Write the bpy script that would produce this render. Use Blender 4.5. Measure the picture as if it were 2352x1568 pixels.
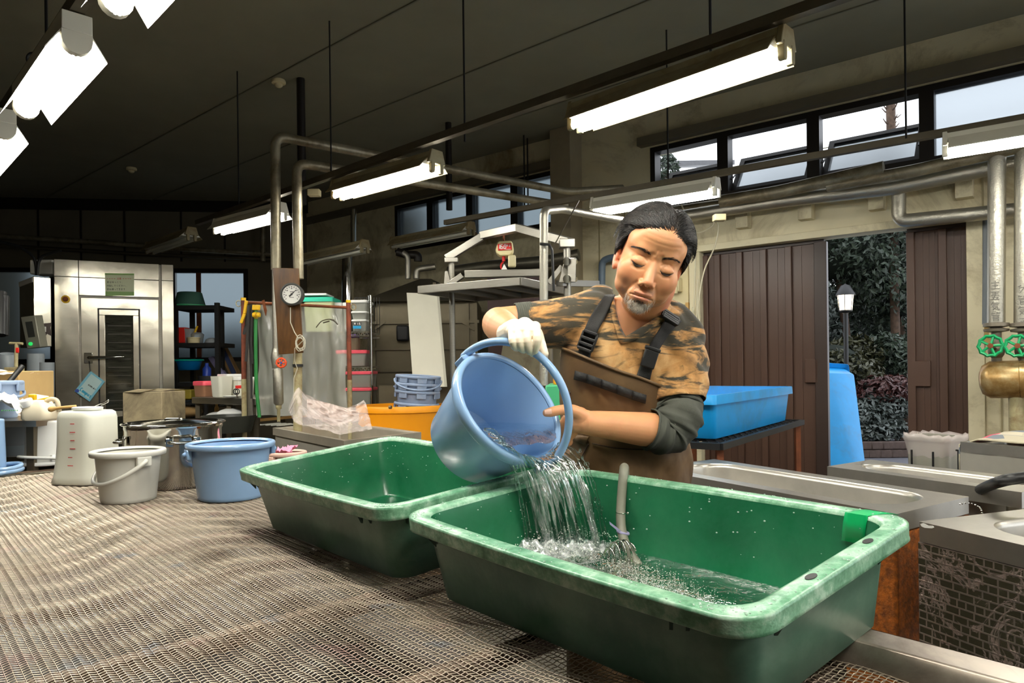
import bpy, math, random
import numpy as np
from mathutils import Vector, Matrix, Euler, noise
from mathutils.bvhtree import BVHTree
random.seed(7); RNG=np.random.default_rng(7)
sc=bpy.context.scene
for o in list(bpy.data.objects): bpy.data.objects.remove(o)
COL=sc.collection
# ---------------------------------------------------------------- camera
H=1.25; FP=1600.0; ROLL=-0.012; CX,CY=1176.0,845.0
cr_,sr_=math.cos(ROLL),math.sin(ROLL)
cam=bpy.data.cameras.new('camera'); camo=bpy.data.objects.new('camera',cam); COL.objects.link(camo)
cam.sensor_width=36; cam.lens=FP/2352*36; cam.shift_y=(CY-784)/2352; cam.clip_start=.05; cam.clip_end=200
camo.matrix_world=Matrix(((cr_,-sr_,0,0),(0,0,-1,0),(sr_,cr_,0,H),(0,0,0,1)))
sc.camera=camo
# ---------------------------------------------------------------- world and exposure
sc.view_settings.view_transform='Standard'; sc.view_settings.look='None'
sc.view_settings.exposure=0.0; sc.view_settings.gamma=1.0; sc.view_settings.use_curve_mapping=False
w=bpy.data.worlds.new('sky'); sc.world=w; w.use_nodes=True
w.node_tree.nodes['Background'].inputs[0].default_value=(.88,.93,1.0,1)
w.node_tree.nodes['Background'].inputs[1].default_value=2.8
LAMP=72.0     # radiance of the fluorescent tubes
LAMPCOL=(1.0,.975,.895)
# ---------------------------------------------------------------- helpers
def lvl(px,py):
    dx,dy=px-CX,py-CY
    return cr_*dx+sr_*dy, -sr_*dx+cr_*dy
def W(px,py,Y):
    lx,ly=lvl(px,py); return Vector((lx/FP*Y,Y,H-ly/FP*Y))
def WZ(px,py,z):
    lx,ly=lvl(px,py); Y=(H-z)*FP/ly; return Vector((lx/FP*Y,Y,z))
def WP(px,py,p,n):
    lx,ly=lvl(px,py); d=Vector((lx/FP,1,-ly/FP)); c=Vector((0,0,H))
    t=(Vector(p)-c).dot(n)/d.dot(n); return c+d*t
def WL(px,p,d):
    """point of the vertical plane through p along d seen in column px, at the horizon height"""
    n=Vector((d[1],-d[0],0)); return WP(px,CY,p,n)
def lin(c):
    c=c/255.0; return c/12.92 if c<=.04045 else ((c+.055)/1.055)**2.4
def rgb(c): return (lin(c[0]),lin(c[1]),lin(c[2]),1)
V=Vector
class MB:
    def __init__(s): s.v=[]; s.f=[]; s.mi=[]; s.m=0
    def add(s,vs,fs):
        n=len(s.v); s.v+= [tuple(x) for x in vs]; s.f+=[tuple(i+n for i in f) for f in fs]; s.mi+=[s.m]*len(fs); return s
    def box(s,c,sx,sy,sz,R=None):
        """box centred on c with full sizes; R: 3 axes"""
        c=V(c); ax=R or (V((1,0,0)),V((0,1,0)),V((0,0,1)))
        vs=[c+ax[0]*(i*sx/2)+ax[1]*(j*sy/2)+ax[2]*(k*sz/2) for i in(-1,1) for j in(-1,1) for k in(-1,1)]
        return s.add(vs,[(0,1,3,2),(4,6,7,5),(0,4,5,1),(2,3,7,6),(0,2,6,4),(1,5,7,3)])
    def hexa(s,b,t):
        """bottom 4, top 4 corners, both counter-clockwise"""
        return s.add(list(b)+list(t),[(3,2,1,0),(4,5,6,7)]+[(i,(i+1)%4,4+(i+1)%4,4+i) for i in range(4)])
    def bar(s,a,b,w,h,up=(0,0,1)):
        a,b=V(a),V(b); d=(b-a); L=d.length; d.normalize(); up=V(up)
        if abs(d.dot(up))>.98: up=V((0,1,0))
        x=d.cross(up).normalized(); u=x.cross(d)
        return s.box((a+b)/2,L,w,h,(d,x,u))
    def prism(s,poly,n):
        k=len(poly); n=V(n); P=[V(p) for p in poly]
        return s.add(P+[p+n for p in P],[tuple(range(k))[::-1],tuple(range(k,2*k))]+[(i,(i+1)%k,k+(i+1)%k,k+i) for i in range(k)])
    def tube(s,pts,r,n=8,cap=True,closed=False):
        P=[V(p) for p in pts]; k=len(P); rs=r if hasattr(r,'__len__') else [r]*k
        T=[]
        for i in range(k):
            if closed: t=P[(i+1)%k]-P[i-1]
            else: t=P[min(i+1,k-1)]-P[max(i-1,0)]
            T.append(t.normalized() if t.length>1e-9 else V((0,0,1)))
        u=T[0].orthogonal().normalized(); vs=[]
        for i in range(k):
            u=(u-T[i]*u.dot(T[i])).normalized(); v=T[i].cross(u)
            for j in range(n):
                a=2*math.pi*j/n; vs.append(P[i]+(u*math.cos(a)+v*math.sin(a))*rs[i])
        fs=[]
        for i in range(k if closed else k-1):
            o=i*n; q=((i+1)%k)*n
            for j in range(n): fs.append((o+j,o+(j+1)%n,q+(j+1)%n,q+j))
        if cap and not closed: fs+=[tuple(range(n))[::-1],tuple(range((k-1)*n,k*n))]
        return s.add(vs,fs)
    def cyl(s,a,b,r,n=16,r2=None): return s.tube([a,b],[r,r if r2 is None else r2],n)
    def lathe(s,o,axis,prof,n=32,ref=None,cap0=False,cap1=False):
        """prof: (radius, height along axis)"""
        o=V(o); z=V(axis).normalized(); x=V(ref).normalized() if ref else z.orthogonal().normalized(); x=(x-z*x.dot(z)).normalized(); y=z.cross(x); vs=[]
        for r,h in prof:
            for j in range(n):
                a=2*math.pi*j/n; vs.append(o+z*h+(x*math.cos(a)+y*math.sin(a))*r)
        fs=[(i*n+j,i*n+(j+1)%n,(i+1)*n+(j+1)%n,(i+1)*n+j) for i in range(len(prof)-1) for j in range(n)]
        if cap0: fs.append(tuple(range(n))[::-1])
        if cap1: fs.append(tuple(range((len(prof)-1)*n,len(prof)*n)))
        return s.add(vs,fs)
    def rings(s,R,closed=True,cap0=False,cap1=False):
        n=len(R[0]); vs=[p for r in R for p in r]; m=n if closed else n-1
        fs=[(i*n+j,i*n+(j+1)%n,(i+1)*n+(j+1)%n,(i+1)*n+j) for i in range(len(R)-1) for j in range(m)]
        if cap0: fs.append(tuple(range(n))[::-1])
        if cap1: fs.append(tuple(range((len(R)-1)*n,len(R)*n)))
        return s.add(vs,fs)
    def ball(s,c,rx,ry=None,rz=None,R=None,n=14,m=9):
        ry=ry or rx; rz=rz or rx; c=V(c); ax=R or (V((1,0,0)),V((0,1,0)),V((0,0,1)))
        rg=[]
        for i in range(m+1):
            t=math.pi*i/m; st=max(math.sin(t),1e-3)
            rg.append([c+ax[0]*(rx*st*math.cos(2*math.pi*j/n))+ax[1]*(ry*st*math.sin(2*math.pi*j/n))-ax[2]*(rz*math.cos(t)) for j in range(n)])
        return s.rings(rg,True,True,True)
    def mesh(s,name,mats,smooth=None):
        me=bpy.data.meshes.new(name); me.from_pydata([tuple(x) for x in s.v],[],s.f)
        for m in mats: me.materials.append(m)
        if len(mats)>1: me.polygons.foreach_set('material_index',s.mi)
        if smooth is not None:
            if smooth>=180: me.shade_smooth()
            else: me.set_sharp_from_angle(angle=math.radians(smooth)); me.polygons.foreach_set('use_smooth',[True]*len(me.polygons))
        me.update(); return me
def link(name,me,parent=None):
    o=bpy.data.objects.new(name,me); COL.objects.link(o)
    if parent is not None: o.parent=parent
    return o
def wloc(o):
    l=V((0,0,0))
    while o is not None: l+=o.location; o=o.parent
    return l
def obj(name,mb,mats,parent=None,smooth=35,bev=0,kind=None,label=None,seg=2):
    """links the builder as ONE mesh object; verts are in world coordinates"""
    if not isinstance(mats,(list,tuple)): mats=[mats]
    base=V((0,0,0))
    if parent is not None: base=wloc(parent)
    elif len(mb.v):
        a=np.array(mb.v); base=V((a[:,0].mean(),a[:,1].mean(),a[:,2].min()))
    me=mb.mesh(name,mats,smooth); me.transform(Matrix.Translation(-base))
    o=link(name,me,parent)
    if parent is None: o.location=base
    if bev:
        m=o.modifiers.new('bevel','BEVEL'); m.width=bev; m.segments=seg; m.limit_method='ANGLE'; m.angle_limit=math.radians(40)
    if kind: o['kind']=kind
    if label: o['label']=label
    return o
def tag(o,label,cat,group=None):
    o['label']=label; o['category']=cat
    if group: o['group']=group
    return o
def thing(name,label,cat,loc,group=None):
    o=bpy.data.objects.new(name,None); COL.objects.link(o); o.location=loc; o.empty_display_size=.05
    return tag(o,label,cat,group)
def struct(name,mb,mats,smooth=35,bev=0):
    o=obj(name,mb,mats,None,smooth,bev); o['kind']='structure'; return o
def dup(root,delta,label,rot=None):
    """copy of a thing with its parts and sub-parts, moved by delta"""
    def cp(o,par):
        c=o.copy(); COL.objects.link(c)
        if par is not None: c.parent=par
        for ch in list(o.children): cp(ch,c)
        return c
    r=cp(root,None); r.location=root.location+V(delta); r['label']=label
    if rot is not None: r.rotation_euler=rot
    return r
def smooth_path(P,k=6):
    P=[V(p) for p in P]; out=[]
    for i in range(len(P)-1):
        p0=P[max(i-1,0)];p1=P[i];p2=P[i+1];p3=P[min(i+2,len(P)-1)]
        for j in range(k):
            t=j/k; out.append(.5*((2*p1)+(p2-p0)*t+(2*p0-5*p1+4*p2-p3)*t*t+(3*p1-p0-3*p2+p3)*t**3))
    out.append(P[-1]); return out
def elbow(P,r=.05,k=5):
    """polyline with rounded corners"""
    P=[V(p) for p in P]; out=[P[0]]
    for i in range(1,len(P)-1):
        a=(P[i-1]-P[i]); b=(P[i+1]-P[i]); ra=min(r,a.length*.45); rb=min(r,b.length*.45)
        A=P[i]+a.normalized()*ra; B=P[i]+b.normalized()*rb
        for j in range(k+1):
            t=j/k; out.append(A*(1-t)**2+P[i]*2*t*(1-t)+B*t*t)
    out.append(P[-1]); return out
# ---------------------------------------------------------------- materials
class NT:
    def __init__(s,name):
        s.m=bpy.data.materials.new(name); s.m.use_nodes=True; s.t=s.m.node_tree; s.n=s.t.nodes; s.b=s.n['Principled BSDF']; s.out=s.n['Material Output']
    def new(s,t,**k):
        n=s.n.new(t)
        for a,v in k.items():
            if a in n.inputs.keys(): n.inputs[a].default_value=v
            else: setattr(n,a,v)
        return n
    def l(s,a,b): s.t.links.new(a,b)
    def coord(s,scale=(1,1,1),kind='Object'):
        c=s.new('ShaderNodeTexCoord'); m=s.new('ShaderNodeMapping'); m.inputs['Scale'].default_value=scale; s.l(c.outputs[kind],m.inputs[0]); return m.outputs[0]
    def noise(s,vec,scale,detail=4,rough=.6,dist=0):
        n=s.new('ShaderNodeTexNoise'); n.inputs['Scale'].default_value=scale; n.inputs['Detail'].default_value=detail; n.inputs['Roughness'].default_value=rough; n.inputs['Distortion'].default_value=dist
        s.l(vec,n.inputs['Vector']); return n.outputs[0]
    def ramp(s,fac,stops,interp='LINEAR'):
        r=s.new('ShaderNodeValToRGB'); r.color_ramp.interpolation=interp; e=r.color_ramp.elements
        while len(e)<len(stops): e.new(.5)
        for k,(p,c) in enumerate(stops): e[k].position=p; e[k].color=c
        s.l(fac,r.inputs[0]); return r.outputs[0]
    def mix(s,f,a,b):
        m=s.new('ShaderNodeMix',data_type='RGBA')
        for i,x in((0,f),(6,a),(7,b)):
            if hasattr(x,'is_linked'): s.l(x,m.inputs[i])
            else: m.inputs[i].default_value=x
        return m.outputs[2]
    def bump(s,h,strength=.3,dist=.01):
        b=s.new('ShaderNodeBump'); b.inputs['Strength'].default_value=strength; b.inputs['Distance'].default_value=dist
        s.l(h,b.inputs['Height']); s.l(b.outputs[0],s.b.inputs['Normal'])
def mat(name,c,rough=.5,metal=0,var=.12,scale=6,stretch=(1,1,1),bump=0,bscale=40,trans=0,ior=1.45,alpha=1,emit=0,dirt=None,dirtamt=.5,spec=.5,sss=0,coat=0):
    T=NT(name); b=T.b; col=rgb(c) if max(c)>1.001 else (*c[:3],1)
    b.inputs['Roughness'].default_value=rough; b.inputs['Metallic'].default_value=metal; b.inputs['Base Color'].default_value=col
    b.inputs['Specular IOR Level'].default_value=spec; b.inputs['IOR'].default_value=ior
    if trans: b.inputs['Transmission Weight'].default_value=trans
    if alpha<1: b.inputs['Alpha'].default_value=alpha
    if coat: b.inputs['Coat Weight'].default_value=coat
    if sss: b.inputs['Subsurface Weight'].default_value=sss; b.inputs['Subsurface Scale'].default_value=.01; b.inputs['Subsurface Radius'].default_value=(1,.4,.2)
    if emit: b.inputs['Emission Color'].default_value=col; b.inputs['Emission Strength'].default_value=emit
    if var or bump or dirt:
        v=T.coord(stretch)
        n=T.noise(v,scale)
        lo=tuple(min(x*(1-var),1) for x in col[:3])+(1,); hi=tuple(min(x*(1+var),1) for x in col[:3])+(1,)
        o=T.ramp(n,[(.3,lo),(.7,hi)])
        if dirt:
            d=T.noise(v,scale*.6,8,.7,.6); f=T.ramp(d,[(.52-.2*dirtamt,(0,0,0,1)),(.72,(1,1,1,1))]); o=T.mix(f,o,rgb(dirt))
        T.l(o,b.inputs['Base Color'])
        if bump: T.bump(T.noise(T.coord(stretch),bscale,3),bump,.004)
    return T.m
def emitmat(name,c,s):
    T=NT(name); T.b.inputs['Base Color'].default_value=(0,0,0,1); T.b.inputs['Emission Color'].default_value=(*c,1); T.b.inputs['Emission Strength'].default_value=s; return T.m
# ================================================================ materials
M={}
M['ceil']=mat('ceiling_board',(132,128,108),.8,var=.08,scale=1.5,stretch=(1,1,1),bump=.15,bscale=14)
M['wallc']=mat('cream_wall_panel',(214,204,170),.55,var=.08,scale=2,dirt=(120,100,60),dirtamt=.15)
M['wallb']=mat('beige_back_wall',(104,96,78),.7,var=.12,scale=1.2)
M['concrete']=mat('wet_concrete_floor',(70,66,58),.45,var=.25,scale=2)
M['darkframe']=mat('dark_bronze_frame',(26,20,16),.45,var=.2)
M['brown']=mat('brown_steel_door',(74,52,40),.42,var=.07,scale=3,stretch=(1,1,.3))
def steel(name,c=(160,156,146),rough=.33,stretch=(1,1,12),s=9,metal=1,bump=.008):
    T=NT(name); b=T.b; b.inputs['Metallic'].default_value=metal
    v=T.coord(stretch); n=T.noise(v,s,6,.65)
    k=rgb(c); T.l(T.ramp(n,[(.25,tuple(x*.82 for x in k[:3])+(1,)),(.75,k)]),b.inputs['Base Color'])
    T.l(T.ramp(T.noise(T.coord(),4,5,.7),[(.3,(rough*.95,)*3+(1,)),(.75,(rough*1.2,)*3+(1,))]),b.inputs['Roughness'])
    T.bump(T.noise(T.coord(),2.2,2),bump,.02); return T.m
M['steel']=steel('stainless_steel'); M['steelh']=steel('stainless_steel_brushed',stretch=(9,9,1)); M['steeld']=steel('dull_stainless_steel',(150,146,136),.42)
M['sink']=steel('sink_steel',(190,185,174),.32,(2,2,2),6,.9,0); M['chrome']=steel('polished_steel',(215,213,205),.09,(1,1,1),3,1,.01)
M['foil']=steel('foil_lagging',(205,202,190),.3,(3,3,9),14,1,.0)
T=NT('crinkled_foil_lagging'); T.b.inputs['Metallic'].default_value=.9; T.b.inputs['Base Color'].default_value=rgb((178,174,160)); T.b.inputs['Roughness'].default_value=.38
T.bump(T.noise(T.coord((3,3,3)),14,5,.65,1.0),.32,.012); M['foil']=T.m
M['foild']=mat('old_foil_lagging',(150,142,120),.45,.55,var=.3,scale=7,bump=.5,bscale=20,dirt=(95,80,50),dirtamt=.35)
M['galv']=steel('galvanised_rail',(120,112,96),.5,(2,2,2),5)
M['trough']=mat('worn_trough_steel',(172,164,148),.4,.45,var=.1,scale=5)
M['white']=mat('white_enamel',(232,230,220),.4,var=.03); M['lampbody']=mat('cream_lamp_body',(226,222,205),.45,var=.05,scale=3)
M['lampold']=mat('yellowed_lamp_reflector',(150,140,108),.5,var=.15,scale=5,dirt=(120,95,50),dirtamt=.2)
M['tube']=emitmat('lit_fluorescent_tube',LAMPCOL,LAMP)
M['tubew']=emitmat('lit_wide_tube',LAMPCOL,LAMP*1.5)
M['black']=mat('black_plastic',(20,20,20),.45,var=.2); M['rubber']=mat('grey_rubber_hose',(112,112,98),.5,var=.12,scale=12)
M['blackm']=mat('black_painted_metal',(24,24,24),.5,var=.2)
M['rust']=mat('rusty_steel',(120,66,36),.75,.2,var=.35,scale=9,bump=.4,bscale=60)
M['rustpole']=mat('rusty_painted_pole',(124,62,40),.7,var=.25,scale=12,dirt=(70,40,26),dirtamt=.3)
M['creampole']=mat('worn_cream_pole',(170,160,120),.6,var=.2,scale=9,dirt=(110,70,30),dirtamt=.3)
M['orangerust']=mat('orange_rusted_panel',(138,74,8),.85,var=.55,scale=55,bump=.6,bscale=90,dirt=(70,32,4),dirtamt=.35)
M['blue']=mat('blue_bucket_plastic',(138,172,210),.26,var=.05,scale=4,spec=.6,coat=.35)
M['bluepale']=mat('pale_blue_plastic',(150,170,200),.42,var=.06,scale=6)
M['grey']=mat('grey_bucket_plastic',(216,214,204),.34,var=.04,scale=4)
M['whitepl']=mat('white_plastic',(240,240,235),.36,var=.03)
M['milk']=mat('milky_plastic',(238,237,220),.4,var=.03,scale=3,trans=.08)
M['clearpl']=mat('clear_grey_plastic',(214,220,222),.25,var=.03,trans=.6,ior=1.25)
M['cyan']=mat('bright_blue_plastic',(16,150,222),.36,var=.07,scale=5,dirt=(60,130,180),dirtamt=.12)
M['orange']=mat('orange_plastic',(248,160,12),.4,var=.04,scale=4)
M['card']=mat('brown_cardboard',(190,158,104),.75,var=.08,scale=5); M['cardd']=mat('dusty_cardboard',(176,160,126),.8,var=.1,scale=6,dirt=(100,90,76),dirtamt=.25)
M['wood']=mat('varnished_dark_board',(84,54,20),.3,var=.5,scale=5,stretch=(6,6,1)); M['woodl']=mat('pale_wood',(206,164,98),.6,var=.15,scale=8,stretch=(1,1,4))
M['pink']=mat('pink_plastic_lid',(240,92,108),.4,var=.05); M['teal']=mat('teal_plastic_lid',(44,176,146),.4,var=.05)
M['greenpl']=mat('green_plastic',(72,176,122),.4,var=.05); M['red']=mat('red_plastic',(214,40,30),.42,var=.06); M['yellow']=mat('yellow_plastic',(240,190,24),.42,var=.06)
M['greenvalve']=mat('green_enamel_wheel',(24,160,96),.4,var=.1); M['orangevalve']=mat('orange_enamel_wheel',(222,84,40),.4,var=.1)
M['greyw']=mat('grey_pvc',(112,118,122),.45,var=.08); M['ivory']=mat('ivory_plastic',(222,208,164),.45,var=.04)
M['paper']=mat('white_paper',(236,234,226),.7,var=.03)
M['ink']=mat('black_ink',(28,28,26),.6,var=0); M['redink']=mat('red_ink',(200,40,40),.6,var=0); M['blueink']=mat('light_blue_ink',(60,170,205),.6,var=0)
M['film']=mat('clear_film',(255,240,234),.12,var=0,alpha=.38,spec=.9); M['sheet']=mat('clear_vinyl_sheet',(226,226,214),.14,var=.05,scale=2,alpha=.36,spec=.9)
M['bag']=mat('white_film_bag',(240,240,236),.35,var=.03,alpha=.8)
def glass(name,c,rough,tr):
    T=NT(name); T.b.inputs['Base Color'].default_value=rgb(c); T.b.inputs['Roughness'].default_value=rough; T.b.inputs['Transmission Weight'].default_value=tr; T.b.inputs['IOR'].default_value=1.2
    wv=T.new('ShaderNodeTexChecker'); wv.inputs['Scale'].default_value=60; T.l(T.coord(),wv.inputs[0]); T.bump(wv.outputs[1],.12,.01); return T.m
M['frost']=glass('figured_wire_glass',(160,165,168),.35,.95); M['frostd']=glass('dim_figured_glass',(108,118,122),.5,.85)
M['pane']=mat('clear_glass',(235,240,240),.02,var=0,trans=1,ior=1.45)
# sign board colours
M['signg']=mat('pale_green_sign',(206,212,176),.5,var=.03); M['signgb']=mat('green_sign_band',(140,176,104),.5,var=.03)
def leafmat(name,a,b):
    T=NT(name); oi=T.new('ShaderNodeObjectInfo'); n=T.noise(T.coord(),5,3); T.l(T.ramp(n,[(.3,rgb(a)),(.7,rgb(b))]),T.b.inputs['Base Color']); T.b.inputs['Roughness'].default_value=.45; return T.m
M['leaf1']=leafmat('dark_green_leaf',(31,42,30),(57,70,55)); M['leaf2']=leafmat('olive_green_leaf',(36,39,21),(67,67,42)); M['leaf3']=leafmat('reddish_leaf',(55,21,20),(72,39,33)); M['leaf4']=leafmat('pale_edged_leaf',(50,60,55),(84,91,87))
M['bark']=mat('bark',(70,54,42),.9,var=.4,scale=20,bump=.6)
M['asph']=mat('grey_path',(82,82,88),.8,var=.12,scale=30); M['brick']=mat('edging_brick',(76,62,56),.8,var=.2,scale=14)
M['tile']=mat('grey_roof_tile',(96,96,98),.6,var=.15); M['stucco']=mat('pale_stucco',(150,144,134),.8,var=.06)
# ================================================================ room shell
dR=V((.782,-.623,0)); dR.normalize(); PR=V((1.77,6.46,0)); nR=V((-dR.y*-1*-1,dR.x*-1,0)); nR=V((dR.y,-dR.x,0))   # nR points into the room
def wr(px,py,off=0): return WP(px,py,PR+nR*off,nR)
def sR(px): return (WP(px,CY,PR,nR)-PR).dot(dR)
def R(s,z,off=0): return PR+dR*s+nR*off+V((0,0,z))
CZ=3.72
FPOLY=[V((-7.7,-3.7,0)),V((6.15,-3.7,0)),V((6.15,2.9,0)),PR+dR*5.5-nR*.10,PR-dR*7.2-nR*.10,V((-7.7,10.6,0))]
b=MB(); b.prism([p-V((0,0,.1)) for p in FPOLY],(0,0,.1)); struct('floor',b,M['concrete'])
b=MB(); b.prism([p+V((0,0,CZ))-(nR*.25 if 3<=k<=4 else V()) for k,p in enumerate(FPOLY)],(0,0,.1)); struct('ceiling',b,M['ceil'])
b=MB(); b.box((-7.6,3,CZ/2),.15,16,CZ); struct('wall_left',b,M['wallb'])
b=MB(); b.box((-1.2,-3.6,CZ/2),15,.15,CZ); struct('wall_front',b,M['wallb'])
b=MB()
for (y0,y1,z0,z1) in ((-3.6,-1.4,0,CZ),(2.7,3.9,0,CZ),(-1.4,2.7,2.75,CZ)): b.box((6.0,(y0+y1)/2,(z0+z1)/2),.15,y1-y0,z1-z0)
struct('wall_side',b,M['wallb'])
# unseen open doorway added to the side wall so skylight reaches the tub ends
b=MB(); b.box((6.12,-3.4,1.37),.05,3.9,2.7); struct('door_3',b,M['brown'])
b=MB(); b.box((5.95,.65,2.78),.12,4.3,.08); b.box((5.95,-1.42,1.37),.12,.08,2.75); b.box((5.95,2.72,1.37),.12,.08,2.75); struct('added_door_trim',b,M['wallc'])
def seg(s0,s1,z0,z1,th=.12,off=0):
    a=R(s0,0,off);c=R(s1,0,off); k=-nR*th
    return [a+V((0,0,z0)),c+V((0,0,z0)),c+k+V((0,0,z0)),a+k+V((0,0,z0))],[a+V((0,0,z1)),c+V((0,0,z1)),c+k+V((0,0,z1)),a+k+V((0,0,z1))]
sL,sRr=sR(1614),sR(2224); DZ=2.30; WZ0,WZ1=2.77,3.37
S0,S1=-7.0,5.5
wA,wB=sR(912),sR(1296); wC,wD=sR(1500),3.45
b=MB()
for a in ((S0,sL,0,WZ0),(sL,sRr,DZ,WZ0),(sRr,S1,0,WZ0),(S0,S1,WZ1,CZ),(S0,wA,WZ0,WZ1),(wB,wC,WZ0,WZ1),(wD,S1,WZ0,WZ1)): b.hexa(*seg(*a))
struct('wall_right',b,M['wallc'])
PB0=W(0,845,9.75); PB1=W(560,845,10.15); dB=(PB1-PB0); dB.z=0; dB.normalize(); nB=V((dB.y,-dB.x,0)); PB=V((PB0.x,PB0.y,0))
def wb(px,py,off=0): return WP(px,py,PB+nB*off,nB)
def sB(px): return (WP(px,CY,PB,nB)-PB).dot(dB)
def segB(s0,s1,z0,z1,th=.12,off=0):
    a=PB+dB*s0+nB*off; c=PB+dB*s1+nB*off; k=-nB*th
    return [a+V((0,0,z0)),c+V((0,0,z0)),c+k+V((0,0,z0)),a+k+V((0,0,z0))],[a+V((0,0,z1)),c+V((0,0,z1)),c+k+V((0,0,z1)),a+k+V((0,0,z1))]
q0,q1=sB(-200),sB(128); q2,q3=sB(395),sB(572); qe=6.0
zt=wb(480,617).z; zl=wb(480,830).z
b=MB()
for a in ((-3,qe,zt,CZ),(-3,qe,0,zl),(-3,q0,zl,zt),(q1,q2,zl,zt),(q3,qe,zl,zt)): b.hexa(*segB(*a))
struct('wall_back',b,M['wallb'])
# back wall panel joints
b=MB()
for px in (92,190,290,420,520,610,700): b.hexa(*segB(sB(px)-.012,sB(px)+.012,zt+.1,CZ,.012,.012))
b.hexa(*segB(-3,qe,CZ-.16,CZ-.0,.03,.03)); struct('trim_1',b,M['darkframe'])
# back windows
for k,(a,c) in enumerate(((q0,q1),(q2,q3))):
    w_=thing('window_%d'%(k+1),'','',PB+dB*((a+c)/2)+V((0,0,zl))); del w_['label']; del w_['category']; w_['kind']='structure'
    b=MB()
    for r in ((a,c,zt-.06,zt),(a,c,zl,zl+.06),(a,a+.06,zl+.06,zt-.06),(c-.06,c,zl+.06,zt-.06)): b.hexa(*segB(*r,th=.08,off=.02))
    obj('window_frame',b,M['darkframe'],w_,30)
    m_=[a+.06,(a+c)/2-.16 if k else c-.06, c-.06]
    for j in range(2 if k else 1):
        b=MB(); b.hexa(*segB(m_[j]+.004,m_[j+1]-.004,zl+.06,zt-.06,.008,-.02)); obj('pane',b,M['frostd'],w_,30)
    if k:
        b=MB(); b.hexa(*segB(m_[1]-.03,m_[1]+.03,zl+.06,zt-.06,.04,.0)); obj('mullion',b,M['rust'],w_,30)
# high windows of the right wall
def hwin(n,a,c,kind):
    w_=thing('window_%d'%n,'','',R((a+c)/2,WZ0)); del w_['label']; del w_['category']; w_['kind']='structure'
    b=MB()
    for r in ((a,c,WZ1-.05,WZ1),(a,c,WZ0,WZ0+.05),(a,a+.05,WZ0+.05,WZ1-.05),(c-.05,c,WZ0+.05,WZ1-.05)): b.hexa(*seg(*r,th=.12,off=.01))
    obj('window_frame',b,M['darkframe'],w_,30)
    a+=.05;c-=.05;z0=WZ0+.05;z1=WZ1-.05
    if kind=='shut':
        b=MB(); b.hexa(*seg(a,c,z0,z1,.008,-.05)); obj('pane',b,M['frost'],w_,30)
    elif kind=='dim':
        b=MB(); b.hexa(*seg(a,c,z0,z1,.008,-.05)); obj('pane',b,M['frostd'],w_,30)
    else:
        up=(V((0,0,1))*.79-nR*.61).normalized(); hgt=(z1-z0)*.90; o0=R(a,z0,-.06); L=c-a
        s_=MB(); t=.045
        def pc(x,y,n=0): return o0+dR*x+up*y+up.cross(dR)*n
        for r in ((0,L,0,t),(0,L,hgt-t,hgt),(0,t,t,hgt-t),(L-t,L,t,hgt-t)):
            s_.hexa([pc(r[0],r[2],-.02),pc(r[1],r[2],-.02),pc(r[1],r[2],.02),pc(r[0],r[2],.02)],[pc(r[0],r[3],-.02),pc(r[1],r[3],-.02),pc(r[1],r[3],.02),pc(r[0],r[3],.02)])
        sash=obj('sash',s_,M['darkframe'],w_,30)
        g=MB(); g.hexa([pc(t,t,-.003),pc(L-t,t,-.003),pc(L-t,t,.003),pc(t,t,.003)],[pc(t,hgt-t,-.003),pc(L-t,hgt-t,-.003),pc(L-t,hgt-t,.003),pc(t,hgt-t,.003)]); obj('pane',g,M['frost'],sash,30)
        st=MB(); st.bar(R(a+.01,z0+.12,-.05),pc(.02,hgt*.75),.014,.008); st.bar(R(c-.01,z0+.12,-.05),pc(L-.02,hgt*.75),.014,.008); obj('stay',st,M['blackm'],sash,30)
xs=[1500,1666,1874,2135,2420]
for k in range(4): hwin(3+k,sR(xs[k]),min(sR(xs[k+1]),3.45),'open' if k<3 else 'shut')
xs=[912,992,1083,1186,1296]
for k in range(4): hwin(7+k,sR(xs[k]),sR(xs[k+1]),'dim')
# pillar, cream band over the door with brackets, edge beam under the ceiling
b=MB(); b.hexa(*seg(sR(1296),sR(1342),0,CZ,.22,.22)); struct('trim_2',b,mat('pillar_beige',(150,138,112),.6,var=.1),30,.004)
b=MB(); b.hexa(*seg(wC-.1,3.5,WZ1+.02,WZ1+.1,.1,.09)); b.hexa(*seg(S0,wB+.05,WZ1+.02,WZ1+.1,.1,.09)); struct('trim_3',b,M['wallb'],30)
b=MB(); b.hexa(*seg(sR(1560),3.5,DZ,DZ+.06,.07,.06)); b.hexa(*seg(sR(1560),3.5,2.64,2.70,.10,.09)); b.hexa(*seg(sR(2224),sR(2262),0,DZ+.02,.05,.045)); b.hexa(*seg(sR(1590),sR(1614),0,DZ+.02,.05,.045)); struct('trim_4',b,M['wallc'],30,.004)
b=MB()
for px in (1716,1860,2022,2222):
    s=sR(px); b.hexa(*seg(s-.055,s+.055,2.46,2.66,.10,.10))
struct('trim_5',b,M['wallc'],30,.004)
b=MB()
for px in (2262,2300,2350):
    s=sR(px); b.hexa(*seg(s-.006,s+.006,0,2.64,.012,.006))
for px in (1330,1380,1440,1500,1530): s=sR(px); b.hexa(*seg(s-.006,s+.006,0,2.85,.012,.006))
struct('trim_6',b,mat('panel_joint_shadowless_beige',(150,138,104),.6,var=.1),30)
# ceiling panel seams
b=MB()
for k in range(9):
    a=V((-7+k*1.6,10.2,CZ-.004)); e=a+V((9.0,-7.8,0)); b.bar(a,e,.012,.01)
struct('trim_7',b,mat('ceiling_seam',(116,112,94),.8,var=.1),30)
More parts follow.
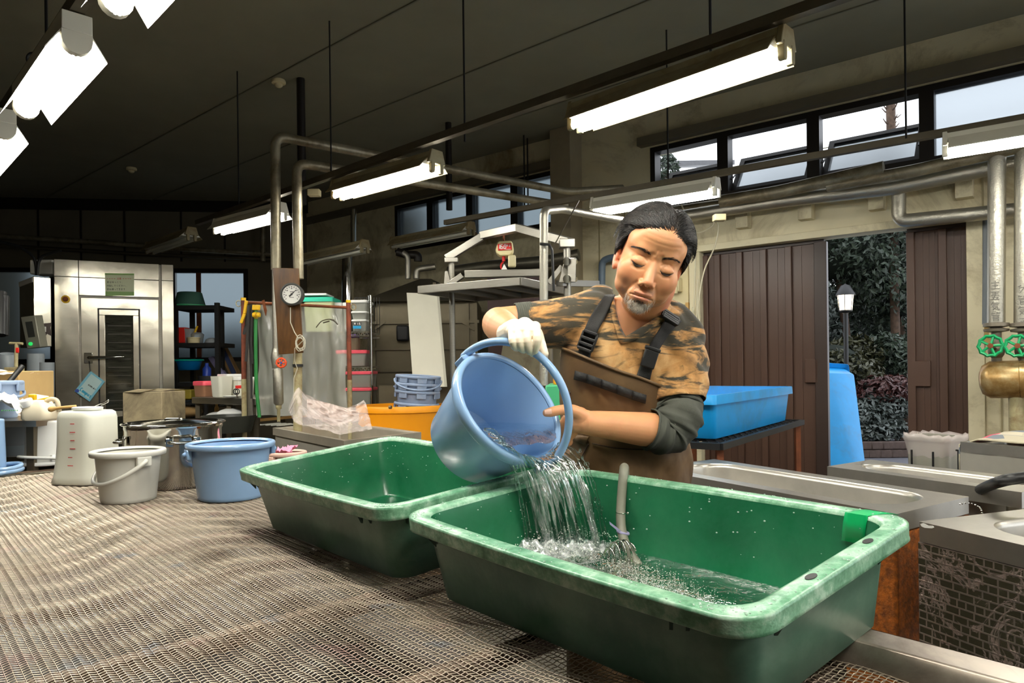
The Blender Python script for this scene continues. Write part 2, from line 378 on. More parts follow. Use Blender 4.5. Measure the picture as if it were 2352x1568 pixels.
# ---------------------------------------------------------------- sliding doors
def slide(n,pxs,ribs,off,label,grip):
    a,c=sR(pxs[0]),sR(pxs[1]); top=DZ+.04
    d=thing('door_%d'%n,'','',R((a+c)/2,0)); del d['label']; del d['category']; d['kind']='structure'
    b=MB(); b.hexa(*seg(a,c,.02,top,.035,off)); obj('door_leaf',b,M['brown'],d,30)
    for px in ribs:
        s=sR(px); b=MB(); b.hexa(*seg(s-.028,s+.028,.02,top-.07,.03,off+.03)); obj('rib',b,M['brown'],d,30,.004)
    b=MB(); b.hexa(*seg(a,c,top-.07,top,.045,off+.012)); obj('top_rail',b,mat('dark_door_rail_%d'%n,(44,30,24),.45,var=.1),d,30,.003)
    for px in grip[1]:
        s=sR(px); b=MB(); b.hexa(*seg(s-.006,s+.006,.02,top-.08,.006,off+.005)); obj('pressed_line',b,M['brown'],d,30)
    g=sR(grip[0]); z=wr(grip[0],grip[2]).z; b=MB(); b.hexa(*seg(g-.055,g+.055,z-.10,z+.10,.03,off+.03)); obj('pull_plate',b,M['brown'],d,30,.006)
    return d
slide(1,(1606,1892),(1618,1646,1697,1752,1810),-.06,'',(1861,(1670,1725,1782,1838),852))
b=MB(); s=sR(1884); b.hexa(*seg(s-.05,s+.05,.02,DZ-.02,.06,-.03)); obj('edge_post',b,mat('dark_brown_door_edge',(50,36,29),.45,var=.1),bpy.data.objects['door_1'],30,.004)
slide(2,(2084,2260),(2092,2166),-.06,'',(2117,(2118,2132,2146,2190,2206),858))
# ================================================================ outdoors seen through the door
GY=8.0
b=MB(); o=PR-nR*.12
b.hexa([o-dR*4-V((0,0,.12)),o+dR*6-V((0,0,.12)),o+dR*6-nR*14-V((0,0,.12)),o-dR*4-nR*14-V((0,0,.12))],[o-dR*4-V((0,0,.03)),o+dR*6-V((0,0,.03)),o+dR*6-nR*14-V((0,0,.03)),o-dR*4-nR*14-V((0,0,.03))])
struct('ground',b,M['asph'])
# brick edging, each brick its own piece
ed=thing('brick_edging','low curved edging of brown bricks along the garden bed outside the door','edging',W(2010,1020,9.3)); ed.location.z=0
bb=MB(); bb.box((0,0,0),.23,.11,.11); bme=bb.mesh('brick_mesh',[M['brick']],30)
for k in range(16):
    for r in range(2):
        p=W(1930+k*13+(r*6),845,9.5+.0006*(k-8)**2)
        o_=link('brick',bme,ed); o_.location=V((p.x,p.y,.055+r*.115-.03))-ed.location; o_.rotation_euler=(0,0,random.uniform(-.08,.08)-.05*(k-8)/8)
        m=o_.modifiers.new('bevel','BEVEL'); m.width=.012; m.segments=1
def leafcloud(mb,c,r,n,size,seed,flat=.9,shell=.55):
    g=np.random.default_rng(seed)
    d=g.normal(size=(n,3)); d/=np.linalg.norm(d,axis=1)[:,None]
    rad=shell+(1-shell)*g.random(n)**.6
    P=np.array(c)+d*rad[:,None]*np.array(r)
    P+=.12*np.min(r)*np.stack([np.sin(P[:,1]*6+P[:,2]*5),np.sin(P[:,2]*6+P[:,0]*7),np.sin(P[:,0]*6+P[:,1]*4)],1)
    nr=d*.6+g.normal(size=(n,3))*.6+np.array([0,0,.5]); nr/=np.linalg.norm(nr,axis=1)[:,None]
    t=np.cross(nr,g.normal(size=(n,3))); t/=np.linalg.norm(t,axis=1)[:,None]; b=np.cross(nr,t)
    s=size*(.6+.8*g.random(n))[:,None]
    base=len(mb.v)
    vs=np.stack([P-t*s,P+b*s*.42+nr*s*.12,P+t*s,P-b*s*.42+nr*s*.12],1).reshape(-1,3)
    mb.v+=[tuple(x) for x in vs]; mb.f+=[(base+4*i,base+4*i+1,base+4*i+2,base+4*i+3) for i in range(n)]; mb.mi+=[mb.m]*n
def shrub(name,label,cat,c,r,n,size,m,seed,trunk=True,group=None):
    c=V(c); t=thing(name,label,cat,(c.x,c.y,0),group)
    f=MB(); g=random.Random(seed)
    k=7
    for i in range(k):
        q=c+V((g.uniform(-.55,.55)*r[0],g.uniform(-.5,.5)*r[1],g.uniform(-.5,.5)*r[2])); leafcloud(f,q,(r[0]*.62,r[1]*.62,r[2]*.55),n//k,size,seed*10+i)
    obj('foliage',f,m,t,None)
    b=MB()
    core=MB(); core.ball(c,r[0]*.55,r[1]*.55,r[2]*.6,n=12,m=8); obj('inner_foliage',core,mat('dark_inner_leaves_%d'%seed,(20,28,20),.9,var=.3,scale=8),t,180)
    if trunk:
        b.tube(smooth_path([(c.x,c.y,-.02),(c.x+.05,c.y,c.z*.4),(c.x-.06,c.y,c.z*.8),(c.x,c.y,c.z)],4),[.09]*5+[.07]*4+[.05]*4,8); obj('trunk',b,M['bark'],t,180)
    return t
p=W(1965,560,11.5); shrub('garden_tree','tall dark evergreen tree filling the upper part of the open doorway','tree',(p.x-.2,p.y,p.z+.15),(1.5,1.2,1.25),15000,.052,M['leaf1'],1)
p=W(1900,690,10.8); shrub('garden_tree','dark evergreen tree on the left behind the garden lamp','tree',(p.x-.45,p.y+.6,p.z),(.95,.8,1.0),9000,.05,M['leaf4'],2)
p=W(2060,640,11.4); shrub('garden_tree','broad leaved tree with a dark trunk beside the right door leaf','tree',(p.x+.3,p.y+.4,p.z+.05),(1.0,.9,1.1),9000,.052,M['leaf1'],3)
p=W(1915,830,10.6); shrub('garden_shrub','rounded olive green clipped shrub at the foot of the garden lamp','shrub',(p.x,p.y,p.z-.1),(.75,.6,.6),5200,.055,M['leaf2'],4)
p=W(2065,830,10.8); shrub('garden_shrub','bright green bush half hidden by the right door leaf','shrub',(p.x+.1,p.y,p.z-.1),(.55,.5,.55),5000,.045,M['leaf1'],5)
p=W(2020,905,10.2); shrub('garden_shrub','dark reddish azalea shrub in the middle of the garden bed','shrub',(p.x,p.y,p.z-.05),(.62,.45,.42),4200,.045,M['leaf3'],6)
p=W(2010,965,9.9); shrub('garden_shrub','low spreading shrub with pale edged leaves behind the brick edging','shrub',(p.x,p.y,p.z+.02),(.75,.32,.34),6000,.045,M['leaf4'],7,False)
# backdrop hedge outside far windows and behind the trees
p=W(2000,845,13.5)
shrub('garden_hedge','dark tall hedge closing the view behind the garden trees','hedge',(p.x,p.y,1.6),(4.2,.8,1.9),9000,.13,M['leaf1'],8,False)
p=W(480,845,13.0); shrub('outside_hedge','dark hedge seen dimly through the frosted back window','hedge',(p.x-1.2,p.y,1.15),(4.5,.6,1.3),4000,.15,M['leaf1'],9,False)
# garden lamp post
p=W(1945,950,9.9); lt=W(1945,695,9.9)
t=thing('garden_lamp','lit garden lamp post with black cone cap among the shrubs outside','lamp',(p.x,p.y,0))
c=V((p.x,p.y,0)); z0=W(1945,714,9.9).z; z1=W(1945,676,9.9).z; z2=W(1945,654,9.9).z
b=MB(); b.cyl(c,c+V((0,0,z0)),.032,10); obj('post',b,M['blackm'],t,60)
b=MB(); b.lathe(c,(0,0,1),[(.085,z0+.01),(.105,z1-.01)],16,cap0=True,cap1=True); obj('lantern_glass',b,emitmat('lit_lantern',(1,.84,.58),7),t,60)
b=MB(); b.lathe(c,(0,0,1),[(.13,z1-.015),(.13,z1),(.06,z2-.01),(.03,z2),(.001,z2+.02)],16); obj('cap',b,M['blackm'],t,60)
b=MB()
for k in range(6):
    a=k*math.pi/3; b.bar(c+V((math.cos(a)*.088,math.sin(a)*.088,z0)),c+V((math.cos(a)*.108,math.sin(a)*.108,z1)),.008,.008)
b.lathe(c,(0,0,1),[(.04,z0-.03),(.09,z0-.005),(.09,z0+.012)],16); obj('cage',b,M['blackm'],t,60)
# house corner and bare tree seen through the open high windows
p=wr(1560,380,-6.0)
t=thing('neighbour_house','pale neighbouring house with grey tiled eaves seen through the first open high window','house',(p.x,p.y,0))
c=W(1580,400,15)
b=MB(); b.box((c.x-.3,c.y+1,c.z/2),1.1,1.6,c.z); obj('house_wall',b,M['stucco'],t)
b=MB(); e=V((c.x+.1,c.y+.4,c.z+.05)); b.hexa([e+V((-1.2,-.9,0)),e+V((.75,-.9,0)),e+V((.75,1.4,.6)),e+V((-1.2,1.4,.6))],[e+V((-1.2,-.9,.1)),e+V((.75,-.9,.1)),e+V((.75,1.4,.75)),e+V((-1.2,1.4,.75))]); obj('roof',b,M['tile'],t)
p=W(2050,260,11)
t=thing('bare_tree','thin pruned tree with bare twigs against the sky in the third high window','tree',(p.x,p.y,0))
b=MB(); b.tube(smooth_path([(p.x+.05,p.y,0),(p.x,p.y,2),(p.x-.03,p.y,p.z+.25)],5),.07,8); obj('trunk',b,M['bark'],t,180)
b=MB(); g=random.Random(4)
for k in range(16):
    z=p.z+g.uniform(-.3,.22); a=g.uniform(0,6.28); L=g.uniform(.1,.3)
    q=V((p.x-.02,p.y,z)); b.tube([q,q+V((math.cos(a)*L*.6,math.sin(a)*L*.6,.02)),q+V((math.cos(a)*L,math.sin(a)*L,.09))],[.016,.012,.006],5)
obj('twigs',b,M['bark'],t,180)
leaf=MB(); leafcloud(leaf,W(1530,390,11.5),(.22,.3,.3),700,.05,77)
t=thing('outside_cypress','narrow green tree at the left end of the first open high window','tree',W(1530,390,11.5)); t.location.z=0
obj('foliage',leaf,M['leaf1'],t,None); b=MB(); q=W(1530,390,11.5); b.cyl((q.x,q.y,0),q,.05,8); obj('trunk',b,M['bark'],t)
# ================================================================ fluorescent lamps, rails and rods
def lamp(near,far,label,lit=True,kind='twin',m=None,group=None,single=False):
    n,f=V(near),V(far); d=(f-n); L=d.length; d.normalize(); u=V((0,0,1)); s=d.cross(u).normalized(); u=s.cross(d)
    t=thing('fluorescent_lamp',label,'ceiling lamp',(n+f)/2,group); m=m or M['lampbody']
    def P(a,x,z): return n+d*a+s*x+u*z
    def pr(mb,prof,a0,a1): mb.prism([P(a0,x,z) for x,z in prof],d*(a1-a0))
    if kind=='twin':
        b=MB(); pr(b,[(-.045,.105),(.045,.105),(.052,.045),(-.052,.045)],0,L); obj('ballast_box',b,m,t,30,.003)
        for q in (-1,1):
            b=MB(); pr(b,[(q*.05,.075),(q*.118,.004),(q*.118,-.002),(q*.05,.066)][::q],.02,L-.02); obj('reflector_wing',b,m,t,30)
        b=MB(); pr(b,[(-.055,.06),(.055,.06),(.10,.02),(-.10,.02)],.02,L-.02); obj('reflector_pan',b,M['white'],t,30)
        ends=[]
        for a,w_ in ((-.012,.024),(L-.012,.024)):
            b=MB(); pr(b,[(-.045,.115),(.045,.115),(.07,.03),(-.07,.03)],a,a+w_); e=obj('end_plate',b,m,t,30,.004)
            for q in (-.036,.036):
                k=MB(); c0=P(a+w_/2,q,0); k.prism([c0+s*x+u*z-d*.014 for x,z in((-.014,.045),(.014,.045),(.014,-.018),(.009,-.028),(-.009,-.028),(-.014,-.018))],d*.028); obj('lamp_socket',k,m,e,30,.002)
        for q in (-.036,.036):
            b=MB(); b.cyl(P(.015,q,-.008),P(L-.015,q,-.008),.0165,12); obj('tube',b,M['tube'] if lit else M['milk'],t,60)
    else:
        b=MB(); pr(b,[(-.05,.10),(.05,.10),(.05,.03),(-.05,.03)],0,L); obj('ballast_box',b,m,t,30,.003)
        for q in (-1,1):
            b=MB(); pr(b,[(q*.048,.035),(q*.100,-.048),(q*.100,-.054),(q*.048,.028)][::q],.01,L-.01); obj('reflector_wing',b,M['white'],t,30)
        for a in (.0,L-.035):
            b=MB(); b.prism([P(a,x,z) for x,z in [(-.05,.03),(-.05,.0)]+[(.05*math.cos(k),-.05*math.sin(k)) for k in np.linspace(math.pi,0,9)]+[(.05,.03)]],d*.035); obj('end_cap',b,m,t,40)
        b=MB(); b.cyl(P(.03,0,-.012),P(L-.03,0,-.012),.038,16); obj('tube',b,M['tubew'] if lit else M['milk'],t,60)
    return t
def rail(name,a,b_,label,sz=.042,m=None):
    b=MB(); b.bar(a,b_,sz,sz); o=obj(name,b,m or M['galv'],None,30); tag(o,label,'rail'); return o
def rod(p,label,r=.006,m=None,name='hanger_rod',z0=None):
    b=MB(); b.cyl(p,(p[0],p[1],CZ),r,6); return tag(obj(name,b,m or M['blackm'],None,60),label,'rod','rods hanging the lamp rails')
LZ=2.47
def at(px,py): return WZ(px,py,LZ)
n1,f1=at(1806,128),at(1322,290); n2,f2=at(1002,388),at(776,450); n3,f3=at(645,497),at(503,532)
lamp(n1,f1,'big lit twin tube lamp hanging above the man, nearest of its row',m=M['lampold'])
lamp(n2,f2,'lit twin tube lamp in front of the two crossing overhead pipes',m=M['lampold'])
lamp(n3,f3,'small lit twin tube lamp behind the tall lagged pipes on the left')
n4,f4=at(1646,443),at(1366,488)
lamp(n4,f4,'lit twin tube lamp directly above the head of the man')
d4=(n4-f4); f5=at(2172,352); lamp(f5+d4,f5,'lit twin tube lamp cut by the right picture edge')
# left row
n0,f0=at(178,92),at(58,250); d0=(n0-f0)
lamp(n0,f0,'bright lamp with white wing reflectors at the upper left',kind='wing')
fA=at(262,8); gap=(fA-n0)
lamp(fA+d0,fA,'bright lamp at the top edge, only its tip showing',kind='wing')
nB_=f0-gap; lamp(nB_,nB_-d0,'bright lamp cut by the left picture edge',kind='wing')
for k in (2,3): q=fA+(gap+d0)*(k-1); lamp(q+d0,q,'bright winged lamp further along the upper left row, %s out of view'%('first' if k==2 else 'second'),kind='wing')
# the seen rows go on out of view
st=(n1-n2)*1.0
for k in (1,2): lamp(n1+st*k,f1+st*k,'lit twin tube lamp further along the row above the man, %s out of view'%('first' if k==1 else 'second'))
st2=(f5-f4)
for k in (1,): lamp(f5+d4+st2*k,f5+st2*k,'lit twin tube lamp further along the row beside the right wall, out of view')
for k,(x,y) in enumerate(((1.85,-.45),(3.4,-1.8))):  # two unseen lamps added behind the camera to brighten tub end and face
    q=V((x,y,LZ)); dl=V((.76,-.65,0))*1.17; lamp(q+dl,q,'added unseen twin tube lamp lighting the man and tub end, '+('nearest','farther one')[k])
# unlit lamps in the dark back
for (a,c,l) in (((1082,528),(905,572),'unlit lamp hanging below the dim high windows'),((838,578),(700,602),'unlit lamp in the dark behind the pole frame'),((440,545),(345,580),'unlit lamp above the steaming cabinet')):
    A_,C_=W(*a,7.2),W(*c,8.0); C_.z=A_.z=(A_.z+C_.z)/2; lamp(A_,C_,l,lit=False,m=M['lampold'])
up=V((0,0,.128))
e1=n1+(n1-f1)*1.2; rail('lamp_rail',e1+up,f3+(f3-n3)*.4+up,'galvanised rail carrying the row of lamps above the man')
rail('lamp_rail',f4+(f4-n4)*1.6+up,f5+d4*2.2+up,'galvanised rail carrying the lamps along the right wall')
rail('lamp_rail',n0+(n0-f0)*3.4+up,f0-(n0-f0)*.9+up,'galvanised rail carrying the winged lamps on the left',.05)
def onrail(px,a,c):
    n=V(((c-a).y,-(c-a).x,0)); return WP(px,400,a,n.normalized()) if False else None
def railpt(px,a,c):
    d=(c-a); lo,hi=-3,6
    # parameter whose column is px
    def col(t):
        q=a+d*t; return 1176+FP*q.x/q.y
    best=min((abs(col(t)-px),t) for t in np.linspace(-2.5,2.5,4001) if (a+d*t).y>.5); return a+d*best[1]
for px in (1641,1074,766,553): q=railpt(px,f1,n1)+up if px>1000 else railpt(px,f2,n2)+up; rod(q,'thin black rod on the middle lamp rail, '+{1641:'above the big near lamp',1074:'between the big lamp and the second lamp',766:'at the far end of the second lamp',553:'above the small far lamp'}[px])
for px in (2088,1540): rod(railpt(px,f4,f5)+up,'thin black rod on the right lamp rail, '+('in front of the third high window' if px>2000 else 'left of the high windows'))
rod(railpt(116,f0,n0)+up,'thin black rod holding the left lamp rail')
for px,py in ((722,443),(1652,500)):
    q=W(px,py,5.3 if px<1000 else 5.4); b=MB(); b.box(q,.09,.07,.05); t_=tag(obj('junction_box',b,M['ivory'],None,30,.006),'small cream junction box %s'%('on the rail behind the second lamp' if px<1000 else 'on the pipe right of the head of the man'),'junction box')
# ring hook on the left lamp
q=W(74,135,3.3); b=MB(); b.tube([q+V((math.cos(a)*.025,0,math.sin(a)*.028)) for a in np.linspace(.3,5.2,14)],.006,6); tag(obj('hook',b,M['blackm'],None,60),'dark hook on the side of the upper left lamp','hook')
# smoke detectors
for (px,py,l) in ((640,184,'round cream smoke detector on the ceiling above the tall pipes'),(302,385,'small cream smoke detector on the dark far ceiling')):
    q=WZ(px,py,CZ); t=thing('smoke_detector',l,'smoke detector',q); 
    b=MB(); b.lathe(q,(0,0,-1),[(.055,0),(.06,.012),(.058,.028),(.04,.034)],20,cap1=True); obj('base',b,M['ivory'],t)
    b=MB(); b.lathe(q,(0,0,-1),[(.034,.034),(.032,.05),(.02,.062),(.002,.066)],16); obj('sensor',b,M['ivory'],t)
# hanging ducts / dark rods
for (px,py,r,y,l) in ((694,470,.035,5.9,'dark pipe dropping from the ceiling behind the tall lagged pipes'),(1032,482,.032,7.0,'short dark pipe hanging in front of the dim high windows')):
    q=W(px,py,y); b=MB(); b.cyl(q,(q.x,q.y,CZ),r,12); tag(obj('ceiling_pipe',b,M['darkframe'],None,60),l,'pipe')
for px,Y in ((1205,7.4),(1213,7.5)):
    q=W(px,480,Y); rod(q,'left of two thin dark rods in front of the dim high windows' if px==1205 else 'right of two thin dark rods in front of the dim high windows',.008)
# ================================================================ overhead lagged pipes
def pipe(name,P,r,label,m=None,n=14,er=.08,cat='pipe',group=None):
    b=MB(); b.tube(elbow(P,er,6),r,n); return tag(obj(name,b,m or M['foil'],None,60),label,cat,group)
PA=W(640,955,4.75); PB_=W(687,900,4.75)
# tall pipe pair rising from the trough and turning to the right wall
top1=W(632,312,4.8); e_1=W(1300,440,6.55); top2=W(681,374,4.8); e_2=W(1300,472,6.5)
pipe('lagged_pipe',[W(634,620,4.8),top1,e_1,W(1430,432,6.75)],.034,'taller of two lagged pipes turning overhead toward the right wall',M['foild'])
pipe('lagged_pipe',[W(686,640,4.8),top2,e_2],.034,'shorter of two lagged pipes turning overhead toward the right wall',M['foild'])
t=thing('steam_pipe','pale lower length of the left tall pipe with red valve wheel above the trough','pipe',PA)
b=MB(); b.tube([W(634,618,4.8),W(636,800,4.8)],.028,14); obj('pipe',b,M['foil'],t,60)
b=MB(); b.tube([W(636,800,4.8),W(636,822,4.8),W(636,846,4.8)],[.03,.042,.03],12); obj('valve_body',b,M['foil'],t,60)
b=MB(); b.tube([W(637,846,4.8),W(638,850,4.8),W(640,925,4.8),W(640,930,4.8)],[.03,.034,.034,.022],14); obj('lagging_sleeve',b,M['foil'],t,60)
b=MB(); b.tube([W(640,930,4.8),W(640,938,4.8),W(640,940,4.8),W(640,968,4.8)],[.02,.02,.011,.011],10); obj('nozzle',b,M['creampole'],t,60)
def wheel(t,c,r,axis,m,hub,name='valve_wheel',spokes=5,th=.007):
    c=V(c); z=V(axis).normalized(); x=z.orthogonal().normalized(); y=z.cross(x)
    b=MB(); n=30; b.tube([c+(x*math.cos(2*math.pi*k/n)+y*math.sin(2*math.pi*k/n))*(r*(1+.06*math.cos(k*2*math.pi/n*10))) for k in range(n)],th,6,closed=True)
    for k in range(spokes):
        a=2*math.pi*k/spokes; b.tube([c+(x*math.cos(a)+y*math.sin(a))*r*.2,c+(x*math.cos(a)+y*math.sin(a))*r],th*.8,5)
    o=obj(name,b,m,t,60); h=MB(); h.cyl(c-z*.012,c+z*.012,r*.26,10); obj('hub',h,hub,o,40); return o
c=W(646,833,4.70); wheel(t,c,.030,(0.2,-1,0),M['orangevalve'],mat('blue_hub',(50,80,150),.4,var=.05))
b=MB(); b.cyl(c,W(637,834,4.8),.008,8); obj('spindle',b,M['galv'],t,60)
pipe('brown_pipe',[W(684,800,4.83),W(684,990,4.83)],.030,'stained tan pipe below the gauge board',M['creampole'])
b=MB(); b.tube([W(684,836,4.82),W(684,842,4.82)],.036,12); tag(obj('pipe_clamp',b,M['blackm'],None,40),'dark clamp around the tan pipe below the gauge board','clamp')
# gauge board
t=thing('gauge_board','tall varnished wooden board tied to the two pipes, with dial','board',W(660,810,4.73))
q=[W(627,810,4.72)+(W(640,814,4.72)-W(627,810,4.72)),W(696,810,4.74),W(685,616,4.74),W(626,615,4.72)]
b=MB(); b.prism(q,(0,.018,0)); obj('plank',b,M['wood'],t,30,.002)
c=W(671,676,4.68); ax=V((.05,-1,.02)).normalized(); g_=MB(); g_.lathe(c,ax,[(.072,-.05),(.076,0),(.076,.02),(.066,.022),(.062,.012)],32,cap0=True); G=obj('gauge_case',g_,mat('dark_gauge_case',(52,52,48),.4,var=.1),t,40)
b=MB(); b.lathe(c,ax,[(.063,.011),(.0005,.0115)],32); obj('dial',b,M['paper'],G,40)
x=ax.cross(V((0,0,1))).normalized()*-1; x=V((1,.05,0)).normalized(); z=ax.cross(x).normalized(); z=z if z.z>0 else -z
b=MB()
for k in range(15):
    a=math.radians(-130+k*260/14); dd=x*math.sin(a)+z*math.cos(a); b.bar(c+ax*.0125+dd*.045,c+ax*.0125+dd*.054,.0035,.001,ax)
for k in range(5):
    a=math.radians(-100+k*50); dd=x*math.sin(a)+z*math.cos(a); b.box(c+ax*.0125+dd*.038,.008,.001,.005)
b.box(c+ax*.0125+z*.016,.024,.001,.004); b.box(c+ax*.0125-z*.022,.03,.001,.003); obj('dial_marks',b,M['ink'],G,30)
b=MB(); dd=(x*.72+z*.70).normalized(); b.prism([c+ax*.014-dd*.022-x*.004+z*.004,c+ax*.014-dd*.022+x*.004-z*.004,c+ax*.014+dd*.052],ax*.001); b.cyl(c+ax*.013,c+ax*.017,.007,10); obj('needle',b,M['ink'],G,30)
b=MB(); w0=W(667,706,4.69)
path=[w0,W(667,740,4.69),W(676,762,4.69),W(686,778,4.68)]
for k in range(56):
    a=k*2*math.pi/14+1.2; r_=.036+.006*math.sin(k*.7); q=W(690,788+math.sin(k*.37)*3,4.675-.001*k/10); path.append(q+V((math.cos(a)*r_*.8,0,math.sin(a)*r_*1.15)))
path+=[W(677,800,4.7),W(677,830,4.78),W(683,846,4.78),W(675,868,4.78),W(674,920,4.79),W(676,950,4.8)]
b.tube(path,.0032,5); obj('capillary_wire',b,mat('cream_wire',(196,190,170),.5,var=.05),t,60)
# ================================================================ mesh work table
TZ=H-.46; A_=V((-.668,.744,0)).normalized(); B_=V((-A_.y,A_.x,0)); B_=B_ if B_.x<0 else -B_     # B_ points to the camera side
T0=V((.556,1.095,0))
def TP(a,b,z): return T0+A_*a+B_*b+V((0,0,z))
tb=thing('mesh_table','large low work table topped with crimped steel wire mesh under the tubs and buckets','table',TP(1.5,1.0,0))
AMAX,AMIN,BMAX=3.45,-1.0,2.9
def wire_layer(pitch_a,pitch_b,r,z0,seed):
    """straight wires along A_, crimped wires along B_; only what the view and a step to the side can see"""
    na=int((AMAX-AMIN)/pitch_a); nb=int(BMAX/pitch_b)
    ia=np.arange(na+1)*pitch_a+AMIN; ib=np.arange(nb+1)*pitch_b+.02
    Ax=np.array(A_)[:2]; Bx=np.array(B_)[:2]; T=np.array(T0)[:2]
    def sag(a,b):
        return .0024*np.sin(2*np.pi*(a*.985+.12*np.sin(b*9))/.152)*(.55+.45*np.sin(2*np.pi*(b/.34)+1.5*np.sin(a*4)))-.004*(np.sin(b*2.1+a)**2)
    def vis(a,b):
        X=T[0]+Ax[0]*a+Bx[0]*b; Y=T[1]+Ax[1]*a+Bx[1]*b
        return (Y>.86)&(np.abs(X+0.0)<.80*Y+.12)
    VS=[];FS=[];n0=0
    def emit(P,D,up,mask):
        """P: rows x k x 3 polylines, square 3-sided wire"""
        nonlocal n0
        R_,k,_=P.shape
        T_=np.zeros_like(P); T_[:,1:-1]=P[:,2:]-P[:,:-2]; T_[:,0]=P[:,1]-P[:,0]; T_[:,-1]=P[:,-1]-P[:,-2]
        T_/=np.linalg.norm(T_,axis=2,keepdims=True)
        u=np.cross(T_,np.array([0,0,1.])); u/=np.linalg.norm(u,axis=2,keepdims=True); w_=np.cross(u,T_)
        offs=[(1,-.5),(-1,-.5),(0,1)]
        vs=np.stack([P+u*(x*r)+w_*(y*r) for x,y in offs],2)      # R,k,3,3
        idx=np.arange(R_*k*3).reshape(R_,k,3)+n0
        q=[]
        for j in range(3):
            jj=(j+1)%3
            q.append(np.stack([idx[:,:-1,j],idx[:,:-1,jj],idx[:,1:,jj],idx[:,1:,j]],-1)[mask])
        VS.append(vs.reshape(-1,3)); FS.append(np.concatenate(q)); n0+=R_*k*3
    # along A
    aa=np.arange(AMIN,AMAX,pitch_a/1.0); AA,BB=np.meshgrid(aa,ib); 
    par=np.arange(len(aa))%2*2-1
    Z=z0+sag(AA,BB)+.25*r*par[None,:]*np.where(np.arange(len(ib))%2,1,-1)[:,None]
    P=np.stack([T[0]+Ax[0]*AA+Bx[0]*BB,T[1]+Ax[1]*AA+Bx[1]*BB,Z],-1); m=vis(AA,BB); emit(P,None,None,m[:,:-1]&m[:,1:])
    # along B: crimped
    bb=np.arange(.02,BMAX,pitch_b/2.0); BB,AA=np.meshgrid(bb,ia)
    ph=np.arange(len(bb))%4; zz=np.array([1,0,-1,0])[ph]; sd=np.ones((len(ia),1))
    Z=z0+sag(AA,BB)+zz[None,:]*sd*r*1.5; AA=AA+.03*pitch_a*np.array([0,1,0,-1])[ph][None,:]*sd
    P=np.stack([T[0]+Ax[0]*AA+Bx[0]*BB,T[1]+Ax[1]*AA+Bx[1]*BB,Z],-1); m=vis(AA,BB); emit(P,None,None,m[:,:-1]&m[:,1:])
    VS=np.concatenate(VS); FS=np.concatenate(FS)
    used,inv=np.unique(FS,return_inverse=True); VS=VS[used]; FS=inv.reshape(-1,4)
    VS=VS-np.array(wloc(tb))
    me=bpy.data.meshes.new('wire'); nv,nf=len(VS),len(FS)
    me.vertices.add(nv); me.vertices.foreach_set('co',VS.ravel().astype(np.float32))
    me.loops.add(nf*4); me.loops.foreach_set('vertex_index',FS.ravel().astype(np.int32))
    me.polygons.add(nf); me.polygons.foreach_set('loop_start',np.arange(nf,dtype=np.int32)*4)
    me.update(calc_edges=True); me.validate(); me.shade_smooth(); return me
T=NT('wire_mesh_steel'); b_=T.b; v=T.coord((1,1,1))
c0=T.ramp(T.noise(v,3.0,6,.7),[(.28,rgb((128,112,94))),(.5,rgb((190,176,156))),(.72,rgb((178,164,148)))])
c1=T.mix(T.ramp(T.noise(v,5.5,4,.6,.5),[(.60,(0,0,0,1)),(.72,(.55,.55,.55,1))]),c0,rgb((168,128,124)))
c2=T.mix(T.ramp(T.noise(v,8.5,4,.6,.2),[(.64,(0,0,0,1)),(.72,(.55,.55,.55,1))]),c1,rgb((120,140,156)))
T.l(c2,b_.inputs['Base Color']); b_.inputs['Metallic'].default_value=.35; b_.inputs['Roughness'].default_value=.38
me=wire_layer(.0100,.0107,.00085,TZ,1); me.materials.append(T.m); o=link('wire_mesh',me,tb); o['kind']='stuff'
b=MB()
for a in (AMIN,AMAX):
    b.bar(TP(a,0,TZ-.02),TP(a,BMAX,TZ-.02),.05,.04)
b.bar(TP(AMIN,BMAX,TZ-.02),TP(AMAX,BMAX,TZ-.02),.05,.04); obj('table_frame',b,M['galv'],tb,30)
for k in range(12):
    a=AMIN+.25+k*.4; b=MB(); b.bar(TP(a,0,TZ-.028),TP(a,BMAX,TZ-.028),.03,.03); obj('support_bar',b,mat('stained_bar',(92,74,60),.7,var=.3),tb,30) if k==0 else None
    if k==0: sb_me=bpy.data.objects['support_bar'].data; sb0=bpy.data.objects['support_bar']
    else: q=link('support_bar',sb_me,tb); q.location=A_*(k*.4)
b=MB(); b.hexa([TP(AMIN,.02,TZ-.30),TP(AMIN,BMAX-.03,TZ-.30),TP(AMAX,BMAX-.03,TZ-.30),TP(AMAX,.02,TZ-.30)],[TP(AMIN,.02,TZ-.28),TP(AMIN,BMAX-.03,TZ-.28),TP(AMAX,BMAX-.03,TZ-.28),TP(AMAX,.02,TZ-.28)])
obj('drain_pan',b,mat('stained_drain_pan',(34,24,18),.5,var=.4,scale=3,dirt=(60,38,38),dirtamt=.3),tb,30)
for a in (AMIN+.05,1.4,AMAX-.05):
    for q in (.06,BMAX-.06): b=MB(); b.bar(TP(a,q,0),TP(a,q,TZ-.3),.05,.05); obj('leg',b,M['galv'],tb,30)
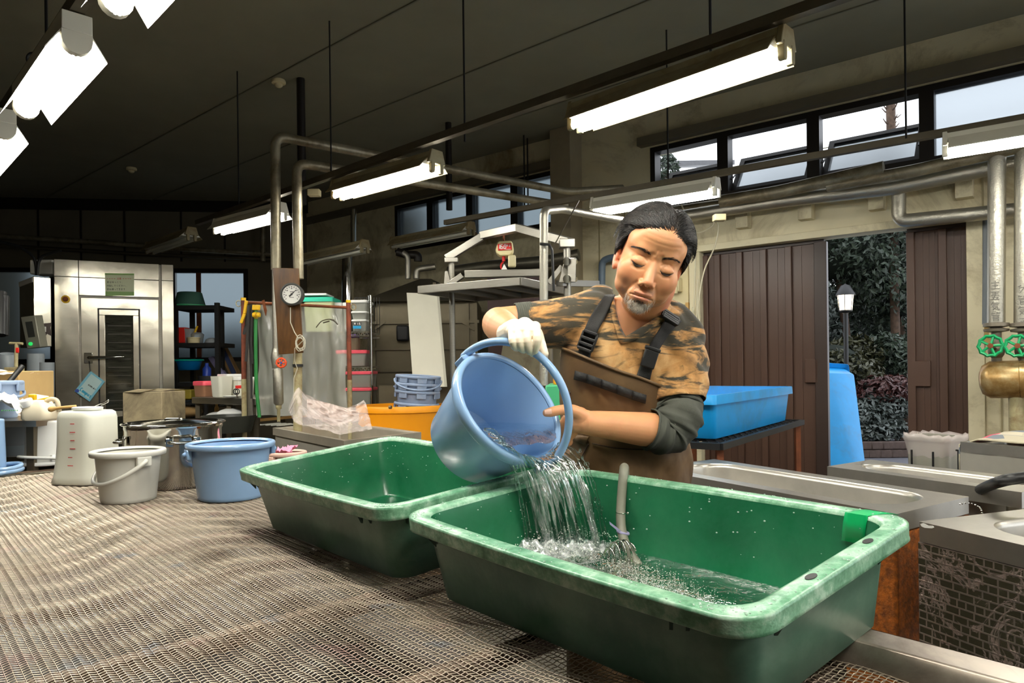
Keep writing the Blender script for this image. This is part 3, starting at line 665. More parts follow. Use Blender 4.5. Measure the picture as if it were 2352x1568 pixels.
# raised steel angle along the back edge of the table
b=MB(); zb=H-.4255
b.prism([TP(-1.2,-.03,zb),TP(-1.2,.035,zb),TP(-1.2,.045,zb-.012),TP(-1.2,.05,zb-.04),TP(-1.2,.044,zb-.04),TP(-1.2,.03,zb-.008),TP(-1.2,-.03,zb-.008)],A_*4.9)
b.prism([TP(-1.2,-.03,zb),TP(-1.2,-.022,zb),TP(-1.2,-.022,zb-.07),TP(-1.2,-.03,zb-.07)],A_*4.9)
obj('edge_angle',b,mat('worn_steel_angle',(172,160,146),.36,.75,var=.2,scale=6,stretch=(1,1,1),dirt=(90,74,66),dirtamt=.2),tb,30,.003)
# ================================================================ green tubs
def greenm(name,chalk,amt,a,c_,rough):
    T=NT(name); b=T.b; v=T.coord()
    c=T.ramp(T.noise(v,3.5,5,.6),[(.3,rgb(a)),(.7,rgb(c_))])
    c=T.mix(T.ramp(T.noise(v,5,9,.72,.3),[(.40,(0,0,0,1)),(.80,(amt,amt,amt,1))]),c,rgb(chalk))
    c=T.mix(T.ramp(T.noise(T.coord((1,1,.35)),24,5,.7),[(.70,(0,0,0,1)),(.78,(.5,.5,.5,1))]),c,rgb((18,48,34)))
    T.l(c,b.inputs['Base Color']); b.inputs['Roughness'].default_value=rough; T.bump(T.noise(v,9,3),.06,.01); return T.m
M['green']=greenm('green_tub_plastic',(100,150,120),.14,(12,72,44),(20,94,60),.26)
M['greenout']=greenm('weathered_green_tub_outside',(160,186,166),.34,(44,82,64),(62,106,86),.33)
T=NT('chalky_green_rim'); v=T.coord(); T.l(T.ramp(T.noise(v,26,6,.7),[(.33,rgb((62,116,84))),(.5,rgb((112,160,128))),(.66,rgb((172,202,178)))]),T.b.inputs['Base Color']); T.b.inputs['Roughness'].default_value=.3; T.bump(T.noise(v,120,2),.25,.003); M['greenrim']=T.m
def quadmap(Q,u,v):
    a,b,c,d=[V(q) for q in Q]      # FL BL BR FR ; u along FL->FR, v along FL->BL
    s,t=(u+1)/2,(v+1)/2; return a*(1-s)*(1-t)+b*(1-s)*t+c*s*t+d*s*(1-t)
def rrect(L,Wd,rad,n=7):
    out=[]
    for (sx,sy,a0) in ((1,1,0),(-1,1,90),(-1,-1,180),(1,-1,270)):
        for k in range(n+1):
            a=math.radians(a0+90*k/n); out.append((sx*(L/2-rad)+rad*math.cos(a),sy*(Wd/2-rad)+rad*math.sin(a)))
    # subdivide the straight runs
    res=[]; N=len(out)
    for i in range(N):
        p,q=out[i],out[(i+1)%N]; res.append(p); d=math.hypot(q[0]-p[0],q[1]-p[1]); k=int(d/.05)
        for j in range(1,k): res.append((p[0]+(q[0]-p[0])*j/k,p[1]+(q[1]-p[1])*j/k))
    return res
class Tub:
    def __init__(s,rim,bot,rw=.026,bow=.012):
        s.rim=[V(p)+V((0,0,H)) for p in rim]; s.bot=[V(p)+V((0,0,H)) for p in bot]
        s.L=((s.rim[0]-s.rim[3]).length+(s.rim[1]-s.rim[2]).length)/2; s.Wd=((s.rim[0]-s.rim[1]).length+(s.rim[2]-s.rim[3]).length)/2
        s.out=rrect(s.L,s.Wd,.055); s.rw=rw; s.bow=bow
    def pt(s,q,t,e):
        """q: outline point in metres, t: 0 bottom .. 1 rim, e: outward of the wall"""
        k=e-s.rw
        u=q[0]/(s.L/2)*(1+k/(s.L/2)); v=q[1]/(s.Wd/2)*(1+k/(s.Wd/2))
        ub=q[0]/(s.L/2)*(1+e/(s.L/2)); vb=q[1]/(s.Wd/2)*(1+e/(s.Wd/2))
        a=quadmap(s.bot,ub,vb); b=quadmap(s.rim,u,v)
        n=(s.rim[1]-s.rim[0]).normalized(); w_=max(0,1-u*u)*s.bow*(t if t<1 else 1)*(1 if v<0 else .6)
        return a*(1-t)+b*t+n*(w_*(-1 if v<0 else 1)*min(1,abs(v)))
    def ring(s,t,e): return [s.pt(q,t,e) for q in s.out]
def make_tub(T_,label):
    c=sum(T_.bot,V())/4; t=thing('green_tub',label,'tub',c)
    b=MB(); b.rings([T_.ring(*r) for r in ((0,-.022),(.008,-.008),(.04,0),(.45,0),(.86,0),(.985,-.005))],True,True); b.m=1; b.rings([T_.ring(*r) for r in ((.985,-.005),(.86,-.006),(.45,-.006),(.05,-.007),(.022,-.013),(.016,-.03))],True,False,True); obj('basin',b,[M['greenout'],M['green']],t,60)
    b=MB(); b.rings([T_.ring(*r) for r in ((.855,.001),(.86,.022),(.835,.024),(.832,.029),(.845,.031),(.87,.0295),(.965,.0275),(.99,.0265),(1.0,.022),(1.004,.012),(1.0,.0),(.985,-.005),(.955,-.0055))]); obj('rim',b,M['greenrim'],t,70)
    return t
TB1=Tub([(-.8141,2.0331,-.2819),(-.4159,2.3866,-.2247),(.1427,1.765,-.2411),(-.2619,1.4115,-.2849)],[(-.7184,2.0403,-.4605),(-.4028,2.3255,-.4178),(.0783,1.7815,-.4217),(-.2454,1.4963,-.4595)])
TB2=Tub([(-.2294,1.3955,-.2894),(.1529,1.7194,-.2469),(.6541,1.1231,-.2486),(.2722,.7993,-.2985)],[(-.1526,1.4006,-.4605),(.1589,1.6619,-.421),(.6021,1.1401,-.4241),(.2905,.8788,-.4600)])
tub1=make_tub(TB1,'green plastic tub on the left, holding only a little water in its near corner')
tub2=make_tub(TB2,'larger looking green plastic tub in front, being filled with water from the blue bucket')
# small gussets under the rims, holes in the right rim, tape patch
def gusset(T_,par,q,s=.013):
    p=T_.pt(q,.83,.001); nrm=(T_.pt(q,.83,.03)-T_.pt(q,.83,0)).normalized(); tg=nrm.cross(V((0,0,1)))
    b=MB(); z=V((0,0,1)); b.prism([p-tg*s,p+tg*s,p+tg*s+nrm*.02,p-tg*s+nrm*.02],z*.004); b.prism([p-tg*s,p-tg*s+nrm*.02,p-tg*s-z*.022],tg*.005); b.prism([p+tg*s-tg*.005,p+tg*s-tg*.005+nrm*.02,p+tg*s-tg*.005-z*.022],tg*.005); obj('rim_gusset',b,mat('deep_green_gusset',(20,58,42),.5,var=.1) if 'gs' not in M else M['gs'],par,30)  # gusset green is darker than the tub walls
M['gs']=mat('dark_green_gusset',(18,52,38),.5,var=.1)
for T_,par in((TB1,tub1),(TB2,tub2)):
    for q in ((-T_.L/2+.07,-T_.Wd/2),(T_.L/2-.10,-T_.Wd/2),(T_.L/2,-T_.Wd/2+.06),(T_.L/2,T_.Wd/2-.08)): gusset(T_,par,q)
for f in (.33,.70):
    q=(TB2.L/2,-TB2.Wd/2+TB2.Wd*f); p=TB2.pt(q,1.0035,.0105); n=(TB2.rim[2]-TB2.rim[3]).normalized(); u=(TB2.rim[3]-TB2.rim[0]).normalized(); z=u.cross(n)
    b=MB(); b.prism([p+n*(.013*math.cos(a))+u*(.006*math.sin(a)) for a in np.linspace(0,2*math.pi,14,endpoint=False)],z*.0012); obj('drain_slot',b,M['black'],tub2,30)
b=MB(); g=[]
for f in np.linspace(.905,.965,6):
    q=(TB2.L/2-.012-.06*(.965-f)*8,TB2.Wd/2); 
    row=[]
    for (t_,e) in ((.99,.029),(1.009,.020),(1.01,.008),(1.0,-.008),(.9,-.0095),(.72,-.0095)): row.append(TB2.pt((TB2.L/2-.078+ (f-.905)/.06*.042,TB2.Wd/2),t_,e))
    g.append(row)
b.rings(g,False); o=obj('green_tape',b,mat('bright_green_tape',(0,150,84),.35,var=.06),tub2,60,label='bright green tape patch'); m=o.modifiers.new('t','SOLIDIFY'); m.thickness=.001
# water lying in the tubs
def watermat(name,tint,bs,bd,ior=1.33,rough=.03,strength=.9,damp=1.0):
    """clear water: see-through tinted body with a fresnel mirror on its rippled surface"""
    T=NT(name); T.n.remove(T.b); tr=T.new('ShaderNodeBsdfTransparent'); tr.inputs[0].default_value=rgb(tint); gl=T.new('ShaderNodeBsdfGlossy'); gl.inputs['Roughness'].default_value=rough; gl.inputs[0].default_value=(1,1,1,1)
    fr=T.new('ShaderNodeFresnel'); fr.inputs['IOR'].default_value=ior; mx=T.new('ShaderNodeMixShader'); mu=T.new('ShaderNodeMath',operation='MULTIPLY'); mu.inputs[1].default_value=damp; T.l(fr.outputs[0],mu.inputs[0]); T.l(mu.outputs[0],mx.inputs[0]); T.l(tr.outputs[0],mx.inputs[1]); T.l(gl.outputs[0],mx.inputs[2]); T.l(mx.outputs[0],T.out.inputs[0])
    if bs:
        bp=T.new('ShaderNodeBump'); bp.inputs['Strength'].default_value=strength; bp.inputs['Distance'].default_value=bd; T.l(T.noise(T.coord(),bs,4,.6,.8),bp.inputs['Height']); T.l(bp.outputs[0],gl.inputs['Normal']); T.l(bp.outputs[0],fr.inputs['Normal'])
    return T.m
def pool(T_,z,label,m,seg=70,amp=0,centre=None):
    # clip the inner outline by the sloping bottom
    zf=(T_.bot[0].z+T_.bot[3].z)/2+.004; zk=(T_.bot[1].z+T_.bot[2].z)/2+.004; vc=min(1,(z-zf)/(zk-zf)*2-1)
    pts=[]
    for q in T_.out:
        tz=max(.02,(z-(zf+(zk-zf)*(q[1]/T_.Wd+.5)))/.165); p=T_.pt(q,min(tz,.5),-.0062)
        pts.append(V((p.x,p.y,z)))
    a=sum(pts,V())/len(pts); rg=[]
    vmax=vc*T_.Wd/2
    cl=[]
    for q,p in zip(T_.out,pts):
        if q[1]>vmax:
            # slide along the short axis back to the shore line
            p2=T_.pt((q[0],vmax),.05,-.012); p=V((p2.x,p2.y,z))
        cl.append(p)
    c=sum(cl,V())/len(cl)
    for k in range(seg//2+1):
        f=k/(seg//2); ring=[]
        for p in cl:
            x=c.lerp(p,max(f,.001)); h=0
            if amp:
                d=(x-centre).length; h=amp*math.exp(-d/.16)*math.sin(d*95+2*noise.noise(x*14))+amp*1.4*noise.noise(x*22)*math.exp(-d/.22)+amp*.5*noise.noise(x*45)
            ring.append(V((x.x,x.y,z+h*(1 if f<.98 else .3))))
        rg.append(ring)
    b=MB(); b.rings(rg,True,True); return tag(obj('tub_water',b,m,None,180),label,'water')
def pool_centre(): return WZ(1300,1255,H-.405)
pool(TB1,H-.4385,'shallow clear water in the near right corner of the left green tub',watermat('clear_water_still',(214,246,224),18,.004),60,.0012,WZ(900,1140,H-.4385))
pool(TB2,H-.4065,'rippling clear water filling the bottom of the front green tub',watermat('clear_water_moving',(206,246,222),24,.010),120,.006,pool_centre())
# ================================================================ steel sinks on the right
def sink(C,depth,skirt,label,inset=.055,rad=.09,legs=True,mt='sink',top=None):
    """C: rim corners FL BL BR FR in world, level rim"""
    c=sum(C,V())/4; t=thing('steel_sink',label,'sink',(c.x,c.y,0))
    L=((C[0]-C[3]).length+(C[1]-C[2]).length)/2; Wd=((C[0]-C[1]).length+(C[3]-C[2]).length)/2; z=V((0,0,1))
    def ring(e,h,r=rad):
        out=rrect(L-2*e,Wd-2*e,max(r,.012),8); return [quadmap(C,q[0]/(L/2),q[1]/(Wd/2))-z*h for q in out]
    b=MB()
    rg=[]
    n=len(ring(inset,0))
    o_=[quadmap(C,*(lambda x,y:(max(-1,min(1,x)),max(-1,min(1,y))))(q[0]/(L/2-inset)*1.0,q[1]/(Wd/2-inset)*1.0)) for q in rrect(L-2*inset,Wd-2*inset,.012,8)]
    # flat top flange: square outer outline to rounded inner outline (same point count)
    inn=[quadmap(C,q[0]/(L/2),q[1]/(Wd/2)) for q in _same(L-2*inset,Wd-2*inset,rad)]
    out=[quadmap(C,q[0]/(L/2),q[1]/(Wd/2)) for q in _same(L,Wd,.004)]
    outs=[p-z*.004 for p in out]
    low=[p-z*.05 for p in out]; b.rings([low,outs,out,inn]); obj('rim',b,M[mt],t,35)
    b=MB(); i2=[[quadmap(C,q[0]/(L/2),q[1]/(Wd/2))-z*h for q in _same(L-2*inset-2*e,Wd-2*inset-2*e,max(rad-e,.02))] for e,h in ((0,0),(.006,.004),(.010,.016),(.016,depth-.05),(.03,depth-.015),(.06,depth))]
    b.rings(i2,True,False,True); obj('basin',b,M[mt],t,60)
    return t
def _same(L,Wd,rad,n=8,per=10):
    out=[]
    for (sx,sy,a0,dx,dy) in ((1,1,0,-1,0),(-1,1,90,0,-1),(-1,-1,180,1,0),(1,-1,270,0,1)):
        for k in range(n+1):
            a=math.radians(a0+90*k/n); out.append((sx*(L/2-rad)+rad*math.cos(a),sy*(Wd/2-rad)+rad*math.sin(a)))
        e=out[-1]; run=(L-2*rad) if dx else (Wd-2*rad)
        for j in range(1,per): out.append((e[0]+dx*run*j/per,e[1]+dy*run*j/per))
    return out
SZ=H-.40
# sink behind the front tub
FRs=WZ(2060,1180,SZ+.0); BRs=WZ(2226,1140,SZ); BLs=WZ(1640,1054,SZ); FLs=FRs+(BLs-BRs)
s1=sink([FLs,BLs,BRs,FRs],.28,.3,'long stainless sink directly behind the front green tub',.06,.12)
b=MB(); z=V((0,0,1)); k=V((0,0,-.055)); d1=(BRs-BLs).normalized(); p1=(FRs-BRs).normalized()
b.hexa([FRs+k-d1*.012-z*.62,FRs+k-d1*.0-z*.62,BRs+k-z*.62,BRs+k-d1*.012-z*.62],[FRs+k-d1*.012,FRs+k,BRs+k,BRs+k-d1*.012]); obj('side_panel',b,M['orangerust'],s1,30,label='orange rusted end panel')
b=MB(); b.hexa([FLs+k-z*.62,FRs+k-z*.62,FRs+k-p1*.012-z*.62,FLs+k-p1*.012-z*.62],[FLs+k,FRs+k,FRs+k-p1*.012,FLs+k-p1*.012]); obj('front_panel',b,M['orangerust'],s1,30)
for q in (FLs,BLs,BRs,FRs): b=MB(); q2=q.lerp((FLs+BRs)/2,.18); b.cyl((q2.x,q2.y,0),(q2.x,q2.y,SZ-.05),.02,10); obj('leg',b,M['galv'],s1,40)
# sink behind it
B2=WZ(2001,1055,SZ); d2=d1; pp=(FLs-BLs).normalized(); L2=.68
C2=[B2+pp*.32,B2,B2+d2*L2,B2+d2*L2+pp*.32]; C2=[C2[0],C2[1],C2[2],C2[3]]
# keep clear of the first sink
s2=sink(C2,.26,.3,'second stainless sink beyond the long one, under the black hose',.06,.12)
for q in C2: b=MB(); q2=q.lerp(sum(C2,V())/4,.08); b.cyl((q2.x,q2.y,0),(q2.x,q2.y,SZ-.05),.02,10); obj('leg',b,M['galv'],s2,40)
# front right sink with the patterned skirt
F3=WZ(2110,1197,SZ); q3=WZ(2352,1252,SZ); dd=(q3-F3).normalized(); b3=WZ(2300,1127,SZ); e3=(b3-F3).normalized(); e3=(e3-dd*e3.dot(dd)).normalized()
C3=[F3,F3+e3*.62,F3+e3*.62+dd*.95,F3+dd*.95]
s3=sink(C3,.26,.3,'front right stainless sink with cobble patterned skirt at the picture edge',.075,.13)
T=NT('cobble_patterned_steel'); b_=T.b; b_.inputs['Metallic'].default_value=.85; b_.inputs['Roughness'].default_value=.33
tc=T.new('ShaderNodeTexCoord'); mp=T.new('ShaderNodeMapping'); T.l(tc.outputs['UV'],mp.inputs[0]); 
def brickn(sc_,w,h,off,seedv):
    n=T.new('ShaderNodeTexBrick'); n.inputs['Scale'].default_value=sc_; n.inputs['Mortar Size'].default_value=.13; n.inputs['Mortar Smooth'].default_value=.35; n.inputs['Brick Width'].default_value=w; n.inputs['Row Height'].default_value=h; n.offset=off; n.inputs['Color1'].default_value=(0,0,0,1); n.inputs['Color2'].default_value=(.0,.0,.0,1); n.inputs['Mortar'].default_value=(1,1,1,1); n.squash=.62; n.squash_frequency=3; n.offset_frequency=2; T.l(mp.outputs[0],n.inputs['Vector']); return n.outputs[0]
k=brickn(1,1.9,1.0,.43,0)
steel_=T.ramp(T.noise(T.coord(),6,6,.7),[(.3,rgb((150,140,130))),(.7,rgb((196,184,172)))])
c=T.mix(k,rgb((84,80,62)),steel_)
w_=T.ramp(T.noise(T.coord(),7,6,.7,1.2),[(.47,(0,0,0,1)),(.50,(1,1,1,1)),(.53,(0,0,0,1))])
c=T.mix(w_,c,rgb((206,186,176))); T.l(c,b_.inputs['Base Color'])
r_=T.mix(k,(.5,.5,.5,1),(.28,.28,.28,1)); T.l(r_,b_.inputs['Roughness']); T.bump(k,.35,.004); M['cobble']=T.m
def panel_uv(name,P0,du,dv,L,Hh,th,m,par,us):
    """thin panel from P0 spanned by du (L) and dv (Hh) with a metric uv"""
    n=du.cross(dv).normalized(); b=MB(); b.hexa([P0,P0+du*L,P0+du*L-n*th,P0-n*th],[P0+dv*Hh,P0+dv*Hh+du*L,P0+dv*Hh+du*L-n*th,P0+dv*Hh-n*th])
    o=obj(name,b,m,par,30); me=o.data; uv=me.uv_layers.new(name='UVMap'); base=wloc(o)
    for l in me.loops:
        q=me.vertices[l.vertex_index].co+base-P0; uv.data[l.index].uv=(q.dot(du)/us,q.dot(dv)/us)
    return o
zz=V((0,0,-1))
panel_uv('skirt_panel',F3-V((0,0,.052))-e3*-.006,dd,zz,.95,.27,.008,M['cobble'],s3,.019)
panel_uv('skirt_panel',F3-V((0,0,.052))+dd*.004+e3*.0,e3,zz,.6,.27,-.006,M['cobble'],s3,.019)
# worn white scratch on the rim corner
b=MB(); 
pts=[(2113,1203),(2120,1201),(2132,1207),(2142,1207),(2145,1211),(2140,1213),(2124,1212),(2117,1209)]
pl=[WP(px,py,F3-e3*.0015,e3) for px,py in pts]; b.prism(pl,e3*.001); obj('bare_patch',b,M['paper'],s3,30,label='bare pale patch at the corner')
for q in (C3[0],C3[3]): b=MB(); q2=q.lerp(sum(C3,V())/4,.16); b.cyl((q2.x,q2.y,0),(q2.x,q2.y,SZ-.05),.022,10); obj('leg',b,M['galv'],s3,40)
# bead chain hanging into it
t=thing('bead_chain','fine bead chain lying over the inner edge of the front right sink','chain',WZ(2205,1156,SZ))
P=smooth_path([WZ(2205,1157,SZ+.003),WZ(2225,1155,SZ+.003),WZ(2246,1162,SZ+.003),WZ(2254,1172,SZ-.0),WZ(2258,1190,SZ-.03),WZ(2262,1200,SZ-.045)],9); b=MB()
for q in P[::3]: b.ball(q,.0026,n=6,m=4)
obj('beads',b,M['chrome'],t,180); b=MB(); q=P[-1]; b.tube([q+V((math.cos(a)*.008,0,math.sin(a)*.012-.012)) for a in np.linspace(0,6.28,14)],.0012,5); obj('ring',b,M['chrome'],t,180)
# black hose over the second sink
b=MB(); b.tube(smooth_path([WZ(2236,1132,SZ-.09),WZ(2258,1121,SZ+.012),WZ(2290,1108,SZ+.07),WZ(2330,1099,SZ+.085),WZ(2400,1094,SZ+.09),WZ(2500,1100,SZ+.05)],6),.0155,12); tag(obj('black_hose',b,M['black'],None,60),'thick black hose lying across the second steel sink','hose')
# ================================================================ right wall: pipes, valves, drum, switch
def wallpipe(px,offs,r,label,m=None,er=.09,name='wall_pipe'):
    P=[wr(x,y,o) for (x,y),o in zip(px,offs)]
    return pipe(name,P,r,label,m or M['foil'],16,er)
wallpipe([(1560,498),(1800,460),(2046,432),(2420,356)],[.30]*4,.055,'fat foil lagged pipe running along the wall above the door')
wallpipe([(1470,493),(1700,462),(1850,438)],[.14]*3,.04,'thinner lagged pipe behind the fat one above the door',M['foild'])
wallpipe([(1655,462),(1790,440),(2030,385)],[.52,.52,.52],.05,'lagged pipe with dark joint above the head of the man, right part',M['foild'])
wallpipe([(1900,428),(2100,392),(2420,318)],[.5]*3,.045,'upper lagged pipe at the far right below the bright window',M['foild'])
wallpipe([(2064,440),(2064,508),(2420,474)],[.22,.22,.22],.05,'lagged pipe dropping and turning right above the second door leaf',M['foil'],.07)
for px,l in ((2290,'left of two vertical lagged pipes above the green valve wheels'),(2352,'right of two vertical lagged pipes, at the picture edge')):
    a=wr(px,330,.48); c=wr(px-2,742,.48); t=thing('vertical_pipe',l,'pipe',c)
    b=MB(); b.tube([a,c],.052,18); P_=obj('lagging',b,M['foil'],t,60)
    b=MB(); b.lathe(c,(0,0,-1),[(.02,-.01),(.075,0),(.075,.022),(.03,.03),(.075,.04),(.07,.055),(.03,.062),(.03,.16)],20); obj('flange',b,mat('dull_cast_flange',(120,112,98),.5,.4,var=.15),t,35)
    b=MB(); vb=c-V((0,0,.18)); b.ball(vb,.05,.05,.065); b.cyl(vb-V((0,0,.02)),vb-V((0,0,.12)),.03,12); obj('valve_body',b,M['galv'],t,60)
    wc=wr(px-15,794,.61); wheel(t,wc,.065,nR+V((0,0,.05)),M['greenvalve'],M['rust'],th=.011); b=MB(); b.cyl(vb,wc,.014,8); obj('spindle',b,M['galv'],t,60)
    for k,ch in enumerate((((0,0),(1,0)) )): pass
# hand written marks on the lagging
def glyphs(name,par,P,ux,uz,size,strokes,m,th=.0012,lift=V((0,0,0))):
    """strokes: list of polylines in a 10 x 10 cell, per glyph stacked downwards"""
    b=MB(); n=ux.cross(uz)
    for g,S in enumerate(strokes):
        for pl in S:
            pts=[P+ux*((x/10-.5)*size)+uz*(-(y/10)*size-g*size*1.25)+lift for x,y in pl]
            for i in range(len(pts)-1): b.bar(pts[i],pts[i+1],size*.09,th,n)
    return obj(name,b,m,par,30)
K_shu=[[(5,0),(5.5,1.5)],[(1,2.5),(9,2.5)],[(2,6),(8,6)],[(.5,9.5),(9.5,9.5)],[(5,2.5),(5,9.5)]]
K_jou=[[(1,1),(9,1)],[(2,3),(8,3)],[(5,1),(5,5)],[(1,5),(9,5)],[(2,7),(8,7),(6,9.5)],[(5,5),(3,9.5)],[(1,9.5),(9,9.5)]]
K_ki=[[(3,0),(1,3)],[(2,1.5),(9,1.5)],[(3,3.5),(8,3.5)],[(2,5.5),(7,5.5),(7.5,9.5),(9.5,9)],[(3,6.5),(6,9.5)],[(6,6.5),(2.5,9.5)]]
K_kan=[[(2,0),(1,2)],[(2,1),(5,1)],[(7,0),(6,2)],[(7,1),(10,1)],[(1,3.5),(9,3.5)],[(3,5),(3,10)],[(3,5),(8,5),(8,7),(3,7)],[(3,8),(8,8),(8,10),(3,10)]]
q=wr(2287,646,.48)+nR*.0535
glyphs('hand_written_mark',[o for o in bpy.data.objects if o.name.startswith('vertical_pipe')][0],q,-nR.cross(V((0,0,1))) if (-nR.cross(V((0,0,1)))).x>0 else nR.cross(V((0,0,1))),V((0,0,1)),.056,[K_shu,K_jou,K_ki,K_kan],mat('pale_ink',(110,108,100),.6,var=0))
q=wr(2349,655,.48)+nR*.0535
glyphs('hand_written_mark',[o for o in bpy.data.objects if o.name.startswith('vertical_pipe')][1],q,dR,V((0,0,1)),.056,[[[(1,2),(4,1)],[(2,4),(7,3),(3,9)],[(8,1),(9,2)]],K_kan,K_ki,[[(2,2),(8,2),(3,9)],[(3,5),(9,9)]]],M['ink'] if False else mat('pale_ink_two',(110,108,100),.6,var=0))
# rusty drum
a=wr(2262,872,.48); c=wr(2480,868,.48); ax=(c-a).normalized()
t=thing('steam_drum','rust streaked horizontal steel drum under the green valve wheels','drum',a)
T=NT('rust_streaked_drum'); v=T.coord((1,1,1)); cc=T.ramp(T.noise(v,5,6,.7),[(.3,rgb((112,72,30))),(.5,rgb((176,140,84))),(.68,rgb((206,186,140)))]); T.l(cc,T.b.inputs['Base Color']); T.b.inputs['Metallic'].default_value=.5; T.b.inputs['Roughness'].default_value=.34; T.bump(T.noise(v,20,4),.15,.01)
R_=.125
b=MB(); b.lathe(a,ax,[(.001,-.035),(.05,-.03),(.095,-.015),(R_,.03),(R_,.19),(R_-.003,.193),(R_,.196),(R_,.43),(R_-.003,.433),(R_,.436),(R_,1.0)],40); obj('shell',b,T.m,t,40)
b=MB(); q=a+ax*.17; b.cyl(q-V((0,0,R_-.02)),V((q.x,q.y,0)),.042,14); obj('stand_pipe',b,M['creampole'],t,50)
q=wr(2349,965,.33); b=MB(); b.cyl(q-V((0,0,.04)),q+V((0,0,.07)),.02,10); b.ball(q,.035); tag(obj('drain_valve',b,mat('brass',(128,112,66),.4,.6,var=.2),None,60),'small brass drain valve below the rusty drum','valve')
# grey conduit and switch plate
wallpipe([(2268,478),(2264,500),(2262,745)],[.03,.03,.03],.022,'grey vinyl conduit beside the vertical pipes',M['greyw'],.05,'conduit')
t=thing('switch_plate','cream switch plate with two rocker switches behind the left valve','switch',wr(2262,760,.0))
zc=wr(2266,762,0).z; s0=sR(2266); b=MB(); b.hexa(*seg(s0-.075,s0+.085,zc-.085,zc+.085,.012,.012)); obj('plate',b,mat('yellowed_plate',(190,160,98),.5,var=.1),t,30,.003)
for d in (-.045,.04): b=MB(); b.hexa(*seg(s0+d-.022,s0+d+.022,zc-.05,zc+.05,.014,.02)); obj('rocker',b,M['ivory'],t,30,.003)
# steel trough at the far right with a towel, bin beside it
TZ2=H-.36
fl=WZ(2205,1014,TZ2); fr=WZ(2420,1032,TZ2); dx=(fr-fl).normalized(); dy=V((-dx.y,dx.x,0)); dy=dy if dy.y>0 else -dy
C=[fl,fl+dy*.36,fl+dx*.9+dy*.36,fl+dx*.9]
t=sink(C,.4,.3,'deep steel trough with a patterned towel, below the rusty drum',.03,.05,mt='sink')
b=MB(); z=V((0,0,-1)); bt=[p+V((0,0,-.045)) for p in C]; b.rings([[p+z*.44 for p in bt],bt]); obj('outer_wall',b,mat('pale_brushed_steel',(166,162,150),.42,.35,var=.08),t,30)
for q in C: b=MB(); q2=q.lerp(sum(C,V())/4,.08); b.cyl((q2.x,q2.y,0),(q2.x,q2.y,TZ2-.3),.022,10); obj('leg',b,M['galv'],t,40)
b=MB(); g=[]
for i in range(26):
    u=i/25; row=[]
    for j in range(14):
        w_=j/13; p=fl+dx*(-.035+.80*u)+dy*(.02+.30*w_)+V((0,0,.012+.010*noise.noise(V((u*5,w_*4,1)))+.012*math.sin(u*9)*w_+.014*w_))
        if u<.10: p=fl+dx*(-.035*0-.012)+dy*(.02+.30*w_)+V((0,0,.012-(.10-u)*1.5-.006*math.sin(w_*9)))
        row.append(p)
    g.append(row)
b.rings(g,False)
T=NT('patterned_towel'); v=T.coord(); n=T.new('ShaderNodeTexVoronoi'); n.inputs['Scale'].default_value=13; T.l(v,n.inputs[0]); sx=T.new('ShaderNodeSeparateColor'); T.l(n.outputs['Color'],sx.inputs[0])
c1=T.ramp(sx.outputs[0],[(0,rgb((196,186,160))),(.45,rgb((120,126,132))),(.7,rgb((206,196,172))),(.84,rgb((206,92,110)))],'CONSTANT'); T.l(c1,T.b.inputs['Base Color']); T.b.inputs['Roughness'].default_value=.9
o=obj('towel',b,T.m,None,180); tag(o,'faded towel with pink and grey patches laid over the deep trough','towel'); m=o.modifiers.new('t','SOLIDIFY'); m.thickness=.006
bn=W(2150,1120,3.62); t=thing('waste_bin','translucent bin with a plastic liner and wire holder beside the deep trough','bin',(bn.x,bn.y,0)); c=V((bn.x,bn.y,0)); zt_=W(2150,1000,3.62).z
def rr3(c,L,Wd,rad,z,ux,uy): return [c+ux*q[0]+uy*q[1]+V((0,0,z)) for q in _same(L,Wd,rad,5,4)]
b=MB(); b.rings([rr3(c,*r,dx,dy) for r in ((.15,.15,.04,.0),(.17,.17,.04,.02),(.215,.21,.05,zt_-.02),(.235,.23,.05,zt_-.02),(.235,.23,.05,zt_),(.21,.205,.05,zt_),(.165,.165,.04,.03))],True,True,True); obj('body',b,mat('smoky_bin_plastic',(176,174,160),.4,var=.06,trans=.3),t,40)
b=MB(); b.rings([[p+V((0,0,.006*math.sin(k*2.1))) for k,p in enumerate(rr3(c,*r,dx,dy))] for r in ((.19,.19,.05,zt_-.16),(.232,.226,.05,zt_-.03),(.245,.24,.05,zt_-.01),(.24,.236,.05,zt_+.012),(.2,.196,.05,zt_-.02),(.17,.17,.04,zt_-.14))]); obj('liner',b,M['film'],t,180)
b=MB()
for k in range(6): q=c+dx*(.14+k*.018)-dy*.05; b.bar(q+V((0,0,zt_-.32)),q+V((0,0,zt_-.06)),.005,.005)
b.bar(c+dx*.13-dy*.05+V((0,0,zt_-.06)),c+dx*.24-dy*.05+V((0,0,zt_-.06)),.008,.008); b.bar(c-dy*.125-dx*.05+V((0,0,zt_-.2)),c-dy*.125-dx*.05+V((0,0,zt_-.07)),.008,.006);b.bar(c-dy*.125+dx*.06+V((0,0,zt_-.2)),c-dy*.125+dx*.06+V((0,0,zt_-.07)),.008,.006); b.bar(c-dy*.125-dx*.05+V((0,0,zt_-.2)),c-dy*.125+dx*.06+V((0,0,zt_-.2)),.008,.006); obj('wire_holder',b,M['blackm'],t,30)
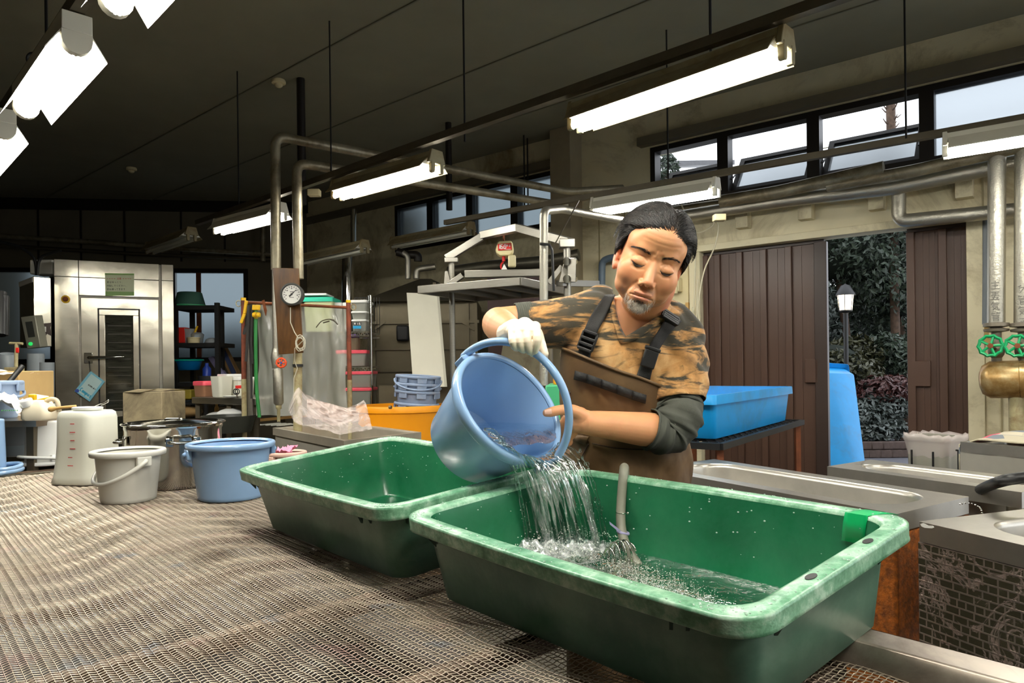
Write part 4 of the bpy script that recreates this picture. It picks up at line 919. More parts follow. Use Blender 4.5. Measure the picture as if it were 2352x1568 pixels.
# ================================================================ blue trays
def tray(name,label,Rm,Bt,rimh=.045,rw=.022,m='cyan'):
    c=sum(Bt,V())/4; t=thing(name,label,'tray',c)
    def q4(Q,e,L): 
        cc=sum(Q,V())/4; return [p+(p-cc).normalized()*e for p in Q]
    def rg(f,e,dz=0):
        up=(sum(Rm,V())-sum(Bt,V())).normalized()
        Q=[b_.lerp(r_,f) for b_,r_ in zip(Bt,Rm)]; Q=q4(Q,e,0); L=((Q[0]-Q[3]).length+(Q[1]-Q[2]).length)/2; Wd=((Q[0]-Q[1]).length+(Q[2]-Q[3]).length)/2
        return [quadmap(Q,x/(L/2),y/(Wd/2))+up*dz for x,y in _same(L,Wd,.025,4,4)]
    b=MB(); b.rings([rg(0,-.006),rg(.02,0),rg(.5,0),rg(1,0),rg(1,-.004),rg(.5,-.005),rg(.03,-.006),rg(.025,-.02)],True,True,True); obj('basin',b,M[m],t,50)
    b=MB(); b.rings([rg(1,-.001,-.004),rg(1,rw*1.4,-rimh),rg(1,rw*1.5,-rimh),rg(1,rw*1.3,-.006),rg(1,rw*1.1,0),rg(1,-.005,0)]); obj('rim',b,M[m],t,50)
    return t
bz=H-.345
# tray on the black stand: near corner, then along the two edges
bc=WZ(1642,1009,bz); br=WZ(1816,962,bz); ex=(br-bc); lx_=ex.length; ex.normalize(); ey=V((-ex.y,ex.x,0)); ey=ey if ey.x<0 else -ey
Bt=[bc+ey*.60,bc+ey*.60+ex*lx_*.90,bc+ex*lx_*.90,bc]; Bt=[bc,bc+ey*.55,bc+ey*.55+ex*lx_*.92,bc+ex*lx_*.92]
rc=W(1645,906,bc.y-.01); hh=rc.z-bz
Rm=[]; cc=sum(Bt,V())/4
for p in Bt: d=(p-cc); d.normalize(); Rm.append(p+d*.045+V((0,0,hh)))
tr=tray('blue_tray','bright blue plastic tray with broken rim, standing on the black mesh stand behind the man',Rm,Bt)
t=thing('mesh_stand','black expanded metal stand carrying the blue tray','stand',(cc.x,cc.y,0))
zs=bz-.006
A0=[bc-ex*.10-ey*.06,bc+ey*.66-ex*.10,bc+ey*.66+ex*(lx_+.05),bc-ey*.06+ex*(lx_+.05)]
b=MB()
for i in range(4): p,q=A0[i],A0[(i+1)%4]; b.bar(V((p.x,p.y,zs-.015)),V((q.x,q.y,zs-.015)),.025,.03)
obj('frame',b,M['blackm'],t,30)
b=MB(); n=34
for k in range(-n,n):
    for sg in (1,-1):
        # diagonals of the expanded metal
        a=V((k/n*2,0)); 
        pts=[]
        for j in range(0,13):
            u=k/n*2+sg*j/12*.9 + (0 if sg>0 else .45); v=j/12
            if 0<=u<=1: pts.append(A0[0].lerp(A0[3],u)+(A0[1]-A0[0])*v)
        if len(pts)>1: b.bar(V((pts[0].x,pts[0].y,zs-.006)),V((pts[-1].x,pts[-1].y,zs-.006)),.006,.008)
o=obj('expanded_mesh',b,M['blackm'],t,None); o['kind']='stuff'
for i in range(4): b=MB(); p=A0[i].lerp(cc,.06); b.bar((p.x,p.y,0),(p.x,p.y,zs-.02),.03,.03); obj('leg',b,M['rust'],t,30)
b=MB(); b.bar((A0[0].x,A0[0].y,.35),(A0[3].x,A0[3].y,.35),.03,.03); obj('cross_bar',b,M['blackm'],t,30)
# tray leaning outside the door
y0=7.0
Pa=[W(1897,842,6.9),W(1935,848,6.95),W(1972,1076,6.3),W(1900,1080,6.2)]
back=nR*-.20+V((0,0,-.02))
o=[W(1880,840,6.75),W(1880,1120,6.2),W(1972,1100,6.35),W(1940,846,6.85)]
o=[W(1868,842,6.9),W(1868,1130,6.35),W(1975,1130,6.45),W(1941,846,7.0)]
nn=(o[3]-o[0]).cross(o[1]-o[0]).normalized(); nn=nn if nn.y>0 else -nn
Rm=[p for p in o]; cc=sum(o,V())/4; Bt=[p.lerp(cc,.16)+nn*-.18 for p in o]
Bt=[p.lerp(cc,.2)-nn*.16 for p in o]
t=tray('blue_tray','bright blue plastic tray leaning upright outside the open door',Rm,Bt)
sl=[W(1931,884,0) ]; 
p=o[3].lerp(o[2],.22)
b=MB(); q=[Bt[3].lerp(Rm[3],.6).lerp(Bt[2].lerp(Rm[2],.6),f) for f in (.12,.30)]; e=(q[1]-q[0]).normalized(); f_=(Rm[3]-Bt[3]).normalized(); nrm=e.cross(f_).normalized(); nrm=nrm if nrm.x>0 else -nrm
b.prism([q[0]+nrm*.003-f_*.02,q[1]+nrm*.003-f_*.02,q[1]+nrm*.003+f_*.02,q[0]+nrm*.003+f_*.02],nrm*.003); obj('grip_slot',b,M['black'],t,30)
# ================================================================ wall between the windows and the door: box, wires, grey pipes
wallpipe([(1468,535),(1466,585),(1400,592),(1383,600),(1381,760)],[.12,.12,.12,.12,.12],.035,'grey blue vinyl drain pipe with elbow left of the head of the man',mat('blue_grey_pvc',(92,108,122),.45,var=.08),.05,'drain_pipe')
t=thing('electric_box','cream electric meter board on the wall behind the head of the man','electric box',wr(1565,650,.02))
s0=sR(1548); s1_=sR(1585); z0=wr(1570,700,0).z; z1=wr(1570,600,0).z; b=MB(); b.hexa(*seg(s0-.05,s1_,z0,z1,.02,.02)); obj('back_board',b,M['ivory'],t,30,.003)
b=MB(); za=wr(1560,672,0).z; zc_=wr(1560,640,0).z; b.hexa(*seg(sR(1545),sR(1572),za,zc_,.09,.11)); obj('breaker_box',b,M['ivory'],t,30,.01)
b=MB(); b.hexa(*seg(sR(1563),sR(1571),za-.02,zc_+.04,.03,.14)); obj('clasp',b,M['ivory'],t,30,.004)
t=thing('small_wall_box','pale grey switch box low on the wall behind the shoulder of the man','box',wr(1560,730,.02))
b=MB(); b.hexa(*seg(sR(1546),sR(1570),wr(1560,760,0).z,wr(1560,708,0).z,.05,.05)); obj('box_body',b,M['greyw'],t,30,.006)
b=MB(); b.hexa(*seg(sR(1581),sR(1588),wr(1585,740,0).z,wr(1585,695,0).z,.03,.05)); tag(obj('wood_block',b,M['woodl'],None,30),'small wooden block tied to the wall wires','block')
wm=mat('cream_cable',(214,206,176),.5,var=.04)
for k,(P,l) in enumerate((([(1640,505),(1634,520),(1600,535),(1585,512),(1565,470)],'looped cream cable end below the junction box'),([(1645,506),(1650,525),(1640,570),(1618,620),(1606,680),(1603,720),(1612,760),(1610,800)],'long cream cable hanging in front of the door post'),([(1598,560),(1596,640),(1594,700),(1590,725),(1586,760)],'cream cable running straight down the wall post'),([(1602,640),(1600,720),(1596,735),(1590,705)],'short cream cable looped at the wooden block'))):
    b=MB(); b.tube(smooth_path([wr(x,y,.25 if k<2 else .1) for x,y in P],5),.0065,6); tag(obj('cable',b,wm,None,60),l,'cable')
q=wr(1330,655,.9)
# ================================================================ buckets
def bucket(name,label,c,r,h,m,handle=None,taper=.78,axis=(0,0,1),ref=None,group=None,lug=True,over=False,rimw=.010,hr=.0075,cat='bucket',n=48,blocks=0):
    """upright (or axis-turned) bucket; c: centre of the base, axis: base to rim"""
    c=V(c); z=V(axis).normalized(); t=thing(name,label,cat,c,group)
    x=V(ref).normalized() if ref else z.orthogonal(); x=(x-z*x.dot(z)).normalized(); y=z.cross(x)
    rb=r*taper
    b=MB(); prof=[(rb-.012,.004),(rb-.004,.0),(rb,.004),(rb+.001,.012),(rb*.35+r*.65-.003,h*.62),(r-.006,h-.012),(r-.008,h-.012),(rb*.35+r*.65-.006,h*.62),(rb-.003,.014),(rb-.015,.008)]
    b.lathe(c,z,prof,n,x,True,True); body=obj('body',b,m,t,50)
    b=MB(); b.lathe(c,z,[(r-.007,h-.014),(r+rimw-.001,h-.020),(r+rimw+.001,h-.018),(r+rimw+.002,h-.006),(r+rimw-.001,h-.001),(r+.002,h+.001),(r-.004,h-.001),(r-.0075,h-.007)],n,x); obj('rim',b,m,t,60)
    if lug:
        for sg in (-1,1):
            b=MB(); q=c+z*(h-.036)+x*(sg*(r+.004)); b.box(q,.016,.05,.034,(x,y,z)); obj('handle_lug',b,m,t,30,.003)
    if handle is not None:
        # bail: angle from the axis, around x, 0 = upright
        a=math.radians(handle); d=z*math.cos(a)+y*math.sin(a); o=c+z*(h-.036); R_=r+.016
        P=[o+x*(R_*math.cos(k))+d*(R_*1.02*math.sin(k)) for k in np.linspace(0,math.pi,33)]
        P=[o+x*(R_-.004)-d*.006]+P+[o-x*(R_-.004)-d*.006]
        b=MB(); b.tube(P,hr,10); obj('handle',b,m,t,180)
    if blocks:
        for k in range(blocks):
            a=2*math.pi*k/blocks+.4; q=c+z*(h-.03)+(x*math.cos(a)+y*math.sin(a))*(r+.002); e=(-x*math.sin(a)+y*math.cos(a)); b=MB(); b.box(q,.012,.07,.05,((x*math.cos(a)+y*math.sin(a)),e,z)); obj('rim_block',b,m,t,30,.004)
    return t
def ctr(px,py,z=None): return WZ(px,py,TZ if z is None else z)
def rpx(px,hw,Y): return hw/FP*Y*math.cos(math.atan((px-CX)/FP))
# grey and blue buckets in front
q=ctr(296,1149); Yg=q.y; rg=rpx(293,89.5,Yg)
hg=W(293,1033,Yg).z-TZ
bucket('bucket','light grey plastic bucket with its handle folded down, in front of the steel pot',(q.x,q.y,TZ+.002),rg-.011,hg,M['grey'],-126,.80,ref=(.80,-.60,0))
q=ctr(532,1142); hb=W(530,1015,q.y).z-TZ; rb_=rpx(530,104,q.y)
bucket('bucket','pale blue plastic bucket standing left of the green tubs',(q.x,q.y,TZ+.002),rb_-.011,hb,M['blue'],116,.80,ref=(.80,.60,0))
# steel pot with lid
q=ctr(402,1112); rp=rpx(402,112,q.y); hp=W(402,975,q.y).z-TZ; c=V((q.x,q.y,TZ+.002))
t=thing('steel_pot','large polished steel stock pot with flat lid behind the grey bucket','pot',c)
b=MB(); b.lathe(c,(0,0,1),[(rp-.01,.0),(rp-.002,.004),(rp,.012),(rp,hp-.02),(rp+.004,hp-.012),(rp+.004,hp),(rp-.002,hp),(rp-.004,hp-.012),(rp-.004,.01)],64,None,True,True); obj('body',b,M['chrome'],t,50)
b=MB(); b.lathe(c,(0,0,1),[(rp+.012,hp+.003),(rp+.016,hp+.007),(rp+.012,hp+.011),(rp-.005,hp+.012),(rp-.012,hp+.005),(rp-.03,hp+.006),(rp*.5,hp+.014),(.03,hp+.02),(.001,hp+.021)],64); L_=obj('lid',b,M['chrome'],t,50)
b=MB(); b.tube(elbow([c+V((-.03,-.015,hp+.014)),c+V((-.03,-.015,hp+.022)),c+V((.03,.0,hp+.022)),c+V((.03,0,hp+.014))],.01),.005,8); obj('lid_handle',b,M['chrome'],L_,60)
for sg,ang in ((1,-.95),(-1,-2.65)):
    d=V((math.cos(ang),math.sin(ang),0)); e=V((-d.y,d.x,0)); z=V((0,0,hp*.76)); o=c+d*rp+z
    b=MB(); b.tube(elbow([o-e*.05,o-e*.05+d*.035,o+e*.05+d*.035,o+e*.05],.02),.006,8); H_=obj('handle',b,M['chrome'],t,60)
    for s_ in (-1,1): b=MB(); b.box(o+e*(s_*.05)+d*.003,.006,.03,.035,(d,e,V((0,0,1)))); obj('bracket',b,M['chrome'],H_,30,.004)
# upturned square translucent container with graduation
q=ctr(203,1106); c=V((q.x,q.y,TZ+.002)); hq=W(203,943,q.y).z-TZ; sx=117/FP*q.y
ux=V((.97,.24,0)).normalized(); uy=V((-.24,.97,0)).normalized(); ux=V((.88,-.48,0)).normalized(); uy=V((.48,.88,0)).normalized()
ux=V((.97,-.22,0)).normalized(); uy=V((.22,.97,0)).normalized()
t=thing('measuring_container','milky square measuring container turned upside down, with red graduation marks','container',c)
b=MB(); S=sx*.93
b.rings([rr3(c,*r,ux,uy) for r in ((S*1.10,S*1.0,.05,.0),(S*1.13,S*1.03,.05,.008),(S*1.08,S*.98,.05,.03),(S,S*.9,.045,.10),(S*.96,S*.87,.045,hq*.55),(S*.93,S*.85,.04,hq-.03),(S*.89,S*.81,.04,hq-.008),(S*.8,S*.72,.04,hq))],True,True,True); obj('body',b,M['milk'],t,50)
b=MB(); fz=-1
for k in range(6):
    z=.05+k*.034; px_=186+ (5-k)*.5; w_=.02 if k%2 else .026; p=c+ux*(S*.06)-uy*(S*.445+.001+ (.012 if z<.1 else 0))+V((0,0,z+.03)); b.box(p,w_,.0012,.003,(ux,uy,V((0,0,1))))
obj('graduation',b,M['redink'],t,30)
b=MB(); p=WZ(208,938,TZ+hq+.0); c2=c+V((.012,-.02,hq)); b.rings([rr3(c2,*r,ux,uy) for r in ((.10,.07,.03,.001),(.118,.085,.035,.004),(.12,.086,.035,.013),(.108,.074,.03,.016),(.10,.066,.03,.008))],True,True,True); tag(obj('white_dish',b,M['whitepl'],None,50),'small white plastic dish lying on the upturned measuring container','dish')
b=MB(); q=c2+V((.03,0,.018)); b.tube(smooth_path([q,q+V((.03,.0,.012)),q+V((.055,0,.024)),q+V((.058,0,.026)),q+V((.05,.012,.016)),q+V((.02,.014,.004))],5),.0022,6); tag(obj('wire_clip',b,M['chrome'],None,60),'bent wire clip standing on the small white dish','clip')
# white bucket turned over, in a base ring
q=ctr(100,1068); c=V((q.x,q.y,TZ)); hw=W(100,966,q.y).z-TZ; r_=rpx(100,53,q.y)
t=bucket('bucket','white plastic bucket standing upside down left of the square container',(c.x,c.y,TZ+hw),r_-.01,hw-.004,M['whitepl'],97,.82,axis=(0,0,-1),ref=(.9,-.35,0))
q=ctr(46,1046); c=V((q.x,q.y,TZ+.002)); hw=W(46,960,q.y).z-TZ; r_=rpx(46,58,q.y)
t=thing('clear_bucket','clear grey plastic pail with film over its mouth, behind the upturned white bucket','pail',c)
b=MB(); b.lathe(c,(0,0,1),[(r_*.72,0),(r_*.76,.006),(r_*.84,hw*.35),(r_*.985,hw-.015),(r_*1.02,hw-.012),(r_*1.02,hw),(r_*.97,hw),(r_*.83,hw*.35),(r_*.72,.01)],40,None,True,True); obj('body',b,M['clearpl'],t,50)
b=MB(); b.lathe(c,(0,0,1),[(r_*.80,.008),(r_*.83,hw*.33),(.001,hw*.335)],40,None,True); obj('contents',b,mat('grey_liquid',(150,160,164),.2,var=.06),t,60)
def crumple(mb,P00,P10,P01,n,m_,amp,fr,seed,lift=None):
    g=[]
    for i in range(n+1):
        row=[]
        for j in range(m_+1):
            u,v=i/n,j/m_; p=V(P00)+(V(P10)-V(P00))*u+(V(P01)-V(P00))*v
            k=V((u*fr+seed,v*fr,seed*.7)); p=p+V((noise.noise(k)*amp*.5,noise.noise(k+V((5,1,0)))*amp*.5,(noise.noise(k*1.3)+.6*abs(noise.noise(k*2.6)))*amp))
            if lift: p=p+V((0,0,lift(u,v)))
            row.append(p)
        g.append(row)
    return mb.rings(g,False)
b=MB(); g=[]
for i,(f,z) in enumerate(((1.05,hw-.025),(1.06,hw+.004),(1.0,hw+.022),(.8,hw+.03),(.4,hw+.026),(.02,hw+.028))):
    g.append([c+V((math.cos(a)*r_*f,math.sin(a)*r_*f,z+.012*noise.noise(V((math.cos(a)*3+i,math.sin(a)*3,i*1.7))))) for a in np.linspace(0,2*math.pi,48,endpoint=False)])
b.rings(g); tag(obj('film_cover',b,M['film'],None,180),'crinkled clear film covering the mouth of the clear pail','film')
# blue bucket upside down at the left edge with two bails
q=ctr(-20,1090); c=V((q.x,q.y,TZ)); hw=W(0,962,q.y).z-TZ; r_=rpx(-20,46,q.y)
bucket('bucket','blue bucket upside down at the left picture edge, handle ring around its base',(c.x,c.y,TZ+hw),r_-.01,hw-.004,M['blue'],92,.80,axis=(0,0,-1),ref=(.3,-.95,0))
b=MB(); P=[V((c.x,c.y,TZ+.012+.010*math.sin(a+1)))+V((math.cos(a)*r_*1.72,math.sin(a)*r_*1.25,0)) for a in np.linspace(0,2*math.pi,40,endpoint=False)]; b.tube(P,.0105,10,closed=True); tag(obj('loose_bail',b,M['blue'],None,180),'loose blue plastic bail lying around the upside down bucket','bail')
b=MB(); P=[V((c.x,c.y,TZ+.036))+V((math.cos(a)*r_*1.70,math.sin(a)*r_*1.1,.006*math.sin(2*a))) for a in np.linspace(0,2*math.pi,40,endpoint=False)]; b.tube(P,.0105,10,closed=True); tag(obj('loose_bail',b,M['blue'],None,180),'second blue bail resting on the lower one at the left edge','bail')
# pile behind: blue bucket with pale bag, carton, jug, papers, cutter, wooden spoon
YB=3.6
base=W(0,950,YB).z
sh=thing('side_table','low steel side table under the pile of things at the left edge','table',(W(40,960,YB).x,YB,0))
b=MB(); q=W(40,960,YB); zb2=W(60,957,YB).z; b.box((q.x-.20,YB+.15,zb2-.02),.9,.75,.03); obj('table_top',b,M['sink'],sh,30)
for sx_ in (-.6,.2):
    for sy in (-.18,.48): b=MB(); b.bar((q.x+sx_,YB+.0+sy,0),(q.x+sx_,YB+sy,zb2-.03),.035,.035); obj('leg',b,M['galv'],sh,30)
ztab=zb2-.004
q=W(8,945,YB); r_=rpx(8,52,YB); hb=W(0,874,YB).z-ztab
bucket('bucket','pale blue bucket with rim blocks on the side table at the left edge',(q.x-.005,YB,ztab),r_-.012,hb,M['bluepale'],-118,.78,ref=(.2,1,0),blocks=4)
q=W(37,880,YB+.42); zc1=W(37,852,YB+.42).z; b=MB(); t=thing('cardboard_box','brown cardboard carton behind the pale blue bucket at the left edge','box',(q.x,YB+.42,ztab)); b.box((q.x-.08,YB+.45,(ztab+zc1)/2),.36,.3,zc1-ztab); obj('carton',b,M['card'],t,30,.004)
b=MB(); b.box((q.x-.08,YB+.30-.002,zc1-.07),.30,.004,.012); obj('print_line',b,M['redink'],t,30)
b=MB(); crumple(b,(q.x-.27,YB+.26,zc1+.006),(q.x+.10,YB+.24,zc1-.016),(q.x-.27,YB+.50,zc1+.006),16,8,.02,3,3); tag(obj('white_cloth',b,M['bag'],None,180),'white plastic bag lying on the cardboard carton','bag')
b=MB(); b.tube([W(20,878,YB-.02),W(52,840,YB+.05)],.013,8); tag(obj('black_tube',b,M['black'],None,60),'black stick standing in the pale blue bucket','stick')
b=MB(); crumple(b,W(-60,958,YB-.28),W(58,952,YB-.28),W(-60,930,YB-.05),18,12,.05,3,8,lambda u,v:.05*math.sin(math.pi*min(1,u*1.1))*(1-v*.3)); t=obj('carrier_bag',b,mat('white_carrier_bag',(244,244,240),.45,var=.02),None,180); tag(t,'white plastic carrier bag slumped in front of the pale blue bucket','bag')
b=MB(); p=W(18,944,YB-.33); 
for k in range(9): b.bar(p+V((-.03+k*.009,0,.002*(k%2))),p+V((-.026+k*.009,0,.006)),.003,.001,(0,-1,0))
obj('green_print',b,mat('green_ink',(90,190,90),.6,var=0),t,30)
q=W(92,956,YB-.2); c=V((q.x,YB-.2,ztab)); t=thing('jug','cream plastic jug with a white screw cap and moulded grip','jug',c)
hj=W(100,918,YB-.2).z-ztab
b=MB(); b.rings([rr3(c,*r,V((1,0,0)),V((0,1,0))) for r in ((.13,.10,.03,0),(.145,.11,.035,.01),(.145,.11,.035,hj*.45),(.11,.09,.03,hj*.75),(.06,.06,.025,hj*.92),(.05,.05,.02,hj))],True,True,True); obj('body',b,mat('cream_jug',(236,224,196),.4,var=.03),t,60)
b=MB(); b.tube(elbow([c+V((.02,0,hj*.86)),c+V((.05,0,hj*1.05)),c+V((.085,0,hj*1.0)),c+V((.095,0,hj*.4))],.02),.011,8); obj('grip',b,mat('cream_jug_grip',(232,214,180),.4,var=.03),t,180)
b=MB(); b.lathe(c+V((-.035,-.03,hj*.72)),(-.25,-.35,1),[(.026,0),(.028,.004),(.028,.03),(.024,.034)],20,None,True,True); obj('cap',b,M['whitepl'],t,40)
b=MB(); p=W(85,918,YB+.2); b.prism([W(68,905,YB+.25),W(100,910,YB+.2),W(128,952,YB+.05),W(70,952,YB+.1)],(0,.04,.0)); tag(obj('folded_paper',b,M['paper'],None,30),'folded sheet of pale paper behind the cream jug','paper')
b=MB(); p=W(103,918,YB+.0); b.box(p,.07,.03,.02,(V((.95,0,.2)),V((0,1,0)),V((-.2,0,.95)))); b.prism([p+V((.035,0,.0)),p+V((.07,0,.0)),p+V((.035,.004,.012))],(0,.01,0)); tag(obj('cutter',b,M['yellow'],None,30,.004),'yellow cutter lying on the folded paper','cutter')
b=MB(); p=W(75,912,YB+.04); b.box(p,.035,.02,.03); tag(obj('yellow_tape',b,M['yellow'],None,30,.004),'small yellow clip between bucket and cutter','clip')
b=MB(); b.prism([W(98,945,YB+.05),W(127,948,YB+.0),W(124,930,YB+.1),W(104,925,YB+.15)],(0,.05,0)); tag(obj('clear_cover',b,M['clearpl'],None,30,.004),'clear plastic lid beside the cream jug','lid')
P=[W(113,940,3.15),W(128,938,3.15),W(150,935,3.15),W(175,933,3.16)]; b=MB(); b.tube(smooth_path(P,5),[.010,.012,.013,.012,.01,.008,.007,.007]+[.007]*8,8); tag(obj('wooden_spoon',b,M['woodl'],None,180),'wooden spoon lying behind the square measuring container','spoon')
# pipes, valve and ducts by the steaming cabinet
YC=4.9
def gp(name,P,r,label,m='greyw',hollow=False):
    b=MB(); b.tube(P,r,18,cap=not hollow); o=tag(obj(name,b,M[m],None,60),label,'pipe')
    if hollow: k=o.modifiers.new('t','SOLIDIFY'); k.thickness=.008
    return o
gp('grey_duct',[W(82,940,YC+.2),W(82,812,YC+.2)],.055,'grey standing pipe left of the steaming cabinet')
gp('grey_duct',[W(108,960,YC),W(108,832,YC)],.045,'shorter grey standing pipe touching the steaming cabinet')
gp('grey_elbow',[W(16,905,YC),W(17,850,YC),W(18,812,YC-.02)],.052,'open grey pipe elbow at the left edge under the panel',hollow=True)
gp('grey_socket',[W(86,885,YC-.2),W(98,878,YC-.35)],.034,'open grey pipe socket pointing forward beside the carton',hollow=True)
t=thing('tee_valve','pale metal tee handle tap with a red tag beside the touch panel','tap',W(37,840,YC-.15))
b=MB(); b.tube([W(37,842,YC-.15),W(38,788,YC-.15)],.012,8); b.tube([W(22,788,YC-.15),W(52,789,YC-.15)],.009,8); obj('tee_handle',b,M['creampole'],t,60)
b=MB(); b.box(W(40,804,YC-.16),.02,.01,.035); obj('tag',b,M['red'],t,30,.003)
b=MB(); b.box(W(33,848,YC-.15),.10,.06,.03); obj('tap_base',b,M['creampole'],t,30,.004)
b=MB(); b.tube([W(2,770,5.0),W(3,672,5.1)],.035,10); b.tube([W(9,770,5.05),W(11,680,5.1)],.03,10); tag(obj('rolled_sheet',b,M['blackm'],None,60),'dark rolled sheets standing at the left edge before the frosted window','roll')
# ================================================================ steaming cabinet
YL,YR=6.5,6.95
cl=W(126,845,YL); cR=W(401,845,YR); cl.z=cR.z=0; ux=(cR-cl); CW=ux.length; ux.normalize(); ui=V((-ux.y,ux.x,0)); UZ_=V((0,0,1)); nC=-ui
ztop=W(126,594,YL).z
def cab(px,py,off=0): return WP(px,py,cl+nC*off,nC)
def cs(px): return (WP(px,CY,cl,nC)-cl).dot(ux)
def cz(px,py): return cab(px,py).z
t=cabt=thing('steaming_cabinet','tall stainless steel steaming cabinet with glazed inner door at the left','cabinet',cl+ux*CW/2)
def cp(name,s0,s1,z0,z1,th,off,m,par,bev=.003):
    b=MB(); a=cl+ux*s0+nC*off; c=cl+ux*s1+nC*off; k=-nC*th
    b.hexa([a+UZ_*z0,c+UZ_*z0,c+k+UZ_*z0,a+k+UZ_*z0],[a+UZ_*z1,c+UZ_*z1,c+k+UZ_*z1,a+k+UZ_*z1]); return obj(name,b,m,par,30,bev)
SC=steel('cabinet_steel',(206,200,184),.20,(1,1,6),5,1,.35)
# body as box behind the panels
cp('carcass',0,CW,0,ztop-.004,.6,-.025,M['steeld'],t)
z1_=cz(150,635); s1_=cs(183); s2_=cs(368); s3=cs(373)
zdt=cz(280,681)
for (a,c,z0,z1) in ((0,s1_,z1_,ztop),(0,s1_,.05,z1_),(s1_,s2_,z1_,ztop),(s1_,s2_,zdt,z1_),(s3,CW,z1_,ztop),(s3,CW,.05,z1_)): cp('panel',a+.002,c-.002,z0+.002,z1-.002,.02,0,SC,t,.002)
d=cp('door',cs(187),cs(366),.05,zdt-.02,.02,-.004,SC,t)
zi=cz(270,711); i0,i1=cs(229),cs(320)
for (a,c,z0,z1) in ((i0,i1,zi-.055,zi),(i0,i0+.05,.08,zi-.055),(i1-.05,i1,.08,zi-.055)): cp('window_bar',a,c,z0,z1,.02,.012,SC,d,.003)
cp('window_gasket',i0-.012,i1+.012,.07,zi+.012,.004,.001,M['black'],d,0)
cp('glass',i0+.05,i1-.05,.08,zi-.055,.006,.004,mat('dark_door_glass',(48,48,40),.06,var=.5,scale=6,stretch=(1,1,9),spec=.8),d,0)
for k in range(11): cp('shelf_edge',i0+.07,i1-.07,zi-.16-k*.08,zi-.152-k*.08,.004,.007,mat('dim_shelf_edge',(64,60,50),.5,var=.2) if k==0 else bpy.data.materials['dim_shelf_edge'],d,0)
hb_=cab(208,821,.06); b=MB(); b.tube([cab(204,821,.0),cab(204,821,.055),cab(206,821,.06),cab(285,819,.06)],.014,10); H_=obj('lever',b,M['chrome'],d,60)
b=MB(); b.box(cab(203,822,.006),.07,.10,.012,(ux,UZ_,nC)); obj('lever_plate',b,M['chrome'],H_,30,.004)
c=cab(151,687,.004); b=MB(); b.lathe(c,nC,[(.036,0),(.036,.012),(.02,.014)],20,None,False,True); B_t=obj('stop_button',b,M['yellow'],t,40); b=MB(); b.lathe(c+nC*.012,nC,[(.018,0),(.024,.012),(.02,.02)],16,None,False,True); obj('button_cap',b,M['rust'],B_t,40)
# green notice
def flat(name,pts,m,par,off,th=.002,f=cab):
    b=MB(); P=[f(x,y,off) for x,y in pts]; b.prism(P,nC*th); return obj(name,b,m,par,30)
sg=thing('notice_sign','pale green Japanese notice stuck above the door of the steaming cabinet','sign',cab(275,680,.003))
flat('sheet',[(241,627),(308,628),(308,679),(242,679)],M['signg'],sg,.003)
flat('band',[(242,669),(308,670),(308,679),(242,679)],M['signgb'],sg,.0052,.0005); flat('band',[(241,627),(308,628),(308,632),(241,631)],M['signgb'],sg,.0052,.0005)
# strokes of the kana and kanji, drawn in 10 x 10 cells
G={}
G['kan']=[[(1,1),(1,10)],[(9,1),(9,10)],[(1,1),(4,1),(4,4),(1,4)],[(6,1),(9,1)],[(6,4),(9,4)],[(3,6),(7,6)],[(5,5),(5,9)]]
G['hei']=[[(1,1),(1,10)],[(9,1),(9,10)],[(1,1),(4,1),(4,4),(1,4)],[(6,1),(9,1)],[(6,4),(9,4)],[(3,6.5),(8,6.5)],[(6,5),(6,9.5),(5,9)],[(6,7),(3,9)]]
G['tobira']=[[(1,.5),(9,.5)],[(2,2),(8,2)],[(2,2),(2,5),(1,10)],[(2,4.5),(8,4.5),(8,2)],[(4.5,5.5),(4.5,10)],[(6.5,5.5),(6.5,10)],[(3,7),(4.5,7)],[(6.5,7),(9,7)],[(3,9),(4.5,9)],[(6.5,9),(9,9)]]
G['ha']=[[(2,1),(1.5,5),(2,9.5)],[(4,3),(9.5,3)],[(7,1),(7,8),(5,9.5),(4,8.3),(6,7.5),(9.5,9.3)]]
G['yu']=[[(1.5,2.5),(1.5,7),(3,4),(6,2),(9,4),(9,6.5),(6,7.5),(4,6.5)],[(6,1),(6,8),(4.5,10)]]
G['tsu']=[[(2,5),(6,4),(8.5,5.5),(8,8),(5,9)]]
G['ku']=[[(7,1),(3,5),(7.5,9.5)]]
G['ri']=[[(3,1),(3,5.5)],[(7,1),(7,6),(4.5,9.5)]]
G['shi']=[[(3,1),(3,8),(5,9.5),(8,7.5)]]
G['te']=[[(1.5,2),(8.5,2),(5,4),(4.5,7),(7,9.5)]]
G['da']=[[(1,3),(6,3)],[(4,1),(2,9.5)],[(5,5),(8,5)],[(5,8.5),(8.5,9)],[(7.5,.5),(8.2,2)],[(9,.3),(9.7,1.8)]]
G['sa']=[[(1.5,3.5),(8.5,3)],[(4,1),(7.5,6),(5,6)],[(3,7),(4,9),(7.5,9.3)]]
G['i']=[[(2,2),(2.5,7.5),(4,8)],[(7.5,3),(8.5,6.5)]]
G['ne']=[[(3,1),(3,10)],[(1,3),(4.5,3),(1,8),(5,4),(8,4),(9,7),(8,9),(6,9),(6,8),(9.5,9.5)]]
G['ka']=[[(1,3.5),(6,3),(6,7),(4,9.5)],[(4,1),(1.5,9.5)],[(7.5,2),(9.5,5)]]
G['e']=[[(4,1),(6,2)],[(2,4),(7,4),(1.5,9.5),(5,7),(6,9),(9,9)]]
G['tt']=G['tsu']; G['ki']=[[(1.5,2.5),(8,2)],[(1.5,4.5),(8.5,4)],[(4,.5),(7.5,6.5),(5,6)],[(3,7.5),(4,9),(7.5,9.3)]]
